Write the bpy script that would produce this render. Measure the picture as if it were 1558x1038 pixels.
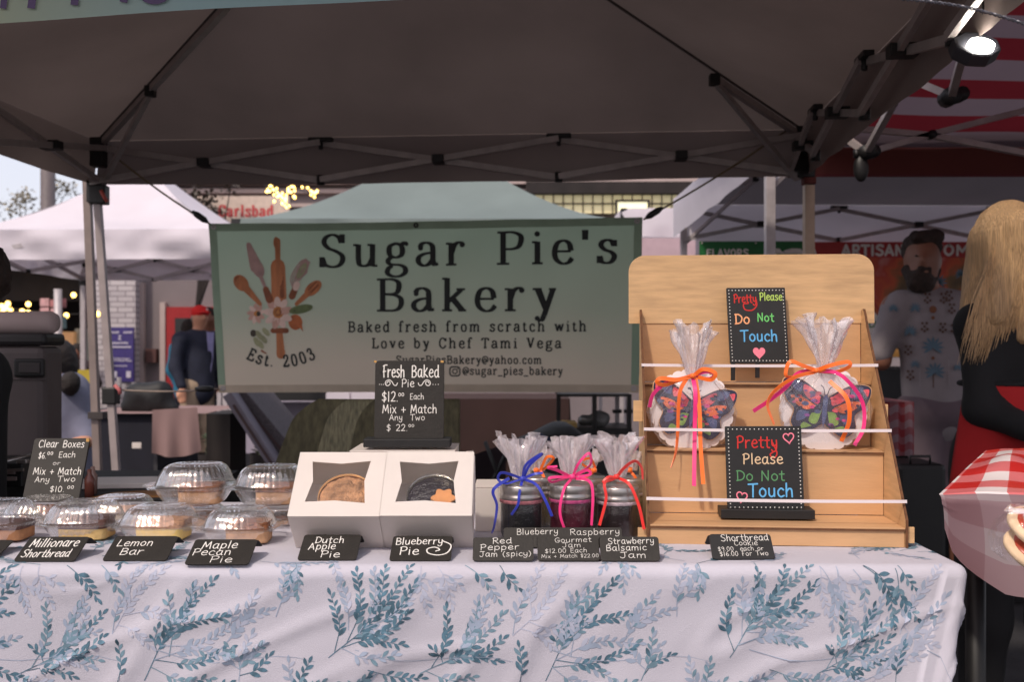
import bpy, math, random
import numpy as np
from mathutils import Vector, Matrix, noise

for _o in list(bpy.data.objects):
    bpy.data.objects.remove(_o)
SC = bpy.context.scene
COL = SC.collection
R = math.radians

# ------------------------------------------------------------------ camera, sky, sun, exposure
cam_d = bpy.data.cameras.new("camera")
cam = bpy.data.objects.new("camera", cam_d)
COL.objects.link(cam)
cam.location = (0, 0, 1.3)
cam.rotation_euler = (R(90), 0, 0)
cam_d.sensor_width = 36
cam_d.lens = 34.66
cam_d.shift_y = 11.0 / 1558
cam_d.clip_start = 0.05
cam_d.clip_end = 2000
cam_d.dof.use_dof = True
cam_d.dof.focus_distance = 1.78
cam_d.dof.aperture_fstop = 6.0
SC.camera = cam

SUN_EL, SUN_AZ = 49.0, 31.0          # elevation; degrees to the left behind the camera
world = bpy.data.worlds.new("World")
SC.world = world
world.use_nodes = True
wn, wl = world.node_tree.nodes, world.node_tree.links
sky = wn.new('ShaderNodeTexSky')
sky.sky_type = 'NISHITA'
sky.sun_disc = False
sky.sun_elevation = R(SUN_EL)
sky.sun_rotation = R(180 + SUN_AZ)
sky.dust_density = 3.0
tint = wn.new('ShaderNodeMix')
tint.data_type = 'RGBA'; tint.blend_type = 'MULTIPLY'
tint.inputs[0].default_value = 1.0
tint.inputs[7].default_value = (1.0, 0.84, 0.82, 1)
wl.new(sky.outputs[0], tint.inputs[6])
pale = wn.new('ShaderNodeMix')             # thin bright overcast over the clear sky
pale.data_type = 'RGBA'; pale.blend_type = 'ADD'
pale.inputs[0].default_value = 1.0
pale.inputs[7].default_value = (8.7, 8.75, 9.6, 1)
wl.new(tint.outputs[2], pale.inputs[6])
wl.new(pale.outputs[2], wn['Background'].inputs[0])
wn['Background'].inputs[1].default_value = 0.15
sun_d = bpy.data.lights.new("sun", 'SUN')
sun_d.energy = 5.0
sun_d.angle = R(3.5)
sun_d.color = (1.0, 0.89, 0.76)
sun = bpy.data.objects.new("sun", sun_d)
COL.objects.link(sun)
_dir = Vector((math.sin(R(SUN_AZ)) * math.cos(R(SUN_EL)), math.cos(R(SUN_AZ)) * math.cos(R(SUN_EL)), -math.sin(R(SUN_EL))))
sun.rotation_euler = _dir.to_track_quat('-Z', 'Y').to_euler()
SC.view_settings.view_transform = 'Standard'
SC.view_settings.look = 'None'
SC.view_settings.exposure = -1.02
SC.view_settings.gamma = 1.0
SC.view_settings.use_curve_mapping = False
SC.render.engine = 'CYCLES'
SC.cycles.max_bounces = 8
SC.cycles.transparent_max_bounces = 24
SC.cycles.use_denoising = True

# ------------------------------------------------------------------ helpers
F = 1500.0
def P(px, py, y):
    """point seen at photograph pixel (px, py) at distance y"""
    return Vector(((px - 779) * y / F, y, 1.3 + (530 - py) * y / F))

def V(*a):
    return Vector(a)

def lin(c):
    out = []
    for v in c[:3]:
        v = v / 255.0
        out.append(v / 12.92 if v <= 0.04045 else ((v + 0.055) / 1.055) ** 2.4)
    return tuple(out) + (1.0,)

MATS = {}
def mat(name, rgb=(128, 128, 128), rough=0.6, metal=0.0, var=0.12, scale=12.0, bump=0.0, bscale=60.0, emit=0.0,
        stretch=None, trans=0.0, spec=0.5, linear=False, coat=0.0, sheen=0.0, detail=4.0):
    if name in MATS:
        return MATS[name]
    m = bpy.data.materials.new(name)
    m.use_nodes = True
    n, l = m.node_tree.nodes, m.node_tree.links
    b = n['Principled BSDF']
    c = (tuple(rgb) + (1,)) if linear else lin(rgb)
    tc = n.new('ShaderNodeTexCoord')
    mp = n.new('ShaderNodeMapping')
    l.new(tc.outputs['Object'], mp.inputs[0])
    if stretch:
        mp.inputs['Scale'].default_value = stretch
    nz = n.new('ShaderNodeTexNoise')
    nz.inputs['Scale'].default_value = scale
    nz.inputs['Detail'].default_value = detail
    l.new(mp.outputs[0], nz.inputs[0])
    mx = n.new('ShaderNodeMix'); mx.data_type = 'RGBA'
    mx.inputs[6].default_value = tuple(max(0, v * (1 - var)) for v in c[:3]) + (1,)
    mx.inputs[7].default_value = tuple(min(1, v * (1 + var)) for v in c[:3]) + (1,)
    rmp = n.new('ShaderNodeMapRange')
    rmp.inputs[1].default_value = 0.3; rmp.inputs[2].default_value = 0.7
    l.new(nz.outputs[0], rmp.inputs[0])
    l.new(rmp.outputs[0], mx.inputs[0])
    l.new(mx.outputs[2], b.inputs['Base Color'])
    b.inputs['Roughness'].default_value = rough
    b.inputs['Metallic'].default_value = metal
    b.inputs['Specular IOR Level'].default_value = spec
    b.inputs['Coat Weight'].default_value = coat
    if sheen:
        b.inputs['Sheen Weight'].default_value = sheen
    if bump:
        nb = n.new('ShaderNodeTexNoise')
        nb.inputs['Scale'].default_value = bscale
        nb.inputs['Detail'].default_value = 6
        l.new(mp.outputs[0], nb.inputs[0])
        bp = n.new('ShaderNodeBump')
        bp.inputs['Strength'].default_value = bump
        bp.inputs['Distance'].default_value = 0.01
        l.new(nb.outputs[0], bp.inputs['Height'])
        l.new(bp.outputs[0], b.inputs['Normal'])
    if emit:
        b.inputs['Emission Color'].default_value = c
        b.inputs['Emission Strength'].default_value = emit
    if trans:
        t = n.new('ShaderNodeBsdfTranslucent')
        l.new(mx.outputs[2], t.inputs[0])
        ms = n.new('ShaderNodeMixShader')
        ms.inputs[0].default_value = trans
        l.new(b.outputs[0], ms.inputs[1]); l.new(t.outputs[0], ms.inputs[2])
        l.new(ms.outputs[0], n['Material Output'].inputs[0])
    MATS[name] = m
    return m

def film(name, rgb=(255, 255, 255), gloss=0.12, milk=0.05, rough=0.08, bump=0.6, bscale=60.0, stretch=None, graze=0.55):
    """thin clear plastic: mostly see-through, glossy at grazing angles, a little milky"""
    if name in MATS:
        return MATS[name]
    m = bpy.data.materials.new(name); m.use_nodes = True
    n, l = m.node_tree.nodes, m.node_tree.links
    n.remove(n['Principled BSDF'])
    tc = n.new('ShaderNodeTexCoord'); mp = n.new('ShaderNodeMapping')
    l.new(tc.outputs['Object'], mp.inputs[0])
    if stretch: mp.inputs['Scale'].default_value = stretch
    nb = n.new('ShaderNodeTexNoise'); nb.inputs['Scale'].default_value = bscale; nb.inputs['Detail'].default_value = 3
    l.new(mp.outputs[0], nb.inputs[0])
    bp = n.new('ShaderNodeBump'); bp.inputs['Strength'].default_value = bump; bp.inputs['Distance'].default_value = 0.004
    l.new(nb.outputs[0], bp.inputs['Height'])
    lw = n.new('ShaderNodeLayerWeight'); lw.inputs[0].default_value = 0.35
    l.new(bp.outputs[0], lw.inputs['Normal'])
    mr = n.new('ShaderNodeMapRange')
    mr.inputs[3].default_value = gloss; mr.inputs[4].default_value = graze
    l.new(lw.outputs['Facing'], mr.inputs[0])
    tr = n.new('ShaderNodeBsdfTransparent'); tr.inputs[0].default_value = (0.97, 0.97, 0.97, 1)
    gl = n.new('ShaderNodeBsdfGlossy'); gl.inputs['Roughness'].default_value = rough
    gl.inputs[0].default_value = (1, 1, 1, 1)
    l.new(bp.outputs[0], gl.inputs['Normal'])
    df = n.new('ShaderNodeBsdfDiffuse'); df.inputs[0].default_value = lin(rgb)
    m1 = n.new('ShaderNodeMixShader'); l.new(mr.outputs[0], m1.inputs[0])
    l.new(tr.outputs[0], m1.inputs[1]); l.new(gl.outputs[0], m1.inputs[2])
    m2 = n.new('ShaderNodeMixShader'); m2.inputs[0].default_value = milk
    l.new(m1.outputs[0], m2.inputs[1]); l.new(df.outputs[0], m2.inputs[2])
    l.new(m2.outputs[0], n['Material Output'].inputs[0])
    MATS[name] = m
    return m

WORLD = {}                                   # world position of every object made here
def tag(o, label=None, cat=None, group=None, kind=None):
    if label: o['label'] = label
    if cat: o['category'] = cat
    if group: o['group'] = group
    if kind: o['kind'] = kind
    return o

def thing(name, label, cat, loc, group=None):
    o = bpy.data.objects.new(name, None)
    o.empty_display_size = 0.05
    COL.objects.link(o)
    o.location = loc
    WORLD[o] = Vector(loc)
    return tag(o, label, cat, group)

class MB:
    def __init__(s):
        s.v = []; s.f = []; s.m = []; s.sm = []
    def add(s, vs, fs, mi=0, smooth=False):
        k = len(s.v)
        s.v += [tuple(p) for p in vs]
        s.f += [tuple(i + k for i in f) for f in fs]
        s.m += [mi] * len(fs); s.sm += [smooth] * len(fs)
        return s
    def box(s, c, size, rot=None, mi=0):
        hx, hy, hz = size[0] / 2, size[1] / 2, size[2] / 2
        M = rot if rot is not None else Matrix.Identity(3)
        c = Vector(c)
        vs = [c + M @ Vector((sx * hx, sy * hy, sz * hz)) for sx in (-1, 1) for sy in (-1, 1) for sz in (-1, 1)]
        fs = [(0, 1, 3, 2), (4, 6, 7, 5), (0, 4, 5, 1), (2, 3, 7, 6), (0, 2, 6, 4), (1, 5, 7, 3)]
        return s.add(vs, fs, mi)
    def tube(s, pts, r, n=8, mi=0, smooth=True, caps=True, flat=None):
        """round bar through pts; r number or list; flat=(a,b) gives an elliptical/rectangular-ish section"""
        pts = [Vector(p) for p in pts]
        rs = r if isinstance(r, (list, tuple)) else [r] * len(pts)
        up = None; vs = []
        for i, p in enumerate(pts):
            d = (pts[min(i + 1, len(pts) - 1)] - pts[max(i - 1, 0)]).normalized()
            if up is None:
                up = Vector((0, 0, 1)) if abs(d.z) < 0.9 else Vector((0, 1, 0))
            side = d.cross(up)
            if side.length < 1e-6: side = Vector((1, 0, 0))
            side.normalize(); up2 = side.cross(d).normalized(); up = up2
            for k in range(n):
                a = 2 * math.pi * (k + 0.5) / n
                ca, sa = math.cos(a), math.sin(a)
                if flat: ca *= flat[0]; sa *= flat[1]
                vs.append(p + (side * ca + up2 * sa) * rs[i])
        fs = []
        for i in range(len(pts) - 1):
            for k in range(n):
                a, b = i * n + k, i * n + (k + 1) % n
                fs.append((a, b, b + n, a + n))
        if caps:
            fs.append(tuple(range(n - 1, -1, -1)))
            fs.append(tuple((len(pts) - 1) * n + k for k in range(n)))
        return s.add(vs, fs, mi, smooth and n > 5)
    def lathe(s, c, prof, n=24, mi=0, smooth=True, shape=None):
        """prof: list of (r, z); shape(theta, i) multiplies radius"""
        c = Vector(c); vs = []; fs = []
        for i, (r, z) in enumerate(prof):
            for k in range(n):
                a = 2 * math.pi * k / n
                q = shape(a, i) if shape else 1.0
                vs.append(c + Vector((r * q * math.cos(a), r * q * math.sin(a), z)))
        for i in range(len(prof) - 1):
            for k in range(n):
                a, b = i * n + k, i * n + (k + 1) % n
                fs.append((a, b, b + n, a + n))
        return s.add(vs, fs, mi, smooth)
    def grid(s, fn, nu, nv, mi=0, smooth=True):
        vs = [fn(i / nu, j / nv) for j in range(nv + 1) for i in range(nu + 1)]
        fs = []; ms = []
        for j in range(nv):
            for i in range(nu):
                a = j * (nu + 1) + i
                fs.append((a, a + 1, a + nu + 2, a + nu + 1))
        k = len(s.v)
        s.v += [tuple(p) for p in vs]
        s.f += [tuple(i + k for i in f) for f in fs]
        if callable(mi):
            s.m += [mi(i, j) for j in range(nv) for i in range(nu)]
        else:
            s.m += [mi] * len(fs)
        s.sm += [smooth] * len(fs)
        return s
    def prism(s, outline, o, ax, ay, depth, mi=0, smooth=False):
        """2D outline in plane (o, ax, ay) extruded by vector depth"""
        o, ax, ay, depth = Vector(o), Vector(ax), Vector(ay), Vector(depth)
        n = len(outline)
        a = [o + ax * x + ay * y for x, y in outline]
        b = [p + depth for p in a]
        fs = [tuple(range(n)), tuple(range(2 * n - 1, n - 1, -1))]
        s.add(a + b, fs, mi, smooth)
        k = len(s.v) - 2 * n
        for i in range(n):
            j = (i + 1) % n
            s.f.append((k + i, k + n + i, k + n + j, k + j)); s.m.append(mi); s.sm.append(smooth)
        return s
    def build(s, name, mats, parent=None, bevel=0.0, recalc=True):
        me = bpy.data.meshes.new(name)
        loc = WORLD.get(parent, Vector((0, 0, 0))) if parent is not None else None
        if loc is None:
            xs = np.array(s.v)
            loc = Vector(((xs[:, 0].min() + xs[:, 0].max()) / 2, (xs[:, 1].min() + xs[:, 1].max()) / 2, xs[:, 2].min()))
        me.from_pydata([(v[0] - loc.x, v[1] - loc.y, v[2] - loc.z) for v in s.v], [], s.f)
        for m in (mats if isinstance(mats, (list, tuple)) else [mats]):
            me.materials.append(m)
        me.polygons.foreach_set('material_index', s.m)
        me.polygons.foreach_set('use_smooth', s.sm)
        me.update()
        if recalc:
            import bmesh
            bm = bmesh.new(); bm.from_mesh(me)
            bmesh.ops.recalc_face_normals(bm, faces=bm.faces)
            bm.to_mesh(me); bm.free()
        o = bpy.data.objects.new(name, me)
        COL.objects.link(o)
        if parent is not None:
            o.parent = parent
            WORLD[o] = loc
        else:
            o.location = loc
            WORLD[o] = loc
        if bevel:
            md = o.modifiers.new('bevel', 'BEVEL')
            md.width = bevel; md.segments = 2; md.limit_method = 'ANGLE'; md.angle_limit = R(40)
        return o

def copy_tree(o, loc, label=None):
    """a copy of a thing with copies of its parts and sub-parts"""
    r = o.copy(); COL.objects.link(r); r.location = loc
    WORLD[r] = Vector(loc)
    if label: r['label'] = label
    for ch in list(o.children):
        c = ch.copy(); COL.objects.link(c); c.parent = r
        for g in list(ch.children):
            d = g.copy(); COL.objects.link(d); d.parent = c
    return r

def rotz(a):
    return Matrix.Rotation(a, 3, 'Z')
def rotx(a):
    return Matrix.Rotation(a, 3, 'X')

def smooth_pts(pts, k=6):
    pts = [np.array(p, float) for p in pts]
    if len(pts) < 3: return pts
    out = []
    for i in range(len(pts) - 1):
        p0 = pts[i - 1] if i > 0 else 2 * pts[0] - pts[1]
        p1, p2 = pts[i], pts[i + 1]
        p3 = pts[i + 2] if i + 2 < len(pts) else 2 * pts[-1] - pts[-2]
        for j in range(k):
            t = j / k
            out.append(0.5 * ((2 * p1) + (-p0 + p2) * t + (2 * p0 - 5 * p1 + 4 * p2 - p3) * t * t + (-p0 + 3 * p1 - 3 * p2 + p3) * t ** 3))
    out.append(pts[-1])
    return out

def round_rect(w, h, r, n=4, x0=0, y0=0):
    out = []
    for cx, cy, a0 in ((w - r, h - r, 0), (r, h - r, 90), (r, r, 180), (w - r, r, 270)):
        for i in range(n + 1):
            a = R(a0 + 90 * i / n)
            out.append((x0 + cx + r * math.cos(a), y0 + cy + r * math.sin(a)))
    return out

# ------------------------------------------------------------------ smooth solid bodies from blended capsules (surface nets)
def solid(prims, h=0.015, k=0.03, pad=0.05):
    """prims: ('c', a, b, ra, rb[, squash]) tapered capsules, ('e', centre, radii) ellipsoids -> verts, faces"""
    lo = np.array([1e9] * 3); hi = -lo
    for p in prims:
        if p[0] == 'c':
            for q, r in ((p[1], p[3]), (p[2], p[4])):
                lo = np.minimum(lo, np.array(q) - r * 1.6); hi = np.maximum(hi, np.array(q) + r * 1.6)
        else:
            lo = np.minimum(lo, np.array(p[1]) - np.array(p[2])); hi = np.maximum(hi, np.array(p[1]) + np.array(p[2]))
    lo = lo - pad; hi = hi + pad
    n = np.ceil((hi - lo) / h).astype(int) + 1
    X, Y, Z = np.meshgrid(*[lo[i] + h * np.arange(n[i]) for i in range(3)], indexing='ij')
    D = None
    for p in prims:
        if p[0] == 'c':
            a, b = np.array(p[1], float), np.array(p[2], float)
            ab = b - a; L = float(ab @ ab) + 1e-12
            sq = p[5] if len(p) > 5 else (1, 1, 1)
            t = np.clip(((X - a[0]) * ab[0] + (Y - a[1]) * ab[1] + (Z - a[2]) * ab[2]) / L, 0, 1)
            d = np.sqrt(((X - a[0] - t * ab[0]) / sq[0]) ** 2 + ((Y - a[1] - t * ab[1]) / sq[1]) ** 2 + ((Z - a[2] - t * ab[2]) / sq[2]) ** 2) - (p[3] + t * (p[4] - p[3]))
        else:
            c, r = p[1], p[2]
            q = np.sqrt(((X - c[0]) / r[0]) ** 2 + ((Y - c[1]) / r[1]) ** 2 + ((Z - c[2]) / r[2]) ** 2)
            d = (q - 1) * min(r)
        if D is None: D = d
        else:
            hh = np.clip(0.5 + 0.5 * (D - d) / k, 0, 1)
            D = D * (1 - hh) + d * hh - k * hh * (1 - hh)
    ins = D < 0
    nx, ny, nz = n
    c = ins[:-1, :-1, :-1].astype(int)
    tot = np.zeros_like(c)
    for i in (0, 1):
        for j in (0, 1):
            for m in (0, 1):
                tot += ins[i:nx - 1 + i, j:ny - 1 + j, m:nz - 1 + m]
    act = (tot > 0) & (tot < 8)
    idx = -np.ones(act.shape, int)
    idx[act] = np.arange(act.sum())
    I, J, K = np.nonzero(act)
    acc = np.zeros((len(I), 3)); cnt = np.zeros(len(I))
    offs = [(0, 0, 0), (1, 0, 0), (0, 1, 0), (1, 1, 0), (0, 0, 1), (1, 0, 1), (0, 1, 1), (1, 1, 1)]
    for u in range(8):
        for w in range(u + 1, 8):
            if sum(abs(offs[u][q] - offs[w][q]) for q in range(3)) != 1: continue
            da = D[I + offs[u][0], J + offs[u][1], K + offs[u][2]]
            db = D[I + offs[w][0], J + offs[w][1], K + offs[w][2]]
            s = (da < 0) != (db < 0)
            t = np.where(s, da / (da - db + 1e-12), 0)
            for q in range(3):
                acc[:, q] += np.where(s, offs[u][q] + t * (offs[w][q] - offs[u][q]), 0)
            cnt += s
    pos = lo + h * (np.stack([I, J, K], 1) + acc / cnt[:, None])
    faces = []
    for ax in range(3):
        sl0 = [slice(1, m - 1) for m in n]; sl1 = list(sl0)
        sl0[ax] = slice(0, n[ax] - 1); sl1[ax] = slice(1, n[ax])
        A, B = ins[tuple(sl0)], ins[tuple(sl1)]
        ch = np.nonzero(A != B)
        base = [ch[q] + (0 if q == ax else 1) for q in range(3)]
        o1, o2 = [q for q in range(3) if q != ax]
        def cell(d1, d2):
            b = [x.copy() for x in base]; b[o1] = b[o1] - d1; b[o2] = b[o2] - d2
            return idx[b[0], b[1], b[2]]
        q4 = np.stack([cell(1, 1), cell(0, 1), cell(0, 0), cell(1, 0)], 1)
        faces.append(q4[(q4 >= 0).all(1)])
    faces = np.concatenate(faces)
    return pos, faces.tolist()

def solid_obj(name, prims, m, parent, h=0.015, k=0.03, wob=0.0, wscale=20):
    v, f = solid(prims, h, k)
    if wob:
        v = [Vector(p) + noise.noise_vector(Vector(p) * wscale) * wob for p in v]
    b = MB(); b.add(v, f, 0, True)
    return b.build(name, m, parent)
# ------------------------------------------------------------------ lettering: stroke skeletons on a grid (x-height 5, capitals 7.3)
HAND = {
'A':(5.4,"L.2,0 2.6,7.2 5,0|L1.1,2.6 4.1,2.6"),'B':(4.8,"L.6,0 .6,7.2|S.6,7 2.6,7.2 4,6.2 3.6,4.6 1.2,3.8|S1.2,3.8 3.8,3.4 4.6,1.9 3.4,.2 .6,.1"),
'C':(4.8,"S4.6,6 3.4,7.2 1.4,6.4 .5,4 .9,1.4 2.4,0 4.6,.9"),'D':(5,"L.8,0 .8,7.2|S.2,7 2.6,7 4.6,5.4 4.8,3 3.4,.8 .2,.1"),
'E':(4.2,"L4,7.1 .6,7.2 .6,0 4.1,.1|L.6,3.7 3.4,3.8"),'F':(4.2,"S.2,6.9 2.4,7.6 4.4,7.6|S1.4,7.3 1,3.4 1.2,0|L.3,3.6 3,3.9"),
'G':(5.2,"S4.8,6.2 3.4,7.2 1.4,6.4 .5,3.8 1.4,.8 3.2,.1 4.6,1.4 4.6,3.2|L2.8,3.3 5.2,3.3"),
'J':(5,"L.6,7 5,7.2|S3.4,7 3.5,2 2.6,.2 1.2,.2 .4,1.4"),'L':(4.2,"S1,7.2 .6,3 .5,.1 2.2,.3 4.2,.2"),
'M':(6.4,"L.4,0 1.2,7 3.2,1.8 5.2,7.2 6,0"),'N':(5.2,"L.6,0 .8,7 4.4,.4 4.6,7.3"),
'P':(4.6,"L.8,7 .6,0|S.2,6.6 2.2,7.4 4.2,6.4 4,4.2 2.2,3.4 .8,3.5"),'R':(4.8,"L.8,7 .7,0|S.2,6.6 2.4,7.4 4.2,6.2 3.6,4.2 .9,3.7|L1.8,3.6 4.8,0"),
'S':(4.8,"S4.6,6.4 3.2,7.3 1.2,6.8 .8,5.2 2.4,3.9 4.2,2.8 4.2,.9 2.4,-.1 .3,.8"),'T':(5,"L0,7.1 5.2,7.4|L2.6,7.2 2.4,0"),
'V':(5,"L.2,7.2 2.5,0 4.8,7.2"),'W':(7,"L.2,7.2 1.8,0 3.5,5 5.2,0 6.8,7.2"),'O':(5,"S2.6,7.2 .7,5.8 .5,2.4 2.2,.1 4.2,1.6 4.6,5 3,7.1 2.4,7.2"),
'I':(1.8,"L.9,0 .9,7.2"),'a':(4.6,"S3.8,4.4 2.2,5 .7,3.6 .7,1.2 2,.1 3.4,1.4 3.8,3.6|S3.9,4.9 3.8,2 4,.5 4.7,.1"),
'b':(4.4,"L.8,7.6 .7,.4|S.8,3.4 2.2,4.8 3.9,3.6 3.8,1.2 2.4,0 .8,.9"),'c':(3.9,"S3.7,4 2.4,4.9 .8,3.6 .7,1.4 2,.1 3.9,.7"),
'd':(4.6,"S3.7,4.2 2.2,4.8 .7,3.4 .7,1.2 2,.1 3.6,1.4|S3.9,7.5 3.9,3 4,.4 4.6,.1"),'e':(4.2,"S.9,2.6 3.8,3 3.4,4.6 2,4.9 .7,3.2 .8,1.2 2.2,.1 4.2,.8"),
'f':(3.2,"S3.4,7 2.4,7.6 1.4,6.4 1.4,3 1.3,0|L.2,4.3 3,4.4"),'g':(4.4,"S3.7,4.2 2.2,4.9 .7,3.4 .9,1.6 2.2,.9 3.6,2.2|S3.8,4.8 3.9,0 3,-2 1.2,-2.2 .4,-1.2"),
'h':(4.4,"L.8,7.6 .7,0|S.8,3 2,4.6 3.4,4.4 3.7,2.6 3.8,0"),'i':(1.8,"L.9,4.6 .9,0|L.9,6.4 .95,6.6"),
'j':(2,"S1.4,4.8 1.4,-1 .4,-2.2|L1.4,6.4 1.45,6.6"),'k':(4.4,"L.8,7.6 .7,0|L3.6,5.6 .9,2.4 4.2,0"),'l':(1.8,"L.9,7.6 .9,0"),
'm':(6.6,"L.7,4.8 .7,0|S.7,3 1.8,4.7 3,4.2 3.3,2.4 3.3,0|S3.3,3 4.5,4.7 5.8,4.2 6,2.4 6,0"),'n':(4.4,"L.7,4.8 .7,0|S.7,3 2,4.7 3.3,4.4 3.7,2.6 3.8,0"),
'o':(4.4,"S2.3,4.9 .8,3.8 .6,1.6 2.1,.1 3.7,1.2 3.8,3.6 2.3,4.9 1.9,4.8"),'p':(4.4,"L.8,4.8 .7,-2.4|S.8,3.4 2.2,4.8 3.9,3.6 3.8,1.2 2.4,.1 .8,.9"),
'r':(3.6,"L.7,4.8 .7,0|S.7,2.8 1.8,4.4 3.4,4.6"),'s':(3.8,"S3.5,4.4 2.2,5 .9,4.2 1.4,2.9 3,2.2 3.3,.9 2,0 .4,.5"),
't':(3.4,"S1.7,6.8 1.6,2 1.9,.4 3.2,.2|L.2,4.6 3.2,4.7"),'u':(4.4,"S.7,4.8 .7,1.4 1.8,.1 3.2,.8 3.7,2.4|L3.8,4.8 3.8,.3"),
'v':(4,"L.4,4.8 2,0 3.6,4.8"),'w':(5.8,"L.4,4.8 1.6,.1 2.9,3.6 4.2,.1 5.4,4.8"),'x':(4,"L.4,4.8 3.6,0|L3.6,4.8 .4,0"),
'y':(4.4,"S.7,4.8 .8,2 2,1 3.4,1.8|S3.8,4.8 3.7,0 2.8,-2 1.2,-2.2 .4,-1.2"),'z':(4,"L.5,4.7 3.6,4.7 .4,.1 3.8,.1"),
'0':(4.4,"S2.3,7.2 .8,5.6 .7,2 2.1,.1 3.7,1.6 3.8,5.4 2.3,7.2 1.9,7.1"),'1':(2,"L1,7.2 1,0"),'2':(4.2,"S.5,6 2,7.2 3.6,6.2 3.2,3.8 .5,.2|L.5,.2 4,.3"),
'3':(4,"S.6,6.4 2,7.2 3.4,6 2.8,4.2 1.6,3.8|S1.6,3.8 3.6,3 3.6,1 2,-.1 .4,.8"),'6':(4,"S3.4,6.9 1.6,5.6 .7,2.6 1.4,.3 3.2,.4 3.8,2 2.6,3.4 .9,2.4"),
'9':(4,"S3.6,5.8 2.2,7.2 .7,5.8 1.2,4 2.8,4 3.6,5.6 3.4,2.4 2.6,0"),'$':(4.2,"S3.7,5.8 2.2,6.5 .7,5.6 1,4.2 3,3.2 3.6,1.8 2.2,.5 .4,1.2|L2.2,7.6 2,-.6"),
'+':(4.6,"L2.3,5 2.3,.8|L.4,2.9 4.3,2.9"),'.':(1.6,"L.7,.1 .8,.3"),"'":(1.6,"L.8,7.6 .7,5.8"),'(':(2.6,"S2.2,7.2 .7,4.6 .8,1.4 2.2,-1"),')':(2.6,"S.4,7.2 1.9,4.6 1.8,1.4 .4,-1"),
'@':(7,"S4.8,3.8 3.4,4.6 2.2,3.2 2.6,1.6 4,1.6 4.9,3.8 4.9,1.8 6.2,2 6.6,4.2 5.4,6.2 3,6.6 .9,5 .7,2 2.4,0 5,-.3"),
'_':(5,"L0,-1.4 5,-1.4"),'&':(5,"S4.8,1.8 3,.1 1,.6 1.2,2.6 3,4.6 3,6.6 1.6,6.6 1.4,5 4.8,0"),' ':(3.2,""),
}
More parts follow.
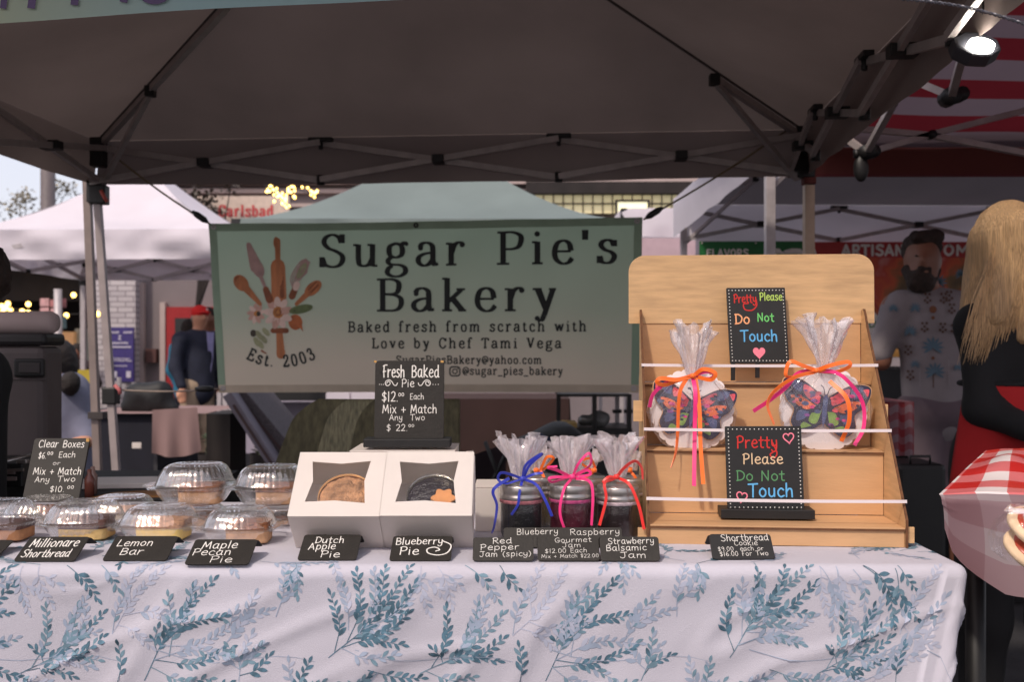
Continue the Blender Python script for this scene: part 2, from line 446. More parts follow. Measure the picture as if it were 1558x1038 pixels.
# broad-pen serif letters: H = serif bar x,y,width; B = ball x,y,r
SERIF = dict(HAND)
SERIF.update({
'S':(6.4,"S5.2,5.4 4.6,6.6 3.1,7.2 1.6,6.6 1.2,5.4 2.2,4.2 3.9,3.5 5.3,2.6 5.5,1.4 4.7,.3 3.1,-.05 1.5,.5 .8,2|L5.4,7.3 5.4,5.3|L.75,2.2 .75,-.1"),
'u':(6.2,"L1.5,5 1.5,1.6|S1.5,2 1.8,.5 2.9,.1 4,.5 4.7,1.7|L4.8,5 4.8,0|H.9,4.85,1.2|H4.2,4.85,1.2|H5.4,.12,1.2"),
'g':(5.8,"S2.8,5.1 1.5,4.5 1.2,3.4 1.6,2.3 2.8,1.9 4,2.4 4.3,3.5 3.9,4.6 2.8,5.1|S1.8,2.1 1,1.2 1.6,.4 3.6,.2 4.8,-.4 4.9,-1.5 3.7,-2.3 2,-2.3 .9,-1.6 1.1,-.6 2,.1|S4,4.6 4.7,5.2 5.3,5.1|B5.2,4.9,.42"),
'a':(5.6,"S1.2,4 1.8,4.9 3,5.1 4,4.5 4.2,3.4|L4.2,3.6 4.2,1|S4.2,1.2 4.5,.2 5.4,.4|S4.2,2.9 2.2,2.6 1,1.8 1,.7 2,0 3.2,.3 4.2,1.4|B1.4,3.9,.5"),
'r':(4.9,"L1.5,5 1.5,0|S1.6,2.8 2.2,4.4 3.2,5.1 4.2,4.9|B4,4.6,.55|H.9,4.85,1.2|H1.5,.12,2.4"),
'P':(6.4,"L1.6,7.2 1.6,0|S1.6,7.1 3.8,7.1 5.4,6.4 5.6,5.2 5,3.9 3.6,3.4 1.6,3.4|H1.3,7.1,2|H1.6,.12,2.8"),
'i':(3.2,"L1.6,5 1.6,0|B1.55,6.7,.55|H1,4.85,1.2|H1.6,.12,2.4"),
'e':(5.4,"L1.2,2.7 4.6,2.7|S4.6,2.8 4.2,4.4 3,5.1 1.6,4.5 1,2.7 1.3,1 2.6,0 4,.2 4.9,1.2"),
"'":(2.2,"L1,7.4 1.05,5.2|L1.2,7.4 1.1,5.2"),
's':(4.9,"S4,3.9 3.5,4.8 2.5,5.1 1.5,4.7 1.2,3.9 2,3 3.4,2.4 4.1,1.5 3.6,.4 2.6,0 1.4,.3 .9,1.5|L4.1,5.1 4.1,3.7|L.85,1.6 .85,0"),
'B':(6.4,"L1.6,7.2 1.6,0|S1.6,7.1 3.8,7.1 5.1,6.4 5.1,4.8 4.2,3.9 1.6,3.8|S1.6,3.8 4.2,3.6 5.6,2.8 5.6,1.2 4.4,.2 1.6,.1|H1.2,7.1,1.8|H1.2,.12,1.8"),
'k':(5.8,"L1.4,7.4 1.4,0|L4.6,4.8 1.5,1.9|L2.4,2.8 4.6,.1|L2.7,2.9 4.9,.1|H.9,7.25,1.2|H1.4,.12,2.2|H4.4,4.85,1.9|H4.7,.12,1.8"),
'y':(5.6,"L1.2,4.9 3,.4|L1.5,4.9 3.2,.2|L4.6,4.8 2.7,-1|S2.7,-1 2.1,-2.1 1.2,-1.9|B1.2,-1.7,.5|H1.2,4.85,2|H4.5,4.85,1.6"),
'd':(6,"S4.4,4 3,5.1 1.6,4.5 1,2.5 1.6,.6 2.9,0 4.3,1|L4.5,7.4 4.5,0|H4,7.25,1.2|H5,.12,1.2"),
'f':(4.1,"L1.6,5.8 1.6,0|S1.6,5.6 2,7 3,7.5 3.8,7.2|B3.7,6.9,.5|H1.6,4.85,2.4|H1.7,.12,2.4"),
'h':(6.4,"L1.4,7.4 1.4,0|S1.4,3 2.4,4.8 3.8,5 4.7,4 4.7,2.6|L4.7,3 4.7,0|H.9,7.25,1.2|H1.4,.12,2.2|H4.8,.12,2.2"),
'm':(9.2,"L1.4,5 1.4,0|S1.4,3 2.2,4.7 3.4,5 4.2,4 4.2,2.6|L4.2,3 4.2,0|S4.3,3 5.2,4.7 6.4,5 7.3,4 7.3,2.6|L7.3,3 7.3,0|H.9,4.85,1.2|H1.4,.12,2.1|H4.3,.12,2|H7.4,.12,2.1"),
'n':(6.4,"L1.4,5 1.4,0|S1.4,3 2.4,4.8 3.8,5 4.7,4 4.7,2.6|L4.7,3 4.7,0|H.9,4.85,1.2|H1.4,.12,2.2|H4.8,.12,2.2"),
'c':(5.2,"S4.4,3.9 3.8,4.9 2.8,5.1 1.5,4.4 1,2.5 1.5,.7 2.8,0 4,.3 4.7,1.3|B4.2,3.8,.5"),
'o':(5.6,"S2.8,5.1 1.4,4.4 1,2.5 1.5,.6 2.8,0 4.2,.6 4.6,2.5 4.1,4.4 2.8,5.1"),
't':(4,"L1.7,6.4 1.7,1.2|S1.7,1.4 2,.2 3,.1 3.7,1|H1.9,4.85,2.6"),
'w':(8,"L1.2,4.9 2.6,.1|L1.5,4.9 2.8,.1|L2.7,.1 4.1,4.8|L4.2,4.9 5.5,.1|L4.4,4.9 5.7,.1|L5.6,.1 7,4.8|H1.2,4.85,1.8|H7,4.85,1.6"),
'v':(5.6,"L1.2,4.9 2.8,.1|L1.5,4.9 3,.1|L2.9,.1 4.6,4.8|H1.2,4.85,2|H4.5,4.85,1.6"),
'L':(5.8,"L1.6,7.2 1.6,0|L1.6,.12 5.2,.12|L5.2,0 5.3,2|H1.6,7.1,2.6|H1.3,.12,1.9"),
'C':(6.6,"S5.6,5.2 4.8,6.7 3.4,7.3 1.8,6.5 1,3.6 1.7,.9 3.4,-.1 4.9,.5 5.8,2|L5.8,7.3 5.8,5"),
'T':(6.4,"L3.2,7.2 3.2,0|L.7,7.1 5.7,7.1|L.7,7.2 .6,5.4|L5.7,7.2 5.8,5.4|H3.2,.12,2.6"),
'V':(6.6,"L1.2,7.1 3.2,.1|L1.5,7.1 3.4,.1|L3.3,.1 5.4,7|H1.2,7.1,2.2|H5.4,7.1,1.8"),
'E':(6.2,"L1.6,7.2 1.6,0|L1.4,7.1 5.2,7.1|L1.6,3.7 4,3.7|L1.4,.12 5.4,.12|L5.2,7.2 5.3,5.5|L5.4,0 5.6,2|L4,4.6 4,2.8|H1.2,7.1,1.6|H1.2,.12,1.6"),
'b':(6,"L1.4,7.4 1.4,.1|S1.4,1 2.8,0 4.2,.6 4.9,2.5 4.3,4.5 3,5.1 1.5,4|H.9,7.25,1.2"),
'p':(6,"L1.4,5 1.4,-2.3|S1.4,1 2.8,0 4.2,.6 4.9,2.5 4.3,4.5 3,5.1 1.5,4|H.9,4.85,1.2|H1.5,-2.2,2.4"),
'l':(3.2,"L1.6,7.4 1.6,0|H1,7.25,1.2|H1.6,.12,2.4"),
'2':(5.4,"S1.2,5.6 1.8,6.9 3,7.2 4.3,6.5 4.2,4.9 2.6,2.6 .9,.3|L.9,.25 4.6,.25|L.9,.4 4.6,.4|L4.6,.2 4.9,1.6|B1.4,5.5,.5"),
'0':(5.6,"S2.8,7.2 1.5,6.3 1,3.6 1.5,.9 2.8,0 4.1,.9 4.6,3.6 4.1,6.3 2.8,7.2"),
'3':(5.2,"S1.3,6 2.6,7.2 4,6.6 4,4.8 2.4,3.9|S2.4,3.9 4.3,3.2 4.5,1.3 3.2,0 1.6,.2 1,1.2|B1.4,5.8,.5|B1.2,1.4,.5"),
'9':(5.4,"S4.4,5 3.8,6.8 2.6,7.2 1.3,6.2 1.1,4.6 2,3.2 3.6,3.4 4.4,5 4.4,3 3.4,.6 1.6,0"),
'.':(2.4,"B1,.45,.5"),'_':(5,"L0,-1.2 5,-1.2"),' ':(4.2,""),
})

def text_strokes(txt, font, gap=0.9):
    """returns list of (kind, points/values) in glyph units and the total width"""
    x = 0; out = []
    for ch in txt:
        w, spec = font.get(ch, font[' '])
        for part in spec.split('|') if spec else []:
            kd, body = part[0], part[1:]
            if kd in 'HB':
                a = [float(q) for q in body.split(',')]
                out.append((kd, [(a[0] + x, a[1])], a[2]))
            else:
                pts = [tuple(float(q) for q in p.split(',')) for p in body.split()]
                pts = [(p[0] + x, p[1]) for p in pts]
                if kd == 'S': pts = [tuple(p) for p in smooth_pts(pts, 5)]
                out.append(('L', pts, 0 if kd == 'S' else 9))
        x += w + gap
    return out, max(x - gap, 0.1)

class Lettering:
    """collects strokes as ribbons on a surface; place(x, y, lift) maps flat coordinates to 3D"""
    def __init__(s, place):
        s.mb = MB(); s.place = place; s.k = 0
    def ribbon(s, pts, hw, mi=0, caps=True):
        s.k += 1
        lift = 0.0004 + 0.000012 * (s.k % 60)
        n = len(pts)
        if n < 2: return
        L = []; Rr = []
        for i in range(n):
            a, b = pts[max(i - 1, 0)], pts[min(i + 1, n - 1)]
            dx, dy = b[0] - a[0], b[1] - a[1]
            d = math.hypot(dx, dy) or 1e-9
            w = hw(dx / d, dy / d, i / (n - 1)) if callable(hw) else hw
            nx, ny = -dy / d * w, dx / d * w
            L.append((pts[i][0] + nx, pts[i][1] + ny)); Rr.append((pts[i][0] - nx, pts[i][1] - ny))
        vs = [s.place(x, y, lift) for x, y in L + Rr]
        fs = [(i, i + 1, n + i + 1, n + i) for i in range(n - 1)]
        s.mb.add(vs, fs, mi)
        if caps and not callable(hw):
            for c in (pts[0], pts[-1]): s.disc(c[0], c[1], hw, mi, 8, lift + 0.000006)
    def disc(s, x, y, r, mi=0, n=10, lift=None, ry=None):
        s.k += 1
        lift = lift if lift is not None else 0.0004 + 0.000012 * (s.k % 60)
        ry = ry or r
        s.mb.add([s.place(x + r * math.cos(2 * math.pi * i / n), y + ry * math.sin(2 * math.pi * i / n), lift) for i in range(n)], [tuple(range(n))], mi)
    def poly(s, pts, mi=0, lift=None):
        s.k += 1
        lift = lift if lift is not None else 0.0004 + 0.000012 * (s.k % 60)
        s.mb.add([s.place(x, y, lift) for x, y in pts], [tuple(range(len(pts)))], mi)
    def text(s, txt, x0, x1, y, cap, weight=0.36, font=HAND, mi=0, serif=False, jitter=0.0, gap=0.9, warp=None, slope=0.0, thin=0.13):
        st, W = text_strokes(txt, font, gap)
        sx, sy = (x1 - x0) / W, cap / 7.3
        rnd = random.Random(txt)
        for kd, pts, val in st:
            jx, jy = rnd.uniform(-jitter, jitter), rnd.uniform(-jitter, jitter)
            def tr(p):
                q = (x0 + (p[0] + jx) * sx, y + (p[1] + jy) * sy + (p[0] * sx) * slope)
                return warp(*q) if warp else q
            if kd == 'L' and len(pts) > 2 and val == 9:
                for q in range(len(pts) - 1):
                    if serif: s.ribbon([tr(pts[q]), tr(pts[q + 1])], lambda dx, dy, t: abs(sy) * (thin + (weight - thin) * abs(dy) ** 1.3), mi)
                    else: s.ribbon([tr(pts[q]), tr(pts[q + 1])], abs(sy) * weight, mi)
            elif kd == 'H':
                cx, cy = pts[0]
                s.ribbon([tr((cx - val / 2, cy)), tr((cx + val / 2, cy))], abs(sy) * thin, mi, caps=False)
            elif kd == 'B':
                q = tr(pts[0]); s.disc(q[0], q[1], abs(sy) * val * 1.15, mi, 10)
            else:
                if serif:
                    hw = lambda dx, dy, t: abs(sy) * (thin + (weight - thin) * abs(dy) ** 1.3)
                    s.ribbon([tr(p) for p in pts], hw, mi)
                else:
                    s.ribbon([tr(p) for p in pts], abs(sy) * weight, mi)
    def done(s, name, mats, parent):
        return s.mb.build(name, mats, parent, recalc=False)

def plane_map(o, ax, ay):
    """flat map: (x, y) in metres on a plane with origin o and unit axes ax, ay"""
    o, ax, ay = Vector(o), Vector(ax).normalized(), Vector(ay).normalized()
    nrm = ax.cross(ay).normalized()
    return lambda x, y, lift: o + ax * x + ay * y + nrm * lift
# ------------------------------------------------------------------ materials
M_asphalt = mat('asphalt', (46, 44, 47), 0.95, var=0.3, scale=8, bump=0.5, bscale=120)
M_canopy = mat('canopy_taupe_fabric', (132, 117, 112), 0.8, var=0.16, scale=1.6, bump=0.9, bscale=3.2, trans=0.12)
M_canopy2 = mat('canopy_grey_fabric', (118, 112, 118), 0.8, var=0.06, scale=3, bump=0.25, bscale=5, trans=0.12)
M_white_fab = mat('white_canopy_fabric', (226, 218, 226), 0.75, var=0.05, scale=2, bump=0.35, bscale=3, trans=0.25)
M_teal_fab = mat('teal_grey_canopy_fabric', (112, 124, 122), 0.75, var=0.10, scale=1.5, bump=0.5, bscale=3, trans=0.1)
M_steel = mat('grey_painted_steel', (172, 162, 160), 0.45, metal=0.3, var=0.12, scale=18)
M_steel_l = mat('pale_painted_steel', (176, 168, 170), 0.45, metal=0.2, var=0.12, scale=18)
M_cream_leg = mat('cream_painted_steel', (176, 152, 132), 0.5, var=0.1, scale=18)
M_black_pl = mat('black_plastic', (22, 21, 22), 0.5, var=0.2, scale=20)
M_cord = mat('olive_bungee_cord', (118, 102, 74), 0.8, var=0.25, scale=200)
M_red_fab = mat('red_stripe_fabric', (124, 38, 48), 0.8, var=0.08, scale=3, bump=0.2, bscale=6, trans=0.2)
M_pale_fab = mat('pale_stripe_fabric', (136, 120, 130), 0.8, var=0.05, scale=3, bump=0.2, bscale=6, trans=0.2)
M_red_val = mat('red_valance_fabric', (108, 54, 48), 0.8, var=0.1, scale=3, trans=0.3)
M_blackprint = mat('black_print', (30, 34, 34), 0.7, var=0.15)

# ------------------------------------------------------------------ ground
g = MB(); g.grid(lambda u, v: V(-150 + 300 * u, -30 + 330 * v, 0), 6, 6)
tag(g.build('ground', M_asphalt), kind='structure')

# ------------------------------------------------------------------ canopy tents
def canopy(name, label, corners, ze, zp, vh, m_roof, m_val, nodes=(3, 3, 3, 3), sides=(1, 1, 1, 1), power=1.0, bar=0.012,
           m_bar=None, leg=0.02, m_leg=None, legs=(1, 1, 1, 1), truss=(1, 1, 1, 1), roof=True, ridge=True, peak=None, wav=0.01, group=None, short=(), brk=True):
    """corners: front-left, front-right, back-right, back-left; side i runs from corner i to i+1"""
    m_bar = m_bar or M_steel; m_leg = m_leg or M_steel
    C4 = [Vector((c[0], c[1], 0)) for c in corners]
    ctr = sum(C4, Vector()) / 4
    if peak: ctr = Vector((peak[0], peak[1], 0))
    t = thing(name, label, 'canopy tent', (ctr.x, ctr.y, 0), group)
    for i in range(4):
        a, b = C4[i], C4[(i + 1) % 4]
        if wav == 0.014:
            mb = MB(); mb.tube([V(*(a.lerp(ctr, d).to_2d()), ze + (zp - ze) * d ** power - .004) for d in [k / 10 for k in range(11)]], .007, 6, flat=(1, .4)); mb.build('ridge_seam', mat('dark_seam_tape', (84, 76, 75), .8), t)
        if roof:
            def f(u, d, a=a, b=b, i=i):
                e = a.lerp(b, u)
                q = e.lerp(ctr, d)
                z = ze + (zp - ze) * d ** power - 0.035 * math.sin(math.pi * u) * math.sin(math.pi * min(1, d * 1.2)) * (1 if zp > ze else 0)
                z += wav * noise.noise(Vector((q.x * 1.7, q.y * 1.7, i))) * min(1, d * 8) * (1 - d) * (4 * u * (1 - u)) ** .5
                return V(q.x, q.y, z)
            mb = MB(); mb.grid(f, 24, 14)
            mb.build('roof_panel', m_roof, t, recalc=False)
        if sides[i]:
            n = (a - b).cross(Vector((0, 0, 1))).normalized()
            if n.dot(ctr - a) > 0: n = -n
            def g2(u, v, a=a, b=b, n=n, i=i):
                e = a.lerp(b, u)
                w = wav * (1.2 * noise.noise(Vector((u * 6, v * 1.5, i * 7.3))) + 0.8 * noise.noise(Vector((u * 17, v * 2, i * 3.1)))) * (0.3 + v)
                sg = -0.02 * math.sin(math.pi * u) * v
                return V(e.x, e.y, ze + .001 - vh * v + sg * 0.5) + n * ((0.006 + w) * min(1, v * 6) + .0005)
            mb = MB(); mb.grid(g2, 40, 6)
            mb.build('valance', m_val, t, recalc=False)
        if legs[i]:
            inn = (ctr - a).normalized() * 0.03
            p = a + inn
            mb = MB(); mb.box((p.x, p.y, (ze - 0.02) / 2), (leg * 2, leg * 2, ze - 0.02))
            lg = mb.build('leg', m_leg, t, bevel=0.003)
            for bz, bh in ((ze - .06, .12), (ze - vh - .02, .10)) if brk else ():
                mb = MB(); mb.box((p.x, p.y, bz), (leg * 2.8, leg * 2.8, bh)); mb.build('bracket', M_black_pl, lg, bevel=0.004)
        if truss[i]:
            ns = nodes[i] if isinstance(nodes[i], (list, tuple)) else [k / nodes[i] for k in range(nodes[i] + 1)]
            inw = (ctr - (a + b) / 2).normalized() * 0.05
            zu, zl = ze - 0.035, ze - vh + 0.0
            for k in range(len(ns) - 1):
                p0, p1 = a.lerp(b, ns[k]) + inw, a.lerp(b, ns[k + 1]) + inw
                o1 = inw.normalized() * bar
                for (za, zb, s) in ((zu, zl, 1), (zl, zu, -1)):
                    mb = MB(); mb.tube([V(p0.x, p0.y, za) + o1 * s, V(p1.x, p1.y, zb) + o1 * s], bar * 1.3, 4, flat=(0.8, 1.15))
                    mb.build('truss_bar', m_bar, t)
                pm = (p0 + p1) / 2
                mb = MB(); mb.box((pm.x, pm.y, (zu + zl) / 2), (bar * 4.2, (bar * 6.5 if bar < .015 else .05), bar * 3.0), rotz(math.atan2((b - a).y, (b - a).x)))
                mb.build('joint', M_black_pl, t, bevel=0.003)
                if k:
                    mb = MB(); mb.box((p0.x, p0.y, zu + 0.012), (bar * 9, bar * 3, bar * 1.6), rotz(math.atan2((b - a).y, (b - a).x)))
                    mb.tube([V(p0.x, p0.y, zu + .01), V(p0.x, p0.y, zu - .03)], bar * .9, 6)
                    mb.build('joint', M_black_pl, t, bevel=0.003)
                    mb = MB(); mb.tube([V(p0.x, p0.y, zl + .02), V(p0.x, p0.y, zl - .022)], bar * 1.5, 8)
                    mb.build('joint', M_black_pl, t)
        if ridge:
            # rafter under the ridge and its brace down to the slider
            q = a.lerp(ctr, 0.02); mid = a.lerp(ctr, 0.27); top = a.lerp(ctr, 0.62)
            full = i not in short
            rz = lambda d: ze + (zp - ze) * d ** power - 0.035
            mb = MB(); mb.tube([V(q.x, q.y, rz(.02)), V(mid.x, mid.y, rz(.27))] + ([V(top.x, top.y, rz(.62))] if full else []), bar * 1.4, 4)
            mb.build('rafter', m_bar, t)
            mb = MB(); mb.tube([V(q.x, q.y, ze - vh - 0.02), V(mid.x, mid.y, rz(.27) - 0.01)], bar * 1.2, 4)
            mb.build('brace', m_bar, t)
            mb = MB(); mb.box((mid.x, mid.y, rz(.27) - .005), (.04, .04, .045)); mb.build('joint', M_black_pl, t, bevel=.004)
            mb = MB(); mb.box((top.x, top.y, rz(.62) - .005), (.05, .05, .045)); mb.build('joint', M_black_pl, t, bevel=.004)
    return t

CFL, CFR, CBR, CBL = (-2.10, 1.66), (1.03, 1.42), (1.255, 4.25), (-1.89, 4.49)
main_tent = canopy('canopy_tent', 'large taupe canopy overhead with scissor truss, roofing the bakery stall', (CFL, CFR, CBR, CBL),
    2.245, 2.83, 0.20, M_canopy, M_canopy, nodes=([0, .25, .5, .75, 1], [0, .33, .6, .84, 1], [0, 1/3, 2/3, 1], [0, 1/3, 2/3, 1]),
    sides=(0, 1, 1, 1), m_bar=M_steel, leg=0.021, power=1.0, truss=(0, 1, 1, 1), wav=0.014, legs=(1, 1, 0, 0), short=(2,))
mb = MB(); a, b = P(132, 262, 4.46), P(150, 745, 4.44); mb.tube([a, a + (b - a) * 1.9], .022, 4, smooth=False); lg = mb.build('leg', mat('taupe_steel_leg', (134, 120, 116), .5), main_tent)
mb = MB(); mb.box(P(150, 232, 4.45), (.06, .06, .13)); mb.build('bracket', M_black_pl, lg, bevel=.004)
mb = MB(); mb.box(P(146, 292, 4.45), (.065, .06, .10)); mb.build('bracket', M_black_pl, lg, bevel=.004)
mb = MB(); mb.box(P(149, 632, 4.44), (.066, .06, .03)); mb.build('collar', mat('dark_collar', (60, 54, 54)), lg)
# back-right leg: cream post with a red collar
mb = MB(); mb.box((1.273, 4.23, 1.0), (.042, .042, 2.0)); lg = mb.build('leg', M_cream_leg, main_tent, bevel=.003)
mb = MB(); mb.box((1.273, 4.23, 2.035), (.052, .052, .065)); mb.build('collar', M_red_val, lg, bevel=.004)
mb = MB(); mb.box((1.255, 4.235, 2.14), (.075, .07, .22)); mb.box((1.235, 4.23, 2.07), (.12, .06, .035)); mb.build('bracket', M_black_pl, lg, bevel=.005)

# neighbour's striped canopy on the right
t = thing('canopy_tent', 'red and white striped canopy at the upper right with lit lamp under it', 'canopy tent', (2.9, 3.0, 0))
sx0, sx1, sy0, sy1, sze, szp = 1.40, 4.45, 1.5, 4.62, 2.245, 2.9
def striped(face):
    def f(u, v):
        # v runs from the back eave to the peak line
        yb = sy1 + (3.05 - sy1) * v if face == 'b' else sy0 + (3.05 - sy0) * v
        xa = sx0 - .04; xb = sx1
        z = sze + (szp - sze) * v - 0.04 * math.sin(math.pi * u) * math.sin(math.pi * v) + .006 * noise.noise(V(u * 8, v * 5, 0))
        return V(xa + (xb - xa) * u, yb, z)
    return f
mb = MB(); mb.grid(striped('b'), 24, 13, mi=lambda i, j: j % 2); mb.build('roof_panel', [M_pale_fab, M_red_fab], t, recalc=False)
mb = MB(); mb.grid(striped('f'), 24, 13, mi=lambda i, j: j % 2); mb.build('roof_panel', [M_pale_fab, M_red_fab], t, recalc=False)
for s in ():
    def side(u, v, s=s):
        x0 = sx0 if s == 0 else sx1
        y = (sy0 + (sy1 - sy0) * u); y = y + (3.05 - y) * v
        return V(x0 + (2.92 - x0) * v, y, sze + (szp - sze) * v)
    mb = MB(); mb.grid(side, 26, 13, mi=lambda i, j: (i // 2) % 2); mb.build('roof_panel', [M_pale_fab, M_red_fab], t, recalc=False)
for gx in (sx0 - .04, sx1):  # end sheets added to keep sky light off the striped roof's underside
    mb = MB(); mb.add([V(gx, sy0, sze), V(gx, sy1, sze), V(gx, 3.05, szp)], [(0, 1, 2)]); mb.build('gable_sky_block', M_pale_fab, t, recalc=False)
mb = MB(); mb.grid(lambda u, v: V(sx0 - .12 + (sx1 - sx0) * u, sy1 + .01 + .012 * noise.noise(V(u * 9, v, 2)), sze - .0 - .13 * v), 30, 4, mi=lambda i, j: 0)
mb.build('valance', M_red_val, t, recalc=False)
mb = MB(); mb.box(((sx0 + sx1) / 2 - .12, sy1, sze - .135), (sx1 - sx0, .012, .012)); mb.build('hem', mat('dark_red_hem', (96, 20, 24)), t)
def bars(t, lst, y, r=.013, m=None):
    for a, b in lst:
        mb = MB(); mb.tube([P(a[0], a[1], a[2] if len(a) > 2 else y), P(b[0], b[1], b[2] if len(b) > 2 else y)], r * 1.3, 4); mb.build('truss_bar', m or M_steel, t)
bars(t, [((1225, 188), (1417, 206)), ((1417, 206), (1575, 236)), ((1320, 232), (1417, 204)), ((1417, 204), (1590, 160)), ((1375, 128, 3.4), (1318, 232, 3.9)),
         ((1285, 208, 4.0), (1318, 232, 3.9)), ((1380, 118, 3.4), (1445, 145, 3.3)), ((1447, 148, 3.3), (1468, 70, 3.0))], 4.1)
for px, py, y, s in ((1417, 205, 4.1, .03), (1317, 232, 3.9, .05), (1328, 231, 3.9, .04), (1445, 147, 3.3, .05), (1460, 144, 3.3, .04)):
    mb = MB(); c = P(px, py, y); mb.tube([c + V(0, -s * .6, 0), c + V(0, s * .6, 0)], s * .62, 10); mb.build('joint', M_black_pl, t)
for (lx, ly) in ((sx1, sy0), (sx1, sy1)):
    mb = MB(); mb.box((lx, ly, sze / 2), (.04, .04, sze)); mb.build('leg', M_steel, t)

# canopies behind
tent3 = canopy('canopy_tent', 'grey-lined white canopy over the produce stall behind the right side', ((1.17, 4.55), (4.6, 4.45), (4.6, 7.15), (1.2, 7.05)),
    2.33, 2.95, 0.26, M_canopy2, M_white_fab, nodes=(3, 3, 3, 3), m_bar=M_steel_l, m_leg=M_steel_l, leg=.022, sides=(0, 1, 1, 0), truss=(0, 1, 1, 0), bar=.013, wav=.02, brk=False)
mb = MB()
mb.grid(lambda u, v: P(1037, 303, 7.05).lerp(P(1094, 258, 5.5), u).lerp(P(1037, 362, 7.05).lerp(P(1180, 254, 4.5), u), v) + V(-.06, 0, .01 * noise.noise(V(u * 9, v * 5, 1))), 16, 8)
mb.build('side_flap', M_white_fab, tent3, recalc=False)
white_tent = canopy('canopy_tent', 'bright white canopy tent with peaked top at the far left', ((-5.45, 9.5), (-2.72, 9.4), (-2.6, 12.3), (-5.4, 12.4)),
    2.44, 3.36, 0.28, M_white_fab, M_white_fab, nodes=(2, 2, 3, 2), power=1.45, m_bar=M_steel_l, m_leg=M_steel_l, leg=.03, bar=.02, wav=.05)
teal_tent = canopy('canopy_tent', 'faded teal grey canopy rising behind the bakery banner', ((-2.15, 7.6), (.86, 7.6), (.9, 10.6), (-2.2, 10.6)),
    2.30, 3.25, 0.24, M_teal_fab, M_teal_fab, nodes=(3, 3, 3, 3), power=1.5, m_bar=M_steel_l, m_leg=M_steel_l, leg=.025, truss=(0, 0, 0, 0), ridge=False, wav=.03)
tent5 = canopy('canopy_tent', 'small white canopy end showing between the banner and the grey-lined tent', ((1.0, 9.0), (3.4, 9.0), (3.4, 11.4), (1.0, 11.4)),
    2.58, 2.62, 0.26, M_white_fab, M_white_fab, truss=(0, 0, 0, 0), ridge=False, m_leg=M_steel_l, leg=.02, wav=.02)

# ------------------------------------------------------------------ bakery banner
bt = thing('vinyl_banner', "sage vinyl banner reading Sugar Pie's Bakery, strung across the back of the stall", 'banner', (-.4, 4.3, 1.1))
BC = [P(317, 340, 4.40), P(978, 330, 4.20), P(332, 598, 4.42), P(972, 598, 4.22)]     # TL TR BL BR
def bsurf(u, v, lift=0.0):
    p = BC[0].lerp(BC[1], u).lerp(BC[2].lerp(BC[3], u), v)
    w = .010 * math.sin(u * 7 + v * 2) + .008 * noise.noise(V(u * 5, v * 3, 4)) + .004 * math.sin((u * 3 + v) * 11) * (1 - v)
    p = p + V(0, w, 0)
    p.z += -.006 * math.sin(math.pi * u) * (1 - v) + .004 * math.sin(math.pi * u) * v
    p.y -= lift
    return p
def bpx(x, y, lift=0.0):
    """banner design coordinates: photograph pixels, y down as negative"""
    py = -y
    v = (py - 335.0) / (598.0 - 335.0)
    xl = 317 + 15 * v; xr = 978 - 6 * v
    u = (x - xl) / (xr - xl)
    v = (py - (340 - 10 * u)) / (598 - (340 - 10 * u))
    return bsurf(u, v, lift * 4 + .0022)
M_ban = bpy.data.materials.new('banner_vinyl'); M_ban.use_nodes = True
n, l = M_ban.node_tree.nodes, M_ban.node_tree.links
tc = n.new('ShaderNodeTexCoord'); sp = n.new('ShaderNodeSeparateXYZ'); l.new(tc.outputs['Object'], sp.inputs[0])
mr = n.new('ShaderNodeMapRange'); mr.inputs[1].default_value = 0.08; mr.inputs[2].default_value = 0.72
l.new(sp.outputs[2], mr.inputs[0])
nz = n.new('ShaderNodeTexNoise'); nz.inputs['Scale'].default_value = 2.0; l.new(tc.outputs['Object'], nz.inputs[0])
ma = n.new('ShaderNodeMath'); ma.operation = 'MULTIPLY_ADD'; ma.inputs[1].default_value = .25; ma.inputs[2].default_value = -.12
l.new(nz.outputs[0], ma.inputs[0]); ad = n.new('ShaderNodeMath'); l.new(mr.outputs[0], ad.inputs[0]); l.new(ma.outputs[0], ad.inputs[1])
cr = n.new('ShaderNodeValToRGB')
cr.color_ramp.elements[0].color = lin((222, 206, 184)); cr.color_ramp.elements[0].position = 0.05
cr.color_ramp.elements[1].color = lin((172, 192, 166)); cr.color_ramp.elements[1].position = 0.95
e = cr.color_ramp.elements.new(.45); e.color = lin((186, 194, 170))
l.new(ad.outputs[0], cr.inputs[0]); l.new(cr.outputs[0], n['Principled BSDF'].inputs['Base Color'])
n['Principled BSDF'].inputs['Roughness'].default_value = .5
tb_ = n.new('ShaderNodeBsdfTranslucent'); l.new(cr.outputs[0], tb_.inputs[0]); mb_ = n.new('ShaderNodeMixShader'); mb_.inputs[0].default_value = .5
l.new(n['Principled BSDF'].outputs[0], mb_.inputs[1]); l.new(tb_.outputs[0], mb_.inputs[2]); l.new(mb_.outputs[0], n['Material Output'].inputs[0])
M_ban2 = mat('banner_hem', (140, 164, 140), .5, var=.08)
M_ban3 = mat('banner_hem_low', (188, 172, 152), .5, var=.08)
mb = MB(); mb.grid(bsurf, 60, 26); mb.build('banner_sheet', M_ban, bt, recalc=False)
def strip(u0, u1, v0, v1, m, nu=40, nv=2, lift=.002):
    mb = MB(); mb.grid(lambda u, v: bsurf(u0 + (u1 - u0) * u, v0 + (v1 - v0) * v, lift), nu, nv); return mb.build('hem', m, bt, recalc=False)
strip(0, 1, 0, .045, M_ban2); strip(0, 1, .955, 1, M_ban3); strip(0, .018, .046, .954, M_ban2, 2, 20); strip(.982, 1, .046, .954, M_ban2, 2, 20)
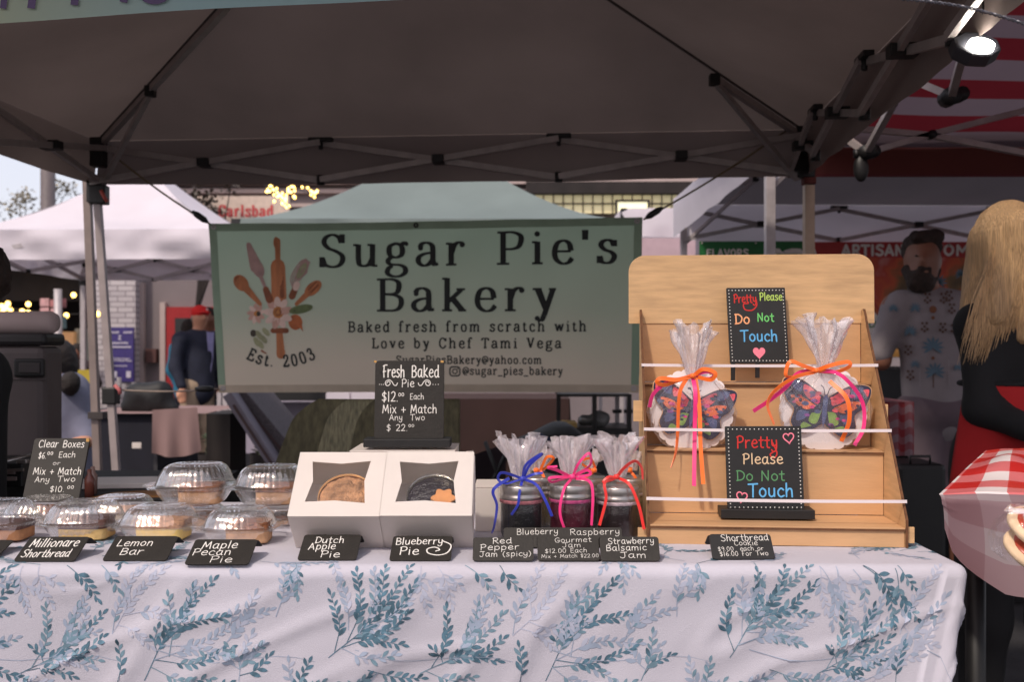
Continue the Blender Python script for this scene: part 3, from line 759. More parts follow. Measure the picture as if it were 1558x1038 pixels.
for u, v in ((.012, .022), (.988, .022), (.49, .022), (.012, .975), (.988, .975)):
    mb = MB(); c = bsurf(u, v, .004); mb.lathe((0, 0, 0), [(.004, 0), (.007, .001), (.011, .001), (.012, 0)], 14)
    mb.v = [(c.x + a, c.y - cc, c.z + b) for a, b, cc in mb.v]; mb.build('grommet', M_black_pl if v < .5 and .3 < u < .7 else M_steel_l, bt)
L = Lettering(bpx); L.text("Sugar Pie's", 491, 942, -405, 50, .62, SERIF, 0, True, gap=1.25, slope=.013, thin=.25); L.done('lettering', M_blackprint, bt)
L = Lettering(bpx); L.text("Bakery", 579, 853, -473, 50, .62, SERIF, 0, True, gap=1.25, thin=.25, slope=.002); L.done('lettering', M_blackprint, bt)
L = Lettering(bpx); L.text("Baked fresh from scratch with", 536, 896, -505, 15.5, .62, SERIF, 0, True, gap=1.5, thin=.52, slope=.004); L.done('lettering', M_blackprint, bt)
L = Lettering(bpx); L.text("Love by Chef Tami Vega", 573, 859, -530, 15, .62, SERIF, 0, True, gap=1.5, thin=.52, slope=.002); L.done('lettering', M_blackprint, bt)
L = Lettering(bpx); L.text("SugarPiesBakery@yahoo.com", 610, 830, -554, 12, .58, SERIF, 0, True, gap=.7, thin=.52); L.done('lettering', M_blackprint, bt)
L = Lettering(bpx); L.text("9", 674, 684, -572, 12, .58, SERIF, 0, True, thin=.52); L.done('lettering', M_blackprint, bt)
L = Lettering(bpx); L.text("@sugar_pies_bakery", 711, 861, -571, 12, .58, SERIF, 0, True, gap=.7, thin=.52); L.done('lettering', M_blackprint, bt)
L = Lettering(bpx)
rr = round_rect(15, 14, 4, 4, 692, -573)
L.ribbon(rr + rr[:1], 1.1, caps=False)
L.ribbon([(699.5 + 3.6 * math.cos(a * .45), -566 + 3.6 * math.sin(a * .45)) for a in range(15)], .9, caps=False); L.disc(704, -561.5, 1)
L.done('camera_icon', M_blackprint, bt)
L = Lettering(bpx)
cx0, cy0, Rr = 431, -446, 113
L.text("Est. 2003", -57, 57, -0, 18, .62, SERIF, 0, True, gap=1.3, thin=.52,
       warp=lambda x, y: (cx0 + (Rr - y + 2) * math.sin(x / Rr), cy0 - (Rr - y) * math.cos(x / Rr)))
L.done('lettering', M_blackprint, bt)
# printed bouquet of baking tools
inks = [mat('ink_wood', (190, 118, 74), .6, var=.25, scale=30, stretch=(1, 1, .3)), mat('ink_wood_dark', (142, 78, 44), .6, var=.2, scale=30),
        mat('ink_dusty_rose', (184, 148, 142), .6, var=.15, scale=25), mat('ink_petal', (236, 206, 192), .6, var=.08, scale=30),
        mat('ink_petal_shade', (214, 168, 152), .6, var=.1, scale=30), mat('ink_yolk', (196, 128, 66), .6, var=.2, scale=40),
        mat('ink_leaf', (108, 122, 78), .6, var=.25, scale=25), mat('ink_dark', (66, 56, 44), .6), mat('ink_sage', (160, 160, 124), .6, var=.2, scale=30),
        mat('ink_rust', (190, 104, 58), .6, var=.25, scale=30)]
A = Lettering(bpx)
def blob(cx, cy, rx, ry, ang, mi, n=18, k=None):
    ca, sa = math.cos(R(ang)), math.sin(R(ang))
    pts = []
    for i in range(n):
        a = 2 * math.pi * i / n
        q = 1 + (k(a) if k else 0)
        x, y = rx * q * math.cos(a), ry * q * math.sin(a)
        pts.append((cx + x * ca - y * sa, -(cy) + x * sa + y * ca))
    A.poly(pts, mi)
def limb(p, q, w0, w1, mi, n=7):
    pts = [(p[0] + (q[0] - p[0]) * i / n, -(p[1] + (q[1] - p[1]) * i / n)) for i in range(n + 1)]
    A.ribbon(pts, lambda dx, dy, t: w0 + (w1 - w0) * t, mi, caps=False)
    A.disc(pts[0][0], pts[0][1], w0, mi); A.disc(pts[-1][0], pts[-1][1], w1, mi)
limb((426, 365), (426, 398), 4.5, 4, 0); blob(424, 368, 4.6, 9, 0, 0)
limb((426, 404), (428, 452), 11.5, 12, 0, 9); limb((432, 406), (433, 450), 3, 3.5, 1)
limb((429, 505), (431, 540), 5, 6.5, 0); blob(431, 536, 7, 8, 0, 0); limb((419, 503), (440, 503), 4, 4, 1)
limb((366, 428), (398, 462), 7, 3, 0); blob(368, 430, 14, 10.5, -50, 0); blob(366, 428, 9.5, 6.5, -50, 1)
limb((381, 372), (392, 405), 4, 10, 2); blob(395, 408, 9, 14, 20, 2); limb((398, 418), (408, 442), 3, 2.4, 2); limb((407, 440), (413, 455), 5, 6, 1)
for dx, dy in ((0, 0), (3, 1), (-3, -1), (6, 2), (-6, -2)):
    A.ribbon([(q[0], q[1]) for q in smooth_pts([(452, -442), (454 + dx * 1.2, -420 + dy), (467 + dx, -398), (471, -392 - abs(dx) * .3)], 5)], .9, 2, caps=False)
blob(465, 410, 9, 20, -30, 2, k=lambda a: -.1 + .12 * math.cos(6 * a)); blob(464, 411, 5, 14, -30, 8)
limb((456, 434), (449, 450), 4.5, 5.5, 1); limb((457, 432), (455, 437), 5, 5, 3)
limb((456, 462), (478, 442), 3, 5, 0); blob(482, 438, 16, 9, 40, 0); limb((479, 444), (490, 433), 1.2, 1.2, 1); limb((475, 440), (487, 428), .9, .9, 1)
blob(463, 470, 17, 7.5, 12, 6, k=lambda a: .12 * math.cos(2 * a)); limb((452, 473), (476, 467), .8, .8, 7)
blob(454, 490, 11, 12, 10, 9); A.poly([(460, -497), (466, -505), (463, -484)], 9); limb((449, 482), (459, 500), .7, .7, 1)
blob(388, 507, 5, 5.5, 0, 7)
for q in ((397, 510), (404, 516), (393, 520), (399, 524), (408, 505)): blob(q[0], q[1], 4, 8, 25 + q[0] % 30, 8)
limb((401, 534), (408, 538), 1.6, 1, 1)
for c, rr_, mi in (((392, 477), 12, 4), ((427, 476), 19, 3)):
    for i in range(9 if rr_ < 15 else 10):
        a = 40 * i + 15
        blob(c[0] + rr_ * .62 * math.cos(R(a)), c[1] - rr_ * .72 * math.sin(R(a)), rr_ * .62, rr_ * .3, a, mi if i % 3 else (3 if mi == 4 else 4))
blob(427, 475, 8.5, 9, 0, 5); blob(427, 475, 5.5, 6, 0, 1); blob(427, 475, 3, 3.2, 0, 5)
blob(393, 477, 4.5, 4.5, 0, 5); blob(396, 477, 3.2, 3.8, 0, 7)
A.done('tool_bouquet_print', inks, bt)

def cord(label, a, b, y0, y1, mid=None, clip=None, m=None, r=.0042):
    t = thing('bungee_cord', label, 'cord', P(a[0], a[1], y0))
    p, q = P(a[0], a[1], y0), P(b[0], b[1], y1)
    mb = MB(); mb.tube([p.lerp(q, i / 8) + V(0, 0, -.012 * math.sin(math.pi * i / 8)) for i in range(9)], r, 7); mb.build('cord', m or M_cord, t)
    for f in clip or []:
        c = p.lerp(q, f); d = (q - p).normalized()
        mb = MB(); mb.tube([c - d * .045, c - d * .02, c + d * .02, c + d * .04], [.007, .015, .015, .006], 8); mb.build('clip', M_black_pl, t)
    return t
cord('olive bungee cord from the left tent leg down to the banner top corner', (172, 236), (320, 341), 4.40, 4.38, clip=[.9])
cord('olive bungee cord from the right tent leg down to the banner top corner', (1200, 196), (979, 334), 4.20, 4.19, clip=[.93])
cord('pale cord tying the banner bottom corner to the left tent leg', (160, 592), (333, 592), 4.42, 4.42, clip=[.06, .88], m=mat('pale_cord', (150, 134, 124), .8))

# teal front banner, seen edge of, top left
ft = thing('vinyl_banner', 'pale aqua banner hanging at the top left edge with cropped purple letters', 'banner', (-.7, 1.85, 1.95))
def fsurf(u, v, lift=0):
    a, b = P(-160, 43, 1.85), P(700, -8, 1.85)
    p = a.lerp(b, u); return V(p.x, 1.85 - lift + .006 * math.sin(u * 9), p.z + .26 * v)
M_aqua = bpy.data.materials.new('aqua_banner_vinyl'); M_aqua.use_nodes = True
n, l = M_aqua.node_tree.nodes, M_aqua.node_tree.links
tc = n.new('ShaderNodeTexCoord'); sp = n.new('ShaderNodeSeparateXYZ'); l.new(tc.outputs['Object'], sp.inputs[0])
cr = n.new('ShaderNodeValToRGB'); mr = n.new('ShaderNodeMapRange'); mr.inputs[1].default_value = -.35; mr.inputs[2].default_value = .1
l.new(sp.outputs[0], mr.inputs[0]); l.new(mr.outputs[0], cr.inputs[0])
cr.color_ramp.elements[0].color = lin((214, 226, 190)); cr.color_ramp.elements[1].color = lin((188, 226, 228))
l.new(cr.outputs[0], n['Principled BSDF'].inputs['Base Color'])
tl_ = n.new('ShaderNodeBsdfTranslucent'); l.new(cr.outputs[0], tl_.inputs[0]); ms = n.new('ShaderNodeMixShader'); ms.inputs[0].default_value = .7
l.new(n['Principled BSDF'].outputs[0], ms.inputs[1]); l.new(tl_.outputs[0], ms.inputs[2]); l.new(ms.outputs[0], n['Material Output'].inputs[0])
mb = MB(); mb.grid(fsurf, 20, 3); mb.build('banner_sheet', M_aqua, ft, recalc=False)
L = Lettering(lambda x, y, lift: V(P(x, 0, 1.85).x, 1.85 - .004 - lift + .006 * math.sin((x + 160) / 860 * 9), P(0, -y, 1.85).z))
for a, b, w in (((4, -12), (10, 40), 5), ((47, -12), (53, 30), 6), ((114, -8), (118, 30), 6), ((190, -5), (198, 30), 6), ((320, 3), (323, 30), 5)):
    L.ribbon([a, b], w, caps=False)
L.ribbon([(238 + 26 * math.cos(R(a)), 22 + 26 * math.sin(R(a))) for a in range(180, 361, 20)], 5, caps=False)
L.done('lettering', mat('purple_print', (64, 44, 84)), ft)
# ------------------------------------------------------------------ shop building behind
M_stucco = mat('beige_stucco', (124, 114, 116), .9, var=.08, scale=1.5, bump=.3, bscale=30)
M_upper = mat('pink_beige_board', (176, 158, 154), .85, var=.08, scale=2)
M_dark = mat('dark_timber', (34, 27, 26), .8, var=.3, scale=4)
M_reddoor = mat('red_door_paint', (150, 24, 28), .5, var=.1)
M_glow = mat('lit_window_glow', (236, 222, 176), .6, var=.12, scale=1.2, emit=.55)
M_bulb = mat('warm_bulb', (255, 205, 110), .4, var=.0, emit=14)
def pbox(mb, x0, x1, y0, y1, D, th=.1, mi=0):
    a, b = P(x0, y0, D), P(x1, y1, D)
    mb.box(((a.x + b.x) / 2, D + th / 2, (a.z + b.z) / 2), (abs(b.x - a.x), th, abs(a.z - b.z)), mi=mi); return mb
bd = thing('shop_building', 'low white and beige shop building with red door behind the market', 'building', (0, 14, 0))
mb = MB(); mb.box((3.2, 14.2, 1.8), (17.2, .4, 3.6)); mb.build('wall', M_stucco, bd)
mb = MB(); mb.box((3.2, 14.15, 3.78), (17.4, .7, .35)); mb.build('parapet', M_upper, bd)
mb = MB(); mb.box((3.2, 13.95, 3.52), (17.3, .12, .06)); mb.box((3.2, 13.95, 3.32), (17.3, .1, .05)); mb.build('cornice', M_upper, bd)
M_brick = bpy.data.materials.new('white_painted_brick'); M_brick.use_nodes = True
n, l = M_brick.node_tree.nodes, M_brick.node_tree.links
tc = n.new('ShaderNodeTexCoord'); mp = n.new('ShaderNodeMapping'); mp.inputs['Rotation'].default_value = (R(90), 0, 0); l.new(tc.outputs['Object'], mp.inputs[0])
br = n.new('ShaderNodeTexBrick'); l.new(mp.outputs[0], br.inputs[0]); br.inputs['Scale'].default_value = 1
br.inputs['Brick Width'].default_value = .22; br.inputs['Row Height'].default_value = .075; br.inputs['Mortar Size'].default_value = .008
br.inputs[1].default_value = lin((190, 182, 184)); br.inputs[2].default_value = lin((172, 164, 168)); br.inputs[3].default_value = lin((128, 120, 124))
l.new(br.outputs[0], n['Principled BSDF'].inputs['Base Color']); n['Principled BSDF'].inputs['Roughness'].default_value = .8
mb = MB(); pbox(mb, 145, 206, 330, 670, 13.75, .4); mb.build('brick_pier', M_brick, bd)
mb = MB(); pbox(mb, 253, 330, 467, 760, 13.9, .1); dr = mb.build('door', M_reddoor, bd)
mb = MB(); pbox(mb, 266, 322, 484, 640, 13.87, .03); mb.build('door_glass', mat('dark_glass', (24, 26, 28), .15), dr)
mb = MB(); pbox(mb, 221, 237, 531, 552, 13.88, .12); mb.build('wall_box', mat('rust_box', (84, 52, 48)), bd)
mb = MB(); pbox(mb, 209, 218, 430, 680, 13.9, .1); pbox(mb, 243, 251, 460, 680, 13.9, .1); mb.build('door_trim', M_upper, bd)
# lattice window with separately built panes
wf = MB()
pbox(wf, 800, 1075, 276, 294, 13.7, .25)
pbox(wf, 800, 1075, 330, 337, 13.8, .12)
win = wf.build('window_frame', M_dark, bd)
mull = MB()
for i in range(18): pbox(mull, 812 + i * 15 - .6, 812 + i * 15 + .6, 294, 330, 13.84, .05)
pbox(mull, 800, 1075, 309, 310.4, 13.835, .05)
mull.build('glazing_bars', mat('grey_glazing_bar', (70, 58, 44)), win)
pane0 = None
for i in range(17):
    for j in range(2):
        a = P(813 + i * 15, 295 + j * 16, 13.88); b = P(826 + i * 15, 308.5 + j * 16, 13.88)
        c = (a + b) / 2
        if pane0 is None:
            mb = MB(); mb.box(c, (b.x - a.x, .02, a.z - b.z)); pane0 = mb.build('pane', M_glow, win); base = c
        else:
            o = pane0.copy(); COL.objects.link(o); o.parent = win; o.location = pane0.location + (c - base)
mb = MB(); pbox(mb, 940, 985, 307, 329, 13.6, .04); ex = mb.build('lit_panel', mat('bright_lit_panel', (255, 244, 200), emit=1.4), bd)
mb = MB(); pbox(mb, 936.5, 989, 303.5, 306.5, 13.58, .07); pbox(mb, 936.5, 939.5, 306.5, 331, 13.58, .07); pbox(mb, 985.5, 989, 306.5, 331, 13.58, .07); mb.build('panel_frame', M_dark, ex)
# Carlsbad sign board
sg = thing('shop_sign', 'cream fascia sign with red blackletter word Carlsbad', 'sign', P(372, 336, 13.5))
mb = MB(); pbox(mb, 300, 440, 298, 338, 13.5, .06); mb.build('board', mat('cream_sign', (188, 170, 158)), sg)
L = Lettering(plane_map(P(332, 329, 13.49), (1, 0, 0), (0, 0, 1)))
L.text("Carlsbad", 0, 84 * 13.49 / F, 0, 17 * 13.49 / F, .75, SERIF, 0, True, gap=.8, thin=.25)
L.done('lettering', mat('red_sign_paint', (170, 50, 54)), sg)
# restaurant interior at far left
rs = thing('restaurant_building', 'dark open-fronted restaurant with warm lights at far left', 'building', (-8, 15, 0))
mb = MB(); mb.box((-8.6, 18, 1.4), (7, .2, 2.8)); mb.box((-8.6, 15.9, 2.75), (7, 4.2, .2)); mb.box((-12, 16, 1.4), (.2, 4, 2.8)); mb.build('wall', M_dark, rs)
mb = MB(); pbox(mb, -100, 150, 395, 458, 14.6, .1); mb.build('fascia', M_dark, rs)
mb = MB(); pbox(mb, 92, 112, 505, 660, 15.2, .1); mb.build('lit_doorway', mat('warm_interior', (214, 160, 110), emit=.5), rs)
mb = MB(); pbox(mb, 114, 132, 500, 660, 15.3, .1); mb.build('curtain', mat('pale_curtain', (170, 165, 150), emit=.12, stretch=(8, 8, .5)), rs)
pb = thing('menu_board', 'red and white menu posters hanging by the far left restaurant', 'poster', P(80, 480, 13))
for x0, x1, y0, y1 in ((61, 74, 454, 466), (76, 88, 456, 467), (90, 100, 454, 468), (61, 74, 468, 478), (77, 90, 469, 480)):
    mb = MB(); pbox(mb, x0, x1, y0, y1, 13, .02); mb.build('poster', mat('pink_poster' if x0 % 2 else 'red_poster', (196, 150, 150) if x0 % 2 else (170, 110, 110), var=.4, scale=14), pb)
mb = MB(); pbox(mb, 83, 100, 481, 500, 13, .02); mb.build('poster', mat('teal_poster', (120, 150, 152), var=.4, scale=14), pb)
mb = MB(); mb.tube([P(88, 440, 12.9), P(90, 640, 12.9)], .05, 8); mb.build('post', M_steel_l, pb)
# purple sign
ps = thing('purple_sign', 'tall purple shop poster with white script on the brick pier', 'sign', P(184, 582, 13.6))
mb = MB(); pbox(mb, 166, 203, 498, 581, 13.6, .04); mb.build('board', mat('purple_sign_vinyl', (58, 46, 112), .5), ps)
L = Lettering(plane_map(P(166, 581, 13.59), (1, 0, 0), (0, 0, 1)))
s_ = 13.59 / F
for txt, x0, x1, y, c in (("Nurture  Wine", 3, 34, 74, 4.5), ("&", 14, 18, 66, 5), ("Boutique", 3, 30, 58, 6), ("open every day", 2, 33, 51, 4), ("coffee beer", 5, 32, 33, 3.4), ("wine by the glass", 5, 34, 29.5, 3.4), ("upstairs", 5, 26, 22, 3.4)):
    pass
for y, x0, x1 in ((75, 2, 16), (75, 22, 35), (59, 3, 28), (53, 2, 33), (35, 5, 31), (32, 5, 34), (24, 5, 27)):
    x = x0
    rnd = random.Random(y)
    while x < x1 - 1:
        w = rnd.uniform(1, 2.4); L.ribbon([(x * s_, y * s_), ((x + w) * s_, (y + rnd.uniform(-.8, .8)) * s_)], (1.4 if y > 50 else .8) * s_, caps=False); x += w + .6
L.ribbon([(q[0] * s_, q[1] * s_) for q in smooth_pts([(18, 70), (15, 70), (17, 67), (14, 65), (18, 64)], 5)], .7 * s_)
for q in ((5, 6), (26, 6)):
    L.poly([(q[0] * s_, q[1] * s_), ((q[0] + 7) * s_, q[1] * s_), ((q[0] + 7) * s_, (q[1] + 10) * s_), (q[0] * s_, (q[1] + 10) * s_)])
L.done('lettering', mat('white_print', (196, 190, 206)), ps)

# string lights
def bulbs(label, pts, D, r, wire, group=None, lab='string light'):
    t = thing('string_lights', label, lab, P(pts[0][0], pts[0][1], D), group)
    for w in wire:
        mb = MB(); mb.tube([P(a, b, D) for a, b in w], .008, 5); mb.build('wire', M_black_pl, t)
    b0 = None
    for px, py in pts:
        c = P(px, py, D + random.uniform(-.3, .3))
        if b0 is None:
            mb = MB(); mb.lathe(c, [(0.001, -r), (r * .7, -r * .7), (r, 0), (r * .7, r * .7), (.001, r)], 8); b0 = mb.build('bulb', M_bulb, t); base = c
        else:
            o = b0.copy(); COL.objects.link(o); o.parent = t; o.location = b0.location + (c - base)
    return t
random.seed(4)
pts = []
for k in range(58):
    if k < 34: a = random.random(); pts.append((408 + 30 * a + random.uniform(-6, 6), 284 + 26 * a ** .8 + random.uniform(-8, 9)))
    else: pts.append((445 + random.uniform(-8, 38), 289 + random.uniform(-6, 12)))
bulbs('tangle of warm fairy lights above the Carlsbad sign', pts, 12.5, .016, [[(402, 280), (425, 300), (440, 316)], [(440, 286), (470, 292), (484, 300)]])
bulbs('row of warm string lights across the dark restaurant front', [(3, 466), (9, 468), (16, 471), (34, 474), (43, 476), (101, 480), (126, 479), (149, 478), (5, 474), (12, 462), (128, 487), (112, 449), (43, 463)], 14, .038, [[(-20, 462), (34, 472), (101, 478), (160, 477)]])

# column, distant branches
mb = MB(); c = P(73, 400, 19.5); mb.tube([V(c.x, c.y, 0), V(c.x, c.y, 5.6)], .14, 12)
tag(mb.build('street_pole', mat('grey_post', (96, 86, 88))), 'thick grey pole rising against the white sky at far left', 'pole')
def sprig_tree(name, label, base, tips, D, leaf=.06, mleaf=None):
    t = thing(name, label, 'tree', (P(*base, D).x, D, 0))
    mb = MB(); b = P(*base, D)
    mb.tube([V(b.x, D, 0), b], [.12, .06], 8)
    for px, py, r in tips: mb.tube([b, (b + P(px, py, D)) / 2 + V(.1, 0, .1), P(px, py, D)], [.03, .015, .006], 5)
    mb.build('trunk', M_dark, t)
    mb = MB()
    for px, py, r in tips:
        c = P(px, py, D)
        for k in range(int(70 * r)):
            d = V(random.gauss(0, 1), random.gauss(0, 1), random.gauss(0, .55)) * .16 * r
            a = V(random.uniform(-1, 1), random.uniform(-1, 1), random.uniform(-1, 1)).normalized() * leaf
            q = a.cross(V(0, 0, 1)).normalized() * leaf * .4
            p = c + d; mb.add([p, p + a * .5 + q, p + a, p + a * .5 - q], [(0, 1, 2, 3)])
    mb.build('crown', mleaf or mat('dusk_leaves', (88, 84, 62), var=.4, scale=3), t, recalc=False)
random.seed(9)
sprig_tree('street_tree', 'faint bare-branched tree against the bright sky at far left', (20, 420), [(12, 316, 1), (30, 306, 1), (40, 300, .8), (96, 284, .8), (104, 288, .6), (22, 345, 1)], 20, .09, mat('far_leaves', (170, 160, 140), var=.2))
sprig_tree('street_tree', 'thin leafy twig in front of the Carlsbad sign', (300, 470), [(292, 294, .7), (303, 308, .8), (312, 302, .6), (322, 318, .6), (296, 322, .5), (350, 290, .5)], 13.2, .07, mat('twig_leaves', (60, 52, 44)))

# ------------------------------------------------------------------ produce stall banners under the grey-lined tent
M_sign_w = mat('sign_white_print', (226, 214, 208))
M_green_v = mat('green_banner_vinyl', (28, 104, 52), .5, var=.1)
M_red_v = mat('red_banner_vinyl', (176, 40, 40), .5, var=.1)
gb = thing('stall_banner', 'green banner reading FLAVORS behind the wooden display rack', 'banner', P(1120, 535, 6.9))
mb = MB(); pbox(mb, 1064, 1232, 367, 392, 6.9, .006); mb.build('banner_sheet', M_green_v, gb)
L = Lettering(plane_map(P(0, 0, 6.895) , (1, 0, 0), (0, 0, 1)))
s_ = 6.895 / F
def T(L, txt, x0, x1, y, cap, w, mi=0, font=HAND, serif=False, gap=.9): L.text(txt, x0 * s_, x1 * s_, -y * s_, cap * s_, w, font, mi, serif, gap=gap)
UP = dict(HAND); UP['A'] = (5.6, "L.3,0 2.8,7.2 5.3,0|L1.3,2 4.3,2"); UP['R'] = (5, "L.8,7.2 .8,0|S.8,7 3,7.1 4.2,6 4,4 2.8,3.4 .8,3.4|L2,3.4 4.6,0"); UP['I'] = (2, "L1,0 1,7.2")
UP['F'] = (4.4, "L.8,0 .8,7|L.8,6.9 4.2,6.9|L.8,3.8 3.6,3.8"); UP['T'] = (5, "L0,7 5,7|L2.5,7 2.5,0"); UP['L'] = (4.2, "L.8,7.2 .8,.3|L.8,.3 4,.3"); UP['M'] = (6.6, "L.7,0 .9,7 3.3,2.4 5.7,7 5.9,0")
T(L, 'FLAVORS', 1075, 1138, 390, 10.5, .85, 0, UP, gap=1.4)
for cx in (1180, 1206, 1212):
    L.poly([((cx + 13 * math.cos(R(a)) * (1 + .25 * math.cos(5 * R(a)))) * s_, (-386 + 8 * abs(math.sin(R(a)))) * s_) for a in range(0, 181, 12)])
for cx in (1068, 1150, 1228): L.disc(cx * s_, -369.5 * s_, 1.3 * s_)
L.done('lettering', M_sign_w, gb)
rb = thing('stall_banner', 'red banner reading ARTISAN above a blurred food picture', 'banner', P(1390, 540, 6.9))
mb = MB(); pbox(mb, 1232.3, 1560, 368, 392, 6.9, .006); mb.build('banner_sheet', M_red_v, rb)
M_food = bpy.data.materials.new('food_picture_print'); M_food.use_nodes = True
n, l = M_food.node_tree.nodes, M_food.node_tree.links
tc = n.new('ShaderNodeTexCoord'); vz = n.new('ShaderNodeTexNoise'); vz.inputs['Scale'].default_value = 3.2; vz.inputs['Detail'].default_value = 3; l.new(tc.outputs['Object'], vz.inputs[0])
cr = n.new('ShaderNodeValToRGB'); l.new(vz.outputs[0], cr.inputs[0])
for e, (p_, c_) in zip([cr.color_ramp.elements[0], cr.color_ramp.elements[1]] + [cr.color_ramp.elements.new(q) for q in (.45, .52, .6)],
                       ((.3, (52, 44, 28)), (.75, (226, 200, 150)), (.45, (120, 84, 44)), (.52, (204, 84, 40)), (.6, (190, 60, 38)))):
    e.position = p_; e.color = lin(c_)
l.new(cr.outputs[0], n['Principled BSDF'].inputs['Base Color'])
mb = MB(); pbox(mb, 1232.3, 1560, 392, 545, 6.9, .006); mb.build('banner_sheet', M_food, rb)
L = Lettering(plane_map(P(0, 0, 6.895), (1, 0, 0), (0, 0, 1)))
T(L, 'ARTISAN', 1281, 1374, 388, 15, .95, 0, UP, gap=1.3)
T(L, 'TOMATO', 1418, 1530, 388, 15, .95, 0, UP, gap=1.3)
L.poly([(x * s_, -y * s_) for x, y in ((1318, 545), (1318, 455), (1326, 470), (1392, 545))])
L.ribbon([(1232 * s_, -368 * s_), (1240 * s_, -392 * s_)], 4 * s_, 0, False)
L.ribbon([(1322 * s_, -448 * s_), (1368 * s_, -520 * s_)], 1.4 * s_, 1, False)
T(L, 'LA', 1322, 1336, 498, 9, .8, 2, UP)
T(L, 'SAL', 1326, 1344, 521, 6, .8, 2, UP)
L.ribbon([(1316 * s_, -506 * s_), (1330 * s_, -503 * s_), (1346 * s_, -507 * s_)], 3.5 * s_, 1, False)
for cx, cy, r in ((1392, 470, 14), (1400, 440, 10), (1362, 462, 9)): L.disc(cx * s_, -cy * s_, r * s_, 3, 16)
L.disc(1396 * s_, -472 * s_, 6 * s_, 2, 12)
L.done('lettering', [M_sign_w, M_red_v, mat('green_print', (52, 110, 60)), mat('cheese_print', (206, 182, 120), var=.2)], rb)

# produce stall counter
M_blackcloth = mat('black_tablecloth', (20, 19, 21), .9, var=.2, bump=.3, bscale=12)
def cloth_table(name, label, x0, x1, y0, y1, z, m, folds=.012, group=None, cat='table', zb=.02):
    t = thing(name, label, cat, ((x0 + x1) / 2, (y0 + y1) / 2, 0), group)
    mb = MB(); mb.box(((x0 + x1) / 2, (y0 + y1) / 2, z - .015), (x1 - x0 - .02, y1 - y0 - .02, .03)); mb.build('tabletop', M_steel_l, t)
    mb = MB(); mb.grid(lambda u, v: V(x0 + (x1 - x0) * u, y0 + (y1 - y0) * v, z + .002 + .002 * noise.noise(V(u * 9, v * 5, 2))), 12, 4)
    per = [(x0, y1), (x0, y0), (x1, y0), (x1, y1)]
    for k in range(3):
        a, b = per[k], per[k + 1]
        ax = Vector((b[0] - a[0], b[1] - a[1], 0)); nn = Vector((ax.y, -ax.x, 0)).normalized()
        def f(u, v, a=a, ax=ax, nn=nn, k=k):
            w = folds * (math.sin(u * ax.length * 22 + k) + .6 * noise.noise(V(u * ax.length * 8, v, k))) * v
            return V(a[0], a[1], 0) + ax * u + nn * (w + .004 + .03 * v) + V(0, 0, z + .002 - (z - zb) * v)
        mb.grid(f, max(8, int(ax.length * 30)), 6)
    mb.build('cloth', m, t, recalc=False)
    return t
cloth_table('produce_counter', 'black-clothed counter where the bearded man rests his hand', 2.0, 2.75, 5.0, 5.9, 1.19, M_blackcloth)
mb = MB()
for q in range(7): mb.lathe(P(1335 + q * 6, 532, 5.2) + V(0, (q % 2) * .08, -.02), [(.001, .035), (.03, .025), (.035, 0), (.02, -.02)], 8)
fz = mb.build('produce_pile', mat('golden_food_glow', (220, 160, 90), .3, var=.3, emit=.3))  # emission puts a glow into the food colour; no lamp here
tag(fz, 'golden food pieces with a glow put into their colour, on the black counter by the bearded man', 'food'); 
# ------------------------------------------------------------------ market table and its printed cloth
TZ, YF, YB, XR_, XL_ = 0.953, 1.585, 2.22, 0.712, -1.75
RB = 0.02
def fbm(p):
    return noise.noise(p) + .5 * noise.noise(p * 2.1) + .25 * noise.noise(p * 4.3)
def cloth(a, b, lift=0.0):
    da, db = max(0.0, a - XR_), max(0.0, YF - b)
    d = math.hypot(da, db)
    ex, ey = min(a, XR_), max(b, YF)
    if d <= 1e-9:
        edge = min(1, min(XR_ - ex, ey - YF) / .06)
        z = TZ + .0018 * fbm(V(a * 9, b * 14, 1)) * edge + .0009
        z = max(z, TZ + .0002)
        return V(ex, ey, z + lift)
    ox, oy = da / d, -db / d
    if d < RB * math.pi / 2:
        t = d / RB; out = RB * math.sin(t); dn = RB * (1 - math.cos(t)); nz_ = math.cos(t); nh = math.sin(t)
    else:
        out = RB; dn = RB + d - RB * math.pi / 2; nz_ = 0; nh = 1
    k = min(1, dn / .08)
    cor = 2 * ox * -oy                                    # 1 on the corner diagonal
    w = .0042 * fbm(V((a - b) * 4.5, (a + b) * 1.8, 3)) + .0026 * noise.noise(V((a - b) * 11, (a + b) * 3, 8))
    rid = abs(noise.noise(V((.7 * a - b) * 8, (a + b) * 2.2, 17)))
    w += .006 * (max(0, .12 - rid) / .12) ** 1.5
    out2 = out + w * k + cor * dn * .10 + .008 * math.sin(a * 11) * dn / .3
    x = ex + ox * out2; y = ey + oy * out2
    s = min(1, max(0, (a - .42) / .3)); s = s * s * (3 - 2 * s)
    x -= .25 * dn * s
    z = TZ + .0009 - dn
    return V(x + ox * nh * lift, y + oy * nh * lift, z + nz_ * lift)

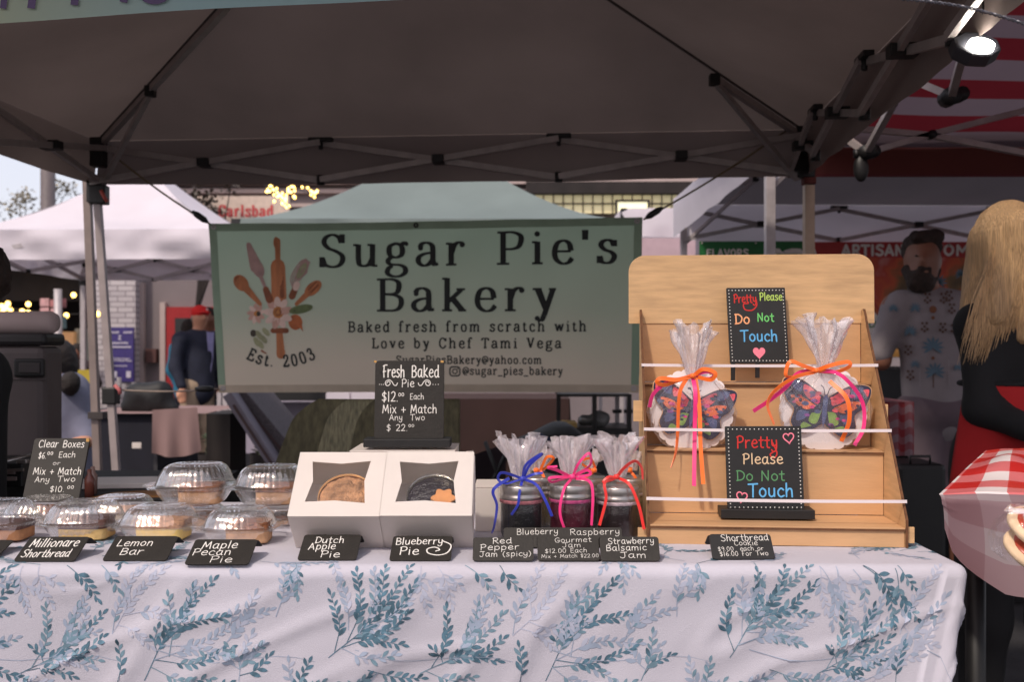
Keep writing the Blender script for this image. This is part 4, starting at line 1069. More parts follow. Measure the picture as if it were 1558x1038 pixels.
M_cloth = mat('white_printed_cloth', (190, 187, 198), .85, var=.03, scale=4, bump=.25, bscale=900)
mt = thing('market_table', 'long front table draped in white cloth printed with blue-green leaf sprigs', 'table', (-.5, 1.9, 0))
mb = MB(); mb.box(((XL_ + XR_) / 2, (YF + YB) / 2, TZ - .02), (XR_ - XL_ - .01, YB - YF - .01, .035)); mb.build('tabletop', M_dark, mt)
for x in (XL_ + .08, XR_ - .08):
    for y in (YF + .06, YB - .06):
        mb = MB(); mb.tube([V(x, y, 0), V(x, y, TZ - .04)], .016, 8); mb.build('leg', M_steel, mt)
As = list(np.arange(XL_, XR_ - .02, .011)) + list(np.arange(XR_ - .02, XR_ + .05, .004)) + list(np.arange(XR_ + .05, XR_ + .42, .012))
Bs = list(np.arange(YF - .62, YF - .05, .010)) + list(np.arange(YF - .05, YF + .02, .004)) + list(np.arange(YF + .02, YB + .005, .012))
mb = MB(); mb.grid(lambda u, v: cloth(As[round(u * (len(As) - 1))], Bs[round(v * (len(Bs) - 1))]), len(As) - 1, len(Bs) - 1)
mb.build('tablecloth', M_cloth, mt, recalc=False)
# leaf print, following the cloth
tones = [mat('print_dark_teal', (78, 110, 128), .85, var=.45, scale=70), mat('print_mid_teal', (112, 140, 156), .85, var=.25, scale=60),
         mat('print_pale_blue', (150, 162, 182), .85, var=.10, scale=50), mat('print_palest', (172, 176, 194), .85, var=.06, scale=50)]
PR = MB(); PK = [0]
def cl(p):
    PK[0] += 1
    return cloth(p[0], p[1], .0006 + .00001 * (PK[0] // 40 % 14))
def leaf(p, ang, L_, w_, mi):
    ca, sa = math.cos(ang), math.sin(ang)
    prof = ((0, 0), (.22, .62), (.5, 1), (.78, .72), (1, 0), (.78, -.68), (.5, -.95), (.22, -.6))
    k = PK[0]
    vs = []
    for t, s in prof:
        x, y = t * L_, s * w_ / 2 + .10 * L_ * t * (1 - t)
        vs.append(cl((p[0] + x * ca - y * sa, p[1] + x * sa + y * ca)))
    PR.add(vs, [tuple(range(8))], mi)
def stem(pts, w, mi):
    vs = []; n = len(pts)
    for s in (1, -1):
        for i in range(n):
            a, b = pts[max(0, i - 1)], pts[min(n - 1, i + 1)]
            dx, dy = b[0] - a[0], b[1] - a[1]; d = math.hypot(dx, dy) or 1
            ww = w * (1 - .6 * i / n)
            vs.append(cl((pts[i][0] - dy / d * ww * s, pts[i][1] + dx / d * ww * s)))
    PR.add(vs, [(i, i + 1, n + i + 1, n + i) for i in range(n - 1)], mi)
rl = random.Random(5)
def sprig(base, tip, mi, LL=.0168, bend=.12, dens=1.0):
    bx, by, tx, ty = *base, *tip
    L_ = math.hypot(tx - bx, ty - by)
    nx, ny = -(ty - by), tx - bx
    s = rl.choice((-1, 1)) * bend
    pts = [tuple(p) for p in smooth_pts([(bx, by), ((bx + tx) / 2 + nx * s, (by + ty) / 2 + ny * s), (tx, ty)], 8)]
    stem(pts, .0007, mi)
    n = max(3, int(L_ / .0080 * dens))
    for i in range(n):
        t = .28 + .72 * i / n
        k = min(len(pts) - 2, int(t * (len(pts) - 1)))
        f = t * (len(pts) - 1) - k
        p = (pts[k][0] + (pts[k + 1][0] - pts[k][0]) * f, pts[k][1] + (pts[k + 1][1] - pts[k][1]) * f)
        ang = math.atan2(pts[k + 1][1] - pts[k][1], pts[k + 1][0] - pts[k][0])
        side = 1 if i % 2 else -1
        tone = min(3, max(0, mi + (rl.random() < .25) - (rl.random() < .12)))
        sc = (1 - .35 * t) * rl.uniform(.8, 1.2)
        leaf(p, ang + side * rl.uniform(.4, .8), LL * 1.15 * sc, LL * .47 * sc, tone)
    leaf(pts[-1], math.atan2(pts[-1][1] - pts[-2][1], pts[-1][0] - pts[-2][0]), LL * .8, LL * .34, mi)
    return pts
def fl(px, py):
    """cloth coordinates of a spot on the front drape / the top, from where it is seen"""
    if py > 858:
        y = YF - .02; z = 1.3 + (530 - py) * y / F
        return ((px - 779) * y / F, YF - (TZ - z) - RB * (math.pi / 2 - 1))
    y = 520.0 / (py - 530.0)
    return ((px - 779) * y / F, y)
per = [((500, 1002), [(543, 873), (585, 867), (623, 865), (630, 890), (621, 935), (597, 957), (611, 983), (503, 907)], 0),
       ((560, 1020), [(640, 1035), (520, 1045), (600, 1050)], 1),
       ((638, 1028), [(680, 928), (727, 927), (765, 937), (765, 973), (757, 1007), (718, 1032), (660, 990)], 0),
       ((700, 985), [(740, 915)], 2), ((830, 1037), [(852, 957), (903, 897), (935, 885), (953, 938), (962, 987), (930, 1033)], 0),
       ((868, 1000), [(867, 910)], 1), ((790, 1044), [(790, 985)], 0), ((780, 967), [(858, 868), (823, 865), (890, 947), (840, 983)], 3),
       ((780, 967), [(800, 905)], 2), ((640, 861), [(652, 930), (672, 905)], 3), ((665, 861), [(687, 920), (700, 893)], 3),
       ((707, 860), [(757, 912)], 0), ((760, 860), [(788, 895)], 0), ((950, 857), [(967, 872)], 1),
       ((943, 992), [(998, 907), (1020, 930), (970, 930)], 2), ((975, 1037), [(993, 967), (1005, 985), (1020, 1000), (960, 985)], 1),
       ((530, 960), [(520, 890)], 1), ((600, 1045), [(690, 1045), (660, 1060)], 2), ((1030, 940), [(1043, 862), (1060, 868)], 2),
       ((1060, 858), [(1063, 905), (1050, 890)], 1), ((500, 1070), [(560, 1030), (470, 1040)], 1), ((900, 1080), [(930, 1045), (1000, 1050), (960, 1040)], 0),
       ((1060, 1070), [(1080, 1010), (1050, 1010), (1100, 1040)], 1)]
for off in (-1220, -610, 0, 610):
    for base, tips, mi0 in per:
        b = (base[0] + off, base[1])
        if b[0] > 1460: continue
        far = max(tips, key=lambda t: math.hypot(t[0] - base[0], t[1] - base[1]))
        order = sorted(tips, key=lambda t: abs(math.atan2(t[1] - base[1], t[0] - base[0]) - math.atan2(far[1] - base[1], far[0] - base[0])))
        main = None
        for kk, tp in enumerate(order):
            mi = max(0, mi0 + rl.choice((0, 0, 1, -1))) if mi0 < 2 else mi0
            q = (tp[0] + off, tp[1])
            if q[0] > 1452 or q[0] < -140: continue
            if main is None:
                main = sprig(fl(base[0] + off, base[1]), fl(*q), mi, bend=.07); continue
            f_ = .46 - .40 * kk / len(order)
            st_ = main[int(f_ * (len(main) - 1))]
            sprig(st_, fl(*q), mi)
            if mi0 < 2 and rl.random() < .45: sprig(st_, fl(q[0] + rl.uniform(-22, 22), q[1] + rl.uniform(-10, 16)), 2)
for b, q, mi in (((1317, 862), (1376, 948), 0), ((1365, 866), (1412, 941), 0), ((1250, 862), (1272, 950), 2), ((1275, 862), (1308, 955), 2), ((1300, 868), (1322, 920), 2),
                 ((1355, 1000), (1450, 912), 2), ((1392, 1010), (1448, 945), 3), ((1330, 1040), (1400, 985), 2), ((1350, 1045), (1430, 1000), 3)):
    sprig(fl(*b), fl(*q), mi, .019)
for x0 in range(-60, 1500, 300):      # long thin stems
    stem([fl(x0 + 30 * i, 990 + 10 * math.sin(i * .7) + i * 3) for i in range(9)], .0006, 2)
# sprigs across the top of the cloth
for k in range(46):
    x = rl.uniform(-1.3, XR_ - .02); y = rl.uniform(YF - .01, YF + .12) if k < 30 else rl.uniform(YF, YB - .03)
    a = rl.uniform(0, 6.28)
    sprig((x, y), (min(XR_ + .02, x + .10 * math.cos(a)), y + .09 * math.sin(a)), rl.choice((1, 1, 2, 2, 3, 0)))
for k in range(16):
    x = rl.uniform(.55, .72); y = rl.uniform(YF, 2.1); a = rl.uniform(0, 6.28)
    sprig((x, y), (min(XR_ + .03, x + .09 * math.cos(a)), y + .09 * math.sin(a)), rl.choice((1, 2, 0)))
PR.build('leaf_print', tones, mt, recalc=False)

# ------------------------------------------------------------------ small folded slate cards
M_slate = mat('chalkboard_black', (44, 41, 38), .6, spec=.3, var=.12, scale=40, bump=.1, bscale=200)
M_slate_d = mat('chalkboard_deep_black', (24, 23, 24), .6, var=.2, scale=40)
M_chalk = mat('white_chalk_ink', (226, 222, 216), .8, var=.08, scale=300)
M_chalk2 = mat('faint_chalk_ink', (170, 166, 160), .8, var=.15, scale=300)
def card(label, x0, x1, pyb, pyt, lines, dy=.058, thick=.0022, group='folded slate name cards along the table front', wt=.32, y0=None, yaw=0.0, m=None):
    y = y0 or 520.0 / (pyb - 530.0)
    zb = TZ + .0035 if y < 1.62 or True else TZ
    a = P(x0, pyb, y); b = P(x1, pyb, y)
    W = b.x - a.x
    yt = y + dy
    zt = 1.3 + (530 - pyt) * yt / F
    t = thing('slate_card', label, 'name card', (a.x + W / 2, y, TZ), group)
    ax = V(math.cos(yaw), math.sin(yaw), 0)
    o = V(a.x, y, zb); ay = V(-math.sin(yaw) * dy, dy * math.cos(yaw), zt - zb); H = ay.length; ay = ay / H
    nn = ax.cross(ay).normalized()
    mb = MB(); mb.prism(round_rect(W, H, .005), o, ax, ay, -nn * thick)
    mb.build('front_panel', m or M_slate, t, bevel=.0004)
    top = o + ay * H - nn * thick
    by = V(0, .030, zb - top.z + .010)
    mb = MB(); mb.prism(round_rect(W, by.length, .005), top + V(0, .001, 0), ax, by.normalized(), V(0, thick, 0)); mb.build('rear_panel', M_slate_d, t)
    L = Lettering(lambda x, y_, lift: o + ax * x + ay * y_ + nn * lift)
    for (txt, fx0, fx1, fy, fc) in lines:
        if callable(txt): txt(L, W, H)
        else: L.text(txt, fx0 * W, fx1 * W, fy * H, fc * H, wt, HAND, 0, jitter=.12, gap=.8, slope=.02)
    L.done('lettering', M_chalk, t)
    return t
card('slate card reading Millionare Shortbread', 20, 113, 857, 817, [("Millionare", .10, .90, .55, .34), ("Shortbread", .08, .86, .13, .30)])
card('slate card reading Lemon Bar', 155, 253, 856, 816, [("Lemon", .10, .66, .56, .27), ("Bar", .22, .58, .20, .27)])
card('slate card reading Maple Pecan Pie', 280, 378, 862, 821, [("Maple", .16, .72, .60, .29), ("Pecan", .06, .66, .33, .26), ("Pie", .38, .72, .05, .24)])
card('slate card reading Dutch Apple Pie', 452, 542, 855, 814, [("Dutch", .22, .72, .64, .25), ("Apple", .14, .60, .38, .26), ("Pie", .38, .70, .07, .25)])
def swirl(L, W, H):
    L.ribbon([(x * W, y * H) for x, y in smooth_pts([(.84, .78), (.98, .6), (.93, .3), (.78, .2), (.62, .28), (.60, .45), (.72, .52), (.80, .42), (.74, .36)], 6)], .0011)
card('slate card reading Blueberry Pie with a chalk swirl', 592, 686, 856, 816, [("Blueberry", .06, .84, .62, .28), ("Pie", .15, .46, .20, .32), (swirl, 0, 0, 0, 0)])
card('slate card at the far left table end, mostly out of frame', -90, -6, 852, 822, [("Bar", .2, .6, .4, .3)])
fg = 'slate jam cards standing in a row'
card('wide slate card reading Blueberry and Raspberry, behind the other jam cards', 766, 948, 836, 803, [("Blueberry", .11, .46, .62, .30), ("Raspberry", .56, .98, .60, .30)], dy=.02, group=fg, wt=.28)
def ul(x0, x1, y): return (lambda L, W, H: L.ribbon([(x0 * W, y * H), (x1 * W, (y + .02) * H)], .0009), 0, 0, 0, 0)
card('slate card reading Red Pepper Jam (spicy)', 719, 812, 857, 818, [("Red", .32, .64, .72, .24), ("Pepper", .12, .76, .44, .24), ("Jam (spicy)", .11, .96, .16, .22)], dy=.025, group=fg)
card('slate card reading Strawberry Balsamic Jam', 914, 1005, 857, 817, [("Strawberry", .14, .92, .68, .24), ("Balsamic", .10, .78, .40, .24), ("Jam", .32, .76, .1, .24)], dy=.025, group=fg)
card('middle slate card reading Gourmet Jam with price twelve dollars', 818, 913, 856, 817, [("Gourmet", .28, .88, .74, .2), ("Jam", .40, .70, .53, .19), ("$12.00 Each", .12, .80, .30, .18), ("Mix + Match $22.00", .06, .98, .09, .15)], dy=.03, group=fg, wt=.28, y0=1.592)
card('thick slate card reading Shortbread Cookie in front of the wooden rack', 1085, 1180, 854, 813, [("Shortbread", .18, .95, .70, .26), ("Cookie", .38, .76, .52, .2), ("$9.00  each or", .10, .84, .30, .17), ("$16.00 For Two", .12, .9, .10, .18)], dy=.034, thick=.005, m=M_slate_d, wt=.28)

# ------------------------------------------------------------------ chalkboard signs
def curl(cx, cy, s, fl=1):
    return [(cx + fl * s * x, cy + s * y) for x, y in smooth_pts([(-1.2, .1), (-.8, .6), (-.3, .4), (-.4, -.2), (-1, -.5), (-1.5, 0), (-1.3, .7), (-.5, 1), (.2, .5), (.7, -.3), (1.3, -.4), (1.6, .2)], 4)]
sb = thing('chalkboard_sign', 'chalkboard sign reading Fresh Baked Pie, standing on a white box', 'sign', P(620, 680, 2.05))
D0 = 2.03
a, b = P(569, 671, D0), P(675, 671, D0)
topv = V(0, .02, (671 - 549) * D0 / F); W, H = b.x - a.x, topv.length
ay = topv.normalized(); nn = V(1, 0, 0).cross(ay)
mb = MB(); mb.prism(round_rect(W, H, .008), a, V(1, 0, 0), ay, -nn * .006); mb.build('board', M_slate, sb, bevel=.0006)
mb = MB(); mb.box((a.x + W / 2 - .002, D0 + .005, a.z - .003), (131 * D0 / F, .055, .017)); mb.build('base', M_slate_d, sb, bevel=.0015)
L = Lettering(lambda x, y, lift: a + V(1, 0, 0) * x + ay * y + nn * lift)
s_ = D0 / F
def tl(L, txt, x0, x1, y, cap, w=.34, mi=0, ox=569, oy=671): L.text(txt, (x0 - ox) * s_, (x1 - ox) * s_, (oy - y) * s_, cap * s_, w, HAND, mi, jitter=.12, gap=.8)
tl(L, "Fresh", 581, 614, 574, 18); tl(L, "Baked", 625, 667, 574, 18); tl(L, "Pie", 610, 629, 589, 12)
tl(L, "$12.", 580, 605, 611, 15); tl(L, "00", 605, 614, 603, 5, .6); tl(L, "Each", 623, 644, 608, 9)
tl(L, "Mix + Match", 581, 664, 629, 13); tl(L, "Any", 592, 612, 640, 9); tl(L, "Two", 624, 646, 640, 9)
tl(L, "$ 22.", 588, 620, 656, 10); tl(L, "00", 621, 630, 650, 4, .6)
for f_, cx in ((1, 594), (-1, 645)): L.ribbon([((x - 569) * s_, (y) * s_) for x, y in curl(cx, 671 - 584, 6, f_)], .0008)
for x in (576, 579, 582, 658, 662, 666): L.disc((x - 569) * s_, (671 - 585) * s_, .0009)
L.done('lettering', M_chalk, sb)
mb = MB(); mb.box(a + V(.003, -.001, H - .003), (.005, .003, .004)); mb.box(a + V(W - .003, -.001, H - .003), (.006, .003, .004)); mb.build('worn_corner', mat('bare_wood_chip', (196, 150, 84)), sb)

cb = thing('chalkboard_sign', 'leaning chalkboard sign reading Clear Boxes among the clear containers', 'sign', P(85, 765, 2.0))
D0 = 2.02; a, b = P(33, 764, D0), P(119, 764, D0)
topv = V(0, .055, 0); tz_ = 1.3 + (530 - 667) * (D0 + .055) / F; topv.z = tz_ - a.z; W, H = b.x - a.x, topv.length
ay2 = topv.normalized(); nn2 = V(1, 0, 0).cross(ay2); a2 = a.copy()
mb = MB(); mb.prism(round_rect(W, H, .006), a2, V(1, 0, 0), ay2, -nn2 * .006); mb.build('board', M_slate, cb, bevel=.0006)
mb = MB(); mb.box((a.x + W / 2, D0 + .01, TZ + .012), (W * .9, .05, .02)); mb.build('base', M_slate_d, cb, bevel=.0015)
L = Lettering(lambda x, y, lift: a2 + V(1, 0, 0) * x + ay2 * y + nn2 * lift)
def tf(txt, x0, x1, y, c, w=.34): L.text(txt, x0 * W, x1 * W, y * H, c * H, w, HAND, 0, jitter=.12, gap=.8)
tf("Clear", .10, .46, .85, .115); tf("Boxes", .54, .93, .85, .11); tf("$6.", .14, .28, .67, .10); tf("00", .29, .39, .73, .05, .6); tf("Each", .50, .80, .69, .09)
tf("or", .42, .56, .57, .06); tf("Mix + Match", .10, .96, .42, .11); tf("Any", .16, .42, .30, .085); tf("Two", .56, .88, .31, .085)
tf("$10.", .46, .72, .15, .09); tf("00", .76, .88, .20, .045, .6)
L.done('lettering', M_chalk, cb)
mb = MB(); mb.box(a2 + ay2 * (H - .004) + V(W - .003, 0, 0), (.006, .004, .007)); mb.build('worn_corner', mat('bare_wood_chip'), cb)

# ------------------------------------------------------------------ pie boxes
M_card = mat('white_card', (240, 232, 226), .55, var=.02, scale=20, trans=.35)
M_film = film('window_film', gloss=.03, milk=.02, rough=.12, bump=.15, bscale=14, graze=.3)
WIN = [(.157, .156), (.497, .19), (.83, .146), (.787, .47), (.824, .81), (.486, .77), (.155, .79), (.204, .47)]
OUT = [(0, 0), (.5, 0), (1, 0), (1, .5), (1, 1), (.5, 1), (0, 1), (0, .5)]
def pie_box(label, xa, wdt, yA=1.640, yaw=0.0):
    A_ = V(xa, yA, 1.019); dirB = V(0, .1, .094).normalized(); dirC = V(0, .067, -.066).normalized()
    C_ = A_ + dirC * .094
    sh = TZ + .002 - C_.z; A_.z += sh
    ex = V(1, 0, 0); LB = .139; LC = .094
    t = thing('bakery_box', label, 'bakery box', (xa + wdt / 2, yA + .07, TZ), 'white window boxes propped open-face up')
    pt = lambda u, v: A_ + ex * (u * wdt) + dirB * ((1 - v) * LB)
    mb = MB()
    vs = [pt(*q) for q in OUT] + [pt(*q) for q in WIN]
    mb.add(vs, [(i, (i + 1) % 8, 8 + (i + 1) % 8, 8 + i) for i in range(8)])
    nrm = dirC
    def quad(p, q): mb.add([p, q, q + nrm * LC, p + nrm * LC], [(0, 1, 2, 3)])
    quad(pt(0, 1), pt(1, 1)); quad(pt(1, 1), pt(1, 0)); quad(pt(1, 0), pt(0, 0)); quad(pt(0, 0), pt(0, 1))
    mb.add([p + nrm * LC for p in (pt(0, 0), pt(1, 0), pt(1, 1), pt(0, 1))], [(0, 1, 2, 3)])
    o = mb.build('carton', M_card, t)
    md = o.modifiers.new('thickness', 'SOLIDIFY'); md.thickness = .0011; md.offset = -1
    mb = MB(); mb.add([pt(*q) + nrm * .0016 for q in WIN], [tuple(range(8))]); mb.build('window', M_film, t)
    # side tuck flaps
    for u in (0, 1):
        e = ex * (.0016 if u else -.0016)
        mb = MB(); mb.add([pt(u, .96) + e + nrm * .003, pt(u, .04) + e + nrm * .003, pt(u, .12) + e + nrm * LC * .66, pt(u, .88) + e + nrm * LC * .66], [(0, 1, 2, 3)])
        f_ = mb.build('tuck_flap', M_card, t); md = f_.modifiers.new('thickness', 'SOLIDIFY'); md.thickness = .0008
    # brace at the back that props it up
    mb = MB(); q = pt(.5, 0) + nrm * LC; mb.box((q.x, q.y + .004, (q.z + TZ) / 2), (wdt * .7, .004, q.z - TZ - .001)); mb.build('prop', M_card, t)
    return pt, nrm, ex, dirB
def pie_in(fr, label, u, v, r, top, kind):
    pt, nrm, ex, dB = fr
    c = pt(u, v) + nrm * .019
    t = thing('pie', label, 'pie', c)
    def S(rr, a, h): return c + ex * (rr * math.cos(a)) + dB * (rr * math.sin(a)) - nrm * h
    mb = MB()
    def f(uu, vv):
        rr = r * vv; a = uu * 2 * math.pi
        h = .012 * math.cos(vv * math.pi / 2) ** .6 + .0035 * fbm(V(rr * math.cos(a) * 120, rr * math.sin(a) * 120, u * 9)) * (1 if kind == 'crumb' else .3)
        return S(rr, a, h)
    mb.grid(f, 48, 16); mb.build('filling', top, t, recalc=False)
    mb = MB(); mb.grid(lambda uu, vv: S(r * (1 + .04 * vv), uu * 2 * math.pi, .004 + (.004 if .3 < vv < .8 else -.02 * vv)), 48, 5)
    mb.build('tin', mat('foil_tin', (150, 144, 136), .25, metal=.9, bump=.3, bscale=60) if kind != 'crumb' else mat('pie_crust', (206, 156, 104), .8, var=.25, scale=40), t, recalc=False)
    if kind != 'crumb':
        mb = MB(); pts = []
        for i in range(40):
            a = 2 * math.pi * i / 40; q = .019 * (1 + .16 * math.cos(6 * a)); pts.append((q * math.cos(a), q * math.sin(a)))
        o = S(r * .45, -.6, .0165)
        mb.prism(pts, o, ex, dB, nrm * .005); mb.build('crust_flower', mat('baked_pastry', (206, 140, 84), .7, var=.15, scale=60), t, bevel=.0012)
M_crumb = mat('brown_crumb_topping', (186, 138, 100), .9, var=.5, scale=60, bump=.8, bscale=220)
x438 = (438 - 779) * 1.64 / F; wb = 139.5 * 1.64 / F
fr1 = pie_box('left white window box holding a crumb-topped apple pie', x438, wb - .001)
pie_in(fr1, 'crumb-topped Dutch apple pie inside the left window box', .58, .63, .046, M_crumb, 'crumb')
fr2 = pie_box('right white window box holding a dark blueberry pie', x438 + wb, wb)
pie_in(fr2, 'dark blueberry pie with pastry flower inside the right window box', .57, .63, .046, mat('blueberry_filling', (30, 22, 34), .25, var=.3, scale=60, bump=.6, bscale=120), 'blue')

def closed_box(label, c, size, flap=False, yaw=0):
    t = thing('bakery_box', label, 'bakery box', c)
    mb = MB(); mb.box(V(c[0], c[1], c[2] + size[2] / 2), size, rotz(yaw)); mb.build('carton', M_card, t, bevel=.0012)
    mb = MB(); mb.box(V(c[0], c[1], c[2] + size[2] + .0018), (size[0] + .002, size[1] + .002, .0022), rotz(yaw)); mb.build('lid', M_card, t, bevel=.0008)
    if flap:
        x = c[0] + size[0] / 2
        mb = MB(); mb.prism([(0, 0), (.10, .004), (.10, .022), (.05, .026), (.0, .010)], V(x + .003, c[1] - size[1] / 2 + .02, c[2] + size[2] - .03), V(.25, 1, 0).normalized(), V(.25, 0, 1).normalized() , V(.0015, 0, 0))
        mb.build('side_flap', M_card, t)
    return t
closed_box('closed white box under the Fresh Baked Pie chalkboard', ((618 - 779) * 2.07 / F, 2.075, TZ + .0012), (.212, .16, .135), flap=True)
closed_box('small white box half hidden between pie boxes and jam jars', ((748 - 779) * 1.9 / F, 1.91, TZ + .0012), (.06, .10, .082))

# ------------------------------------------------------------------ clear hinged containers and their slices
M_clam = film('clear_clamshell_plastic', gloss=.07, milk=.022, rough=.04, bump=.5, bscale=45, graze=.85)
def sq(a, e=3.2): return (abs(math.cos(a)) ** e + abs(math.sin(a)) ** e) ** (-1 / e)
def clam(label, c, w, hh=1.0, yaw=0.0, hinge=-1):
    """c: base centre on what it stands on; w: flange width"""
    t = thing('clamshell_container', label, 'clear container', c, 'clear hinged containers of sweet slices')
    r = w / 2 / 1.13; s = w / .169 ; hz = s * hh * .92
    rib = lambda a, i, n=36: sq(a + yaw) * (1 + .018 * math.cos(n * a))
    prof = [(.62 * r, .002), (.70 * r, .001), (.74 * r, .006 * hz), (.86 * r, .022 * hz), (.93 * r, .034 * hz), (.94 * r, .038 * hz), (1.09 * r, .039 * hz), (1.13 * r, .037 * hz)]
    mb = MB(); mb.lathe(c, [(.0005, .002)] + prof, 108, shape=lambda a, i: rib(a, i) if 2 < i < 6 else sq(a + yaw)); mb.build('tub', M_clam, t, recalc=False)
    prof = [(1.12 * r, .0405 * hz), (.96 * r, .041 * hz), (.92 * r, .046 * hz), (.84 * r, .064 * hz), (.74 * r, .078 * hz), (.64 * r, .0835 * hz), (.60 * r, .082 * hz), (.0005, .082 * hz)]
    mb = MB(); mb.lathe(c, prof, 108, shape=lambda a, i: sq(a + yaw) * (1 + .016 * math.cos(36 * a)) if 1 < i < 6 else sq(a + yaw)); mb.build('lid', M_clam, t, recalc=False)
    d = rotz(yaw) @ V(hinge, 0, 0)
    mb = MB(); p = Vector(c) + d * (1.15 * r) + V(0, 0, .039 * hz)
    mb.box(p, (.022 * s, .05 * s, .004), rotz(yaw)); mb.build('tab', M_clam, t, bevel=.001)
    return t
M_pecan = mat('glazed_nut_topping', (144, 88, 52), .35, var=.5, scale=70, bump=.9, bscale=150)
M_crust = mat('golden_crust', (190, 148, 112), .75, var=.22, scale=50, bump=.4, bscale=90)
M_choc = mat('chocolate_layer', (88, 56, 48), .4, var=.2, scale=40, bump=.4, bscale=100)
M_short = mat('shortbread_layer', (214, 178, 116), .8, var=.15, scale=60, bump=.4, bscale=160)
M_lemon = mat('lemon_filling', (232, 200, 120), .5, var=.1, scale=40)
M_sugar = mat('browned_bar_top', (196, 150, 118), .8, var=.35, scale=60, bump=.6, bscale=150)
def slab(name, label, cat, c, size, mside, mtop, yaw=0.0, top=.3):
    t = thing(name, label, cat, c)
    hx, hy, hz = size[0] / 2, size[1] / 2, size[2]
    Rm = rotz(yaw); c = Vector(c)
    def body(z0, z1, g, amp, seed):
        mb = MB()
        def f(u, v):
            a = u * 2 * math.pi; q = sq(a, 7)
            # v: 0..1 from centre bottom, up the side, to the centre of the top
            if v < .2: k, z = v / .2, 0
            elif v < .6: k, z = 1, (v - .2) / .4
            else: k, z = (1 - v) / .4, 1
            p = V(hx * g * k * q * math.cos(a), hy * g * k * q * math.sin(a), z0 + (z1 - z0) * z + (.25 * (z1 - z0) * (1 - k) if z == 1 else 0))
            p += noise.noise_vector(p * 90 + V(seed, 0, 0)) * amp * min(1, z * 3 + .0)
            return c + Rm @ p
        mb.grid(f, 48, 20); return mb
    body(.001, hz * (1 - top), 1.0, .0008, c.x * 50).build('crust', mside, t, recalc=False)
    body(hz * (1 - top) - .001, hz, 1.03, .0028, c.x * 90).build('topping', mtop, t, recalc=False)
    return t
def at(px, py, D): p = P(px, py, D); return (p.x, p.y, p.z)
def tx(px, D): return (px - 779) * D / F
# front row, middle row and stacked pairs
clam('clear container behind the Maple Pecan Pie card', (tx(366, 1.77), 1.77, TZ + .0015), .145, .88, .0)
clam('clear container behind the Lemon Bar card', (tx(243, 1.80), 1.80, TZ + .0015), .150, .85, .1)
clam('clear container behind the Millionare Shortbread card', (tx(126, 1.80), 1.81, TZ + .0015), .152, .93, -.05)
clam('clear container at the left edge of the table, cut by the frame', (tx(2, 1.80), 1.79, TZ + .0015), .150, 1.0, .05)
clam('middle-row container right in front of the Clear Boxes sign', (tx(66, 1.94), 1.94, TZ + .0015), .150, .76, .0)
clam('middle-row container between the Clear Boxes sign and the stacked containers', (tx(186, 1.97), 1.965, TZ + .0015), .146, .76, .0)
clam('lower container of the left stacked pair', (tx(300, 1.97), 1.945, TZ + .0015), .150, .52, .0)
clam('lower container of the right stacked pair, beside the pie box', (tx(418, 1.97), 1.945, TZ + .0015), .150, .52, .0)
zz = TZ + .0415
clam('upper container of the left stacked pair', (tx(300, 1.96), 1.95, zz), .168, 1.0, .0)
clam('upper container of the right stacked pair, beside the pie box', (tx(415, 1.96), 1.95, zz), .160, 1.0, .0)
slab('pie_slice', 'maple pecan slice inside the container behind its card', 'pie slice', (tx(378, 1.75), 1.755, TZ + .004), (0.074, 0.063, 0.0361), M_crust, M_pecan, .06)
slab('lemon_bar', 'sugar-dusted lemon bar inside its container behind the card', 'lemon bar', (tx(248, 1.78), 1.785, TZ + .004), (0.084, 0.068, 0.0336), M_lemon, M_sugar, -.05)
slab('shortbread_bar', 'chocolate-topped shortbread bar behind the Millionare Shortbread card', 'shortbread bar', (tx(133, 1.79), 1.79, TZ + .004), (0.084, 0.068, 0.0353), M_short, M_choc, .03, .4)
slab('shortbread_bar', 'tan bar in the container at the left frame edge', 'shortbread bar', (tx(8, 1.78), 1.78, TZ + .004), (0.084, 0.068, 0.0302), mat('caramel_bar', (176, 124, 84), .7, var=.2, scale=50), M_choc, 0)
slab('pie_slice', 'nut-topped slice in the container before the Clear Boxes sign', 'pie slice', (tx(64, 1.94), 1.945, TZ + .004), (0.071, 0.063, 0.0286), M_crust, M_pecan, .1)
slab('lemon_bar', 'browned slice in the middle-row container right of the Clear Boxes sign', 'lemon bar', (tx(186, 1.97), 1.965, TZ + .004), (0.071, 0.063, 0.0252), M_short, M_sugar, 0)
slab('pie_slice', 'tall pecan slice in the upper container of the left pair', 'pie slice', (tx(308, 1.94), 1.935, zz + .003), (0.079, 0.070, 0.0361), M_crust, M_pecan, .08)
slab('pie_slice', 'tall pecan slice in the upper container of the right pair', 'pie slice', (tx(424, 1.94), 1.935, zz + .003), (0.077, 0.070, 0.0361), M_crust, M_pecan, .02)
slab('pie_slice', 'flat slice in the lower container of the left pair', 'pie slice', (tx(300, 1.96), 1.94, TZ + .004), (0.076, 0.068, 0.0168), M_crust, M_pecan, 0)
slab('pie_slice', 'flat slice in the lower container of the right pair', 'pie slice', (tx(420, 1.96), 1.94, TZ + .004), (0.076, 0.068, 0.0168), M_crust, M_choc, 0)
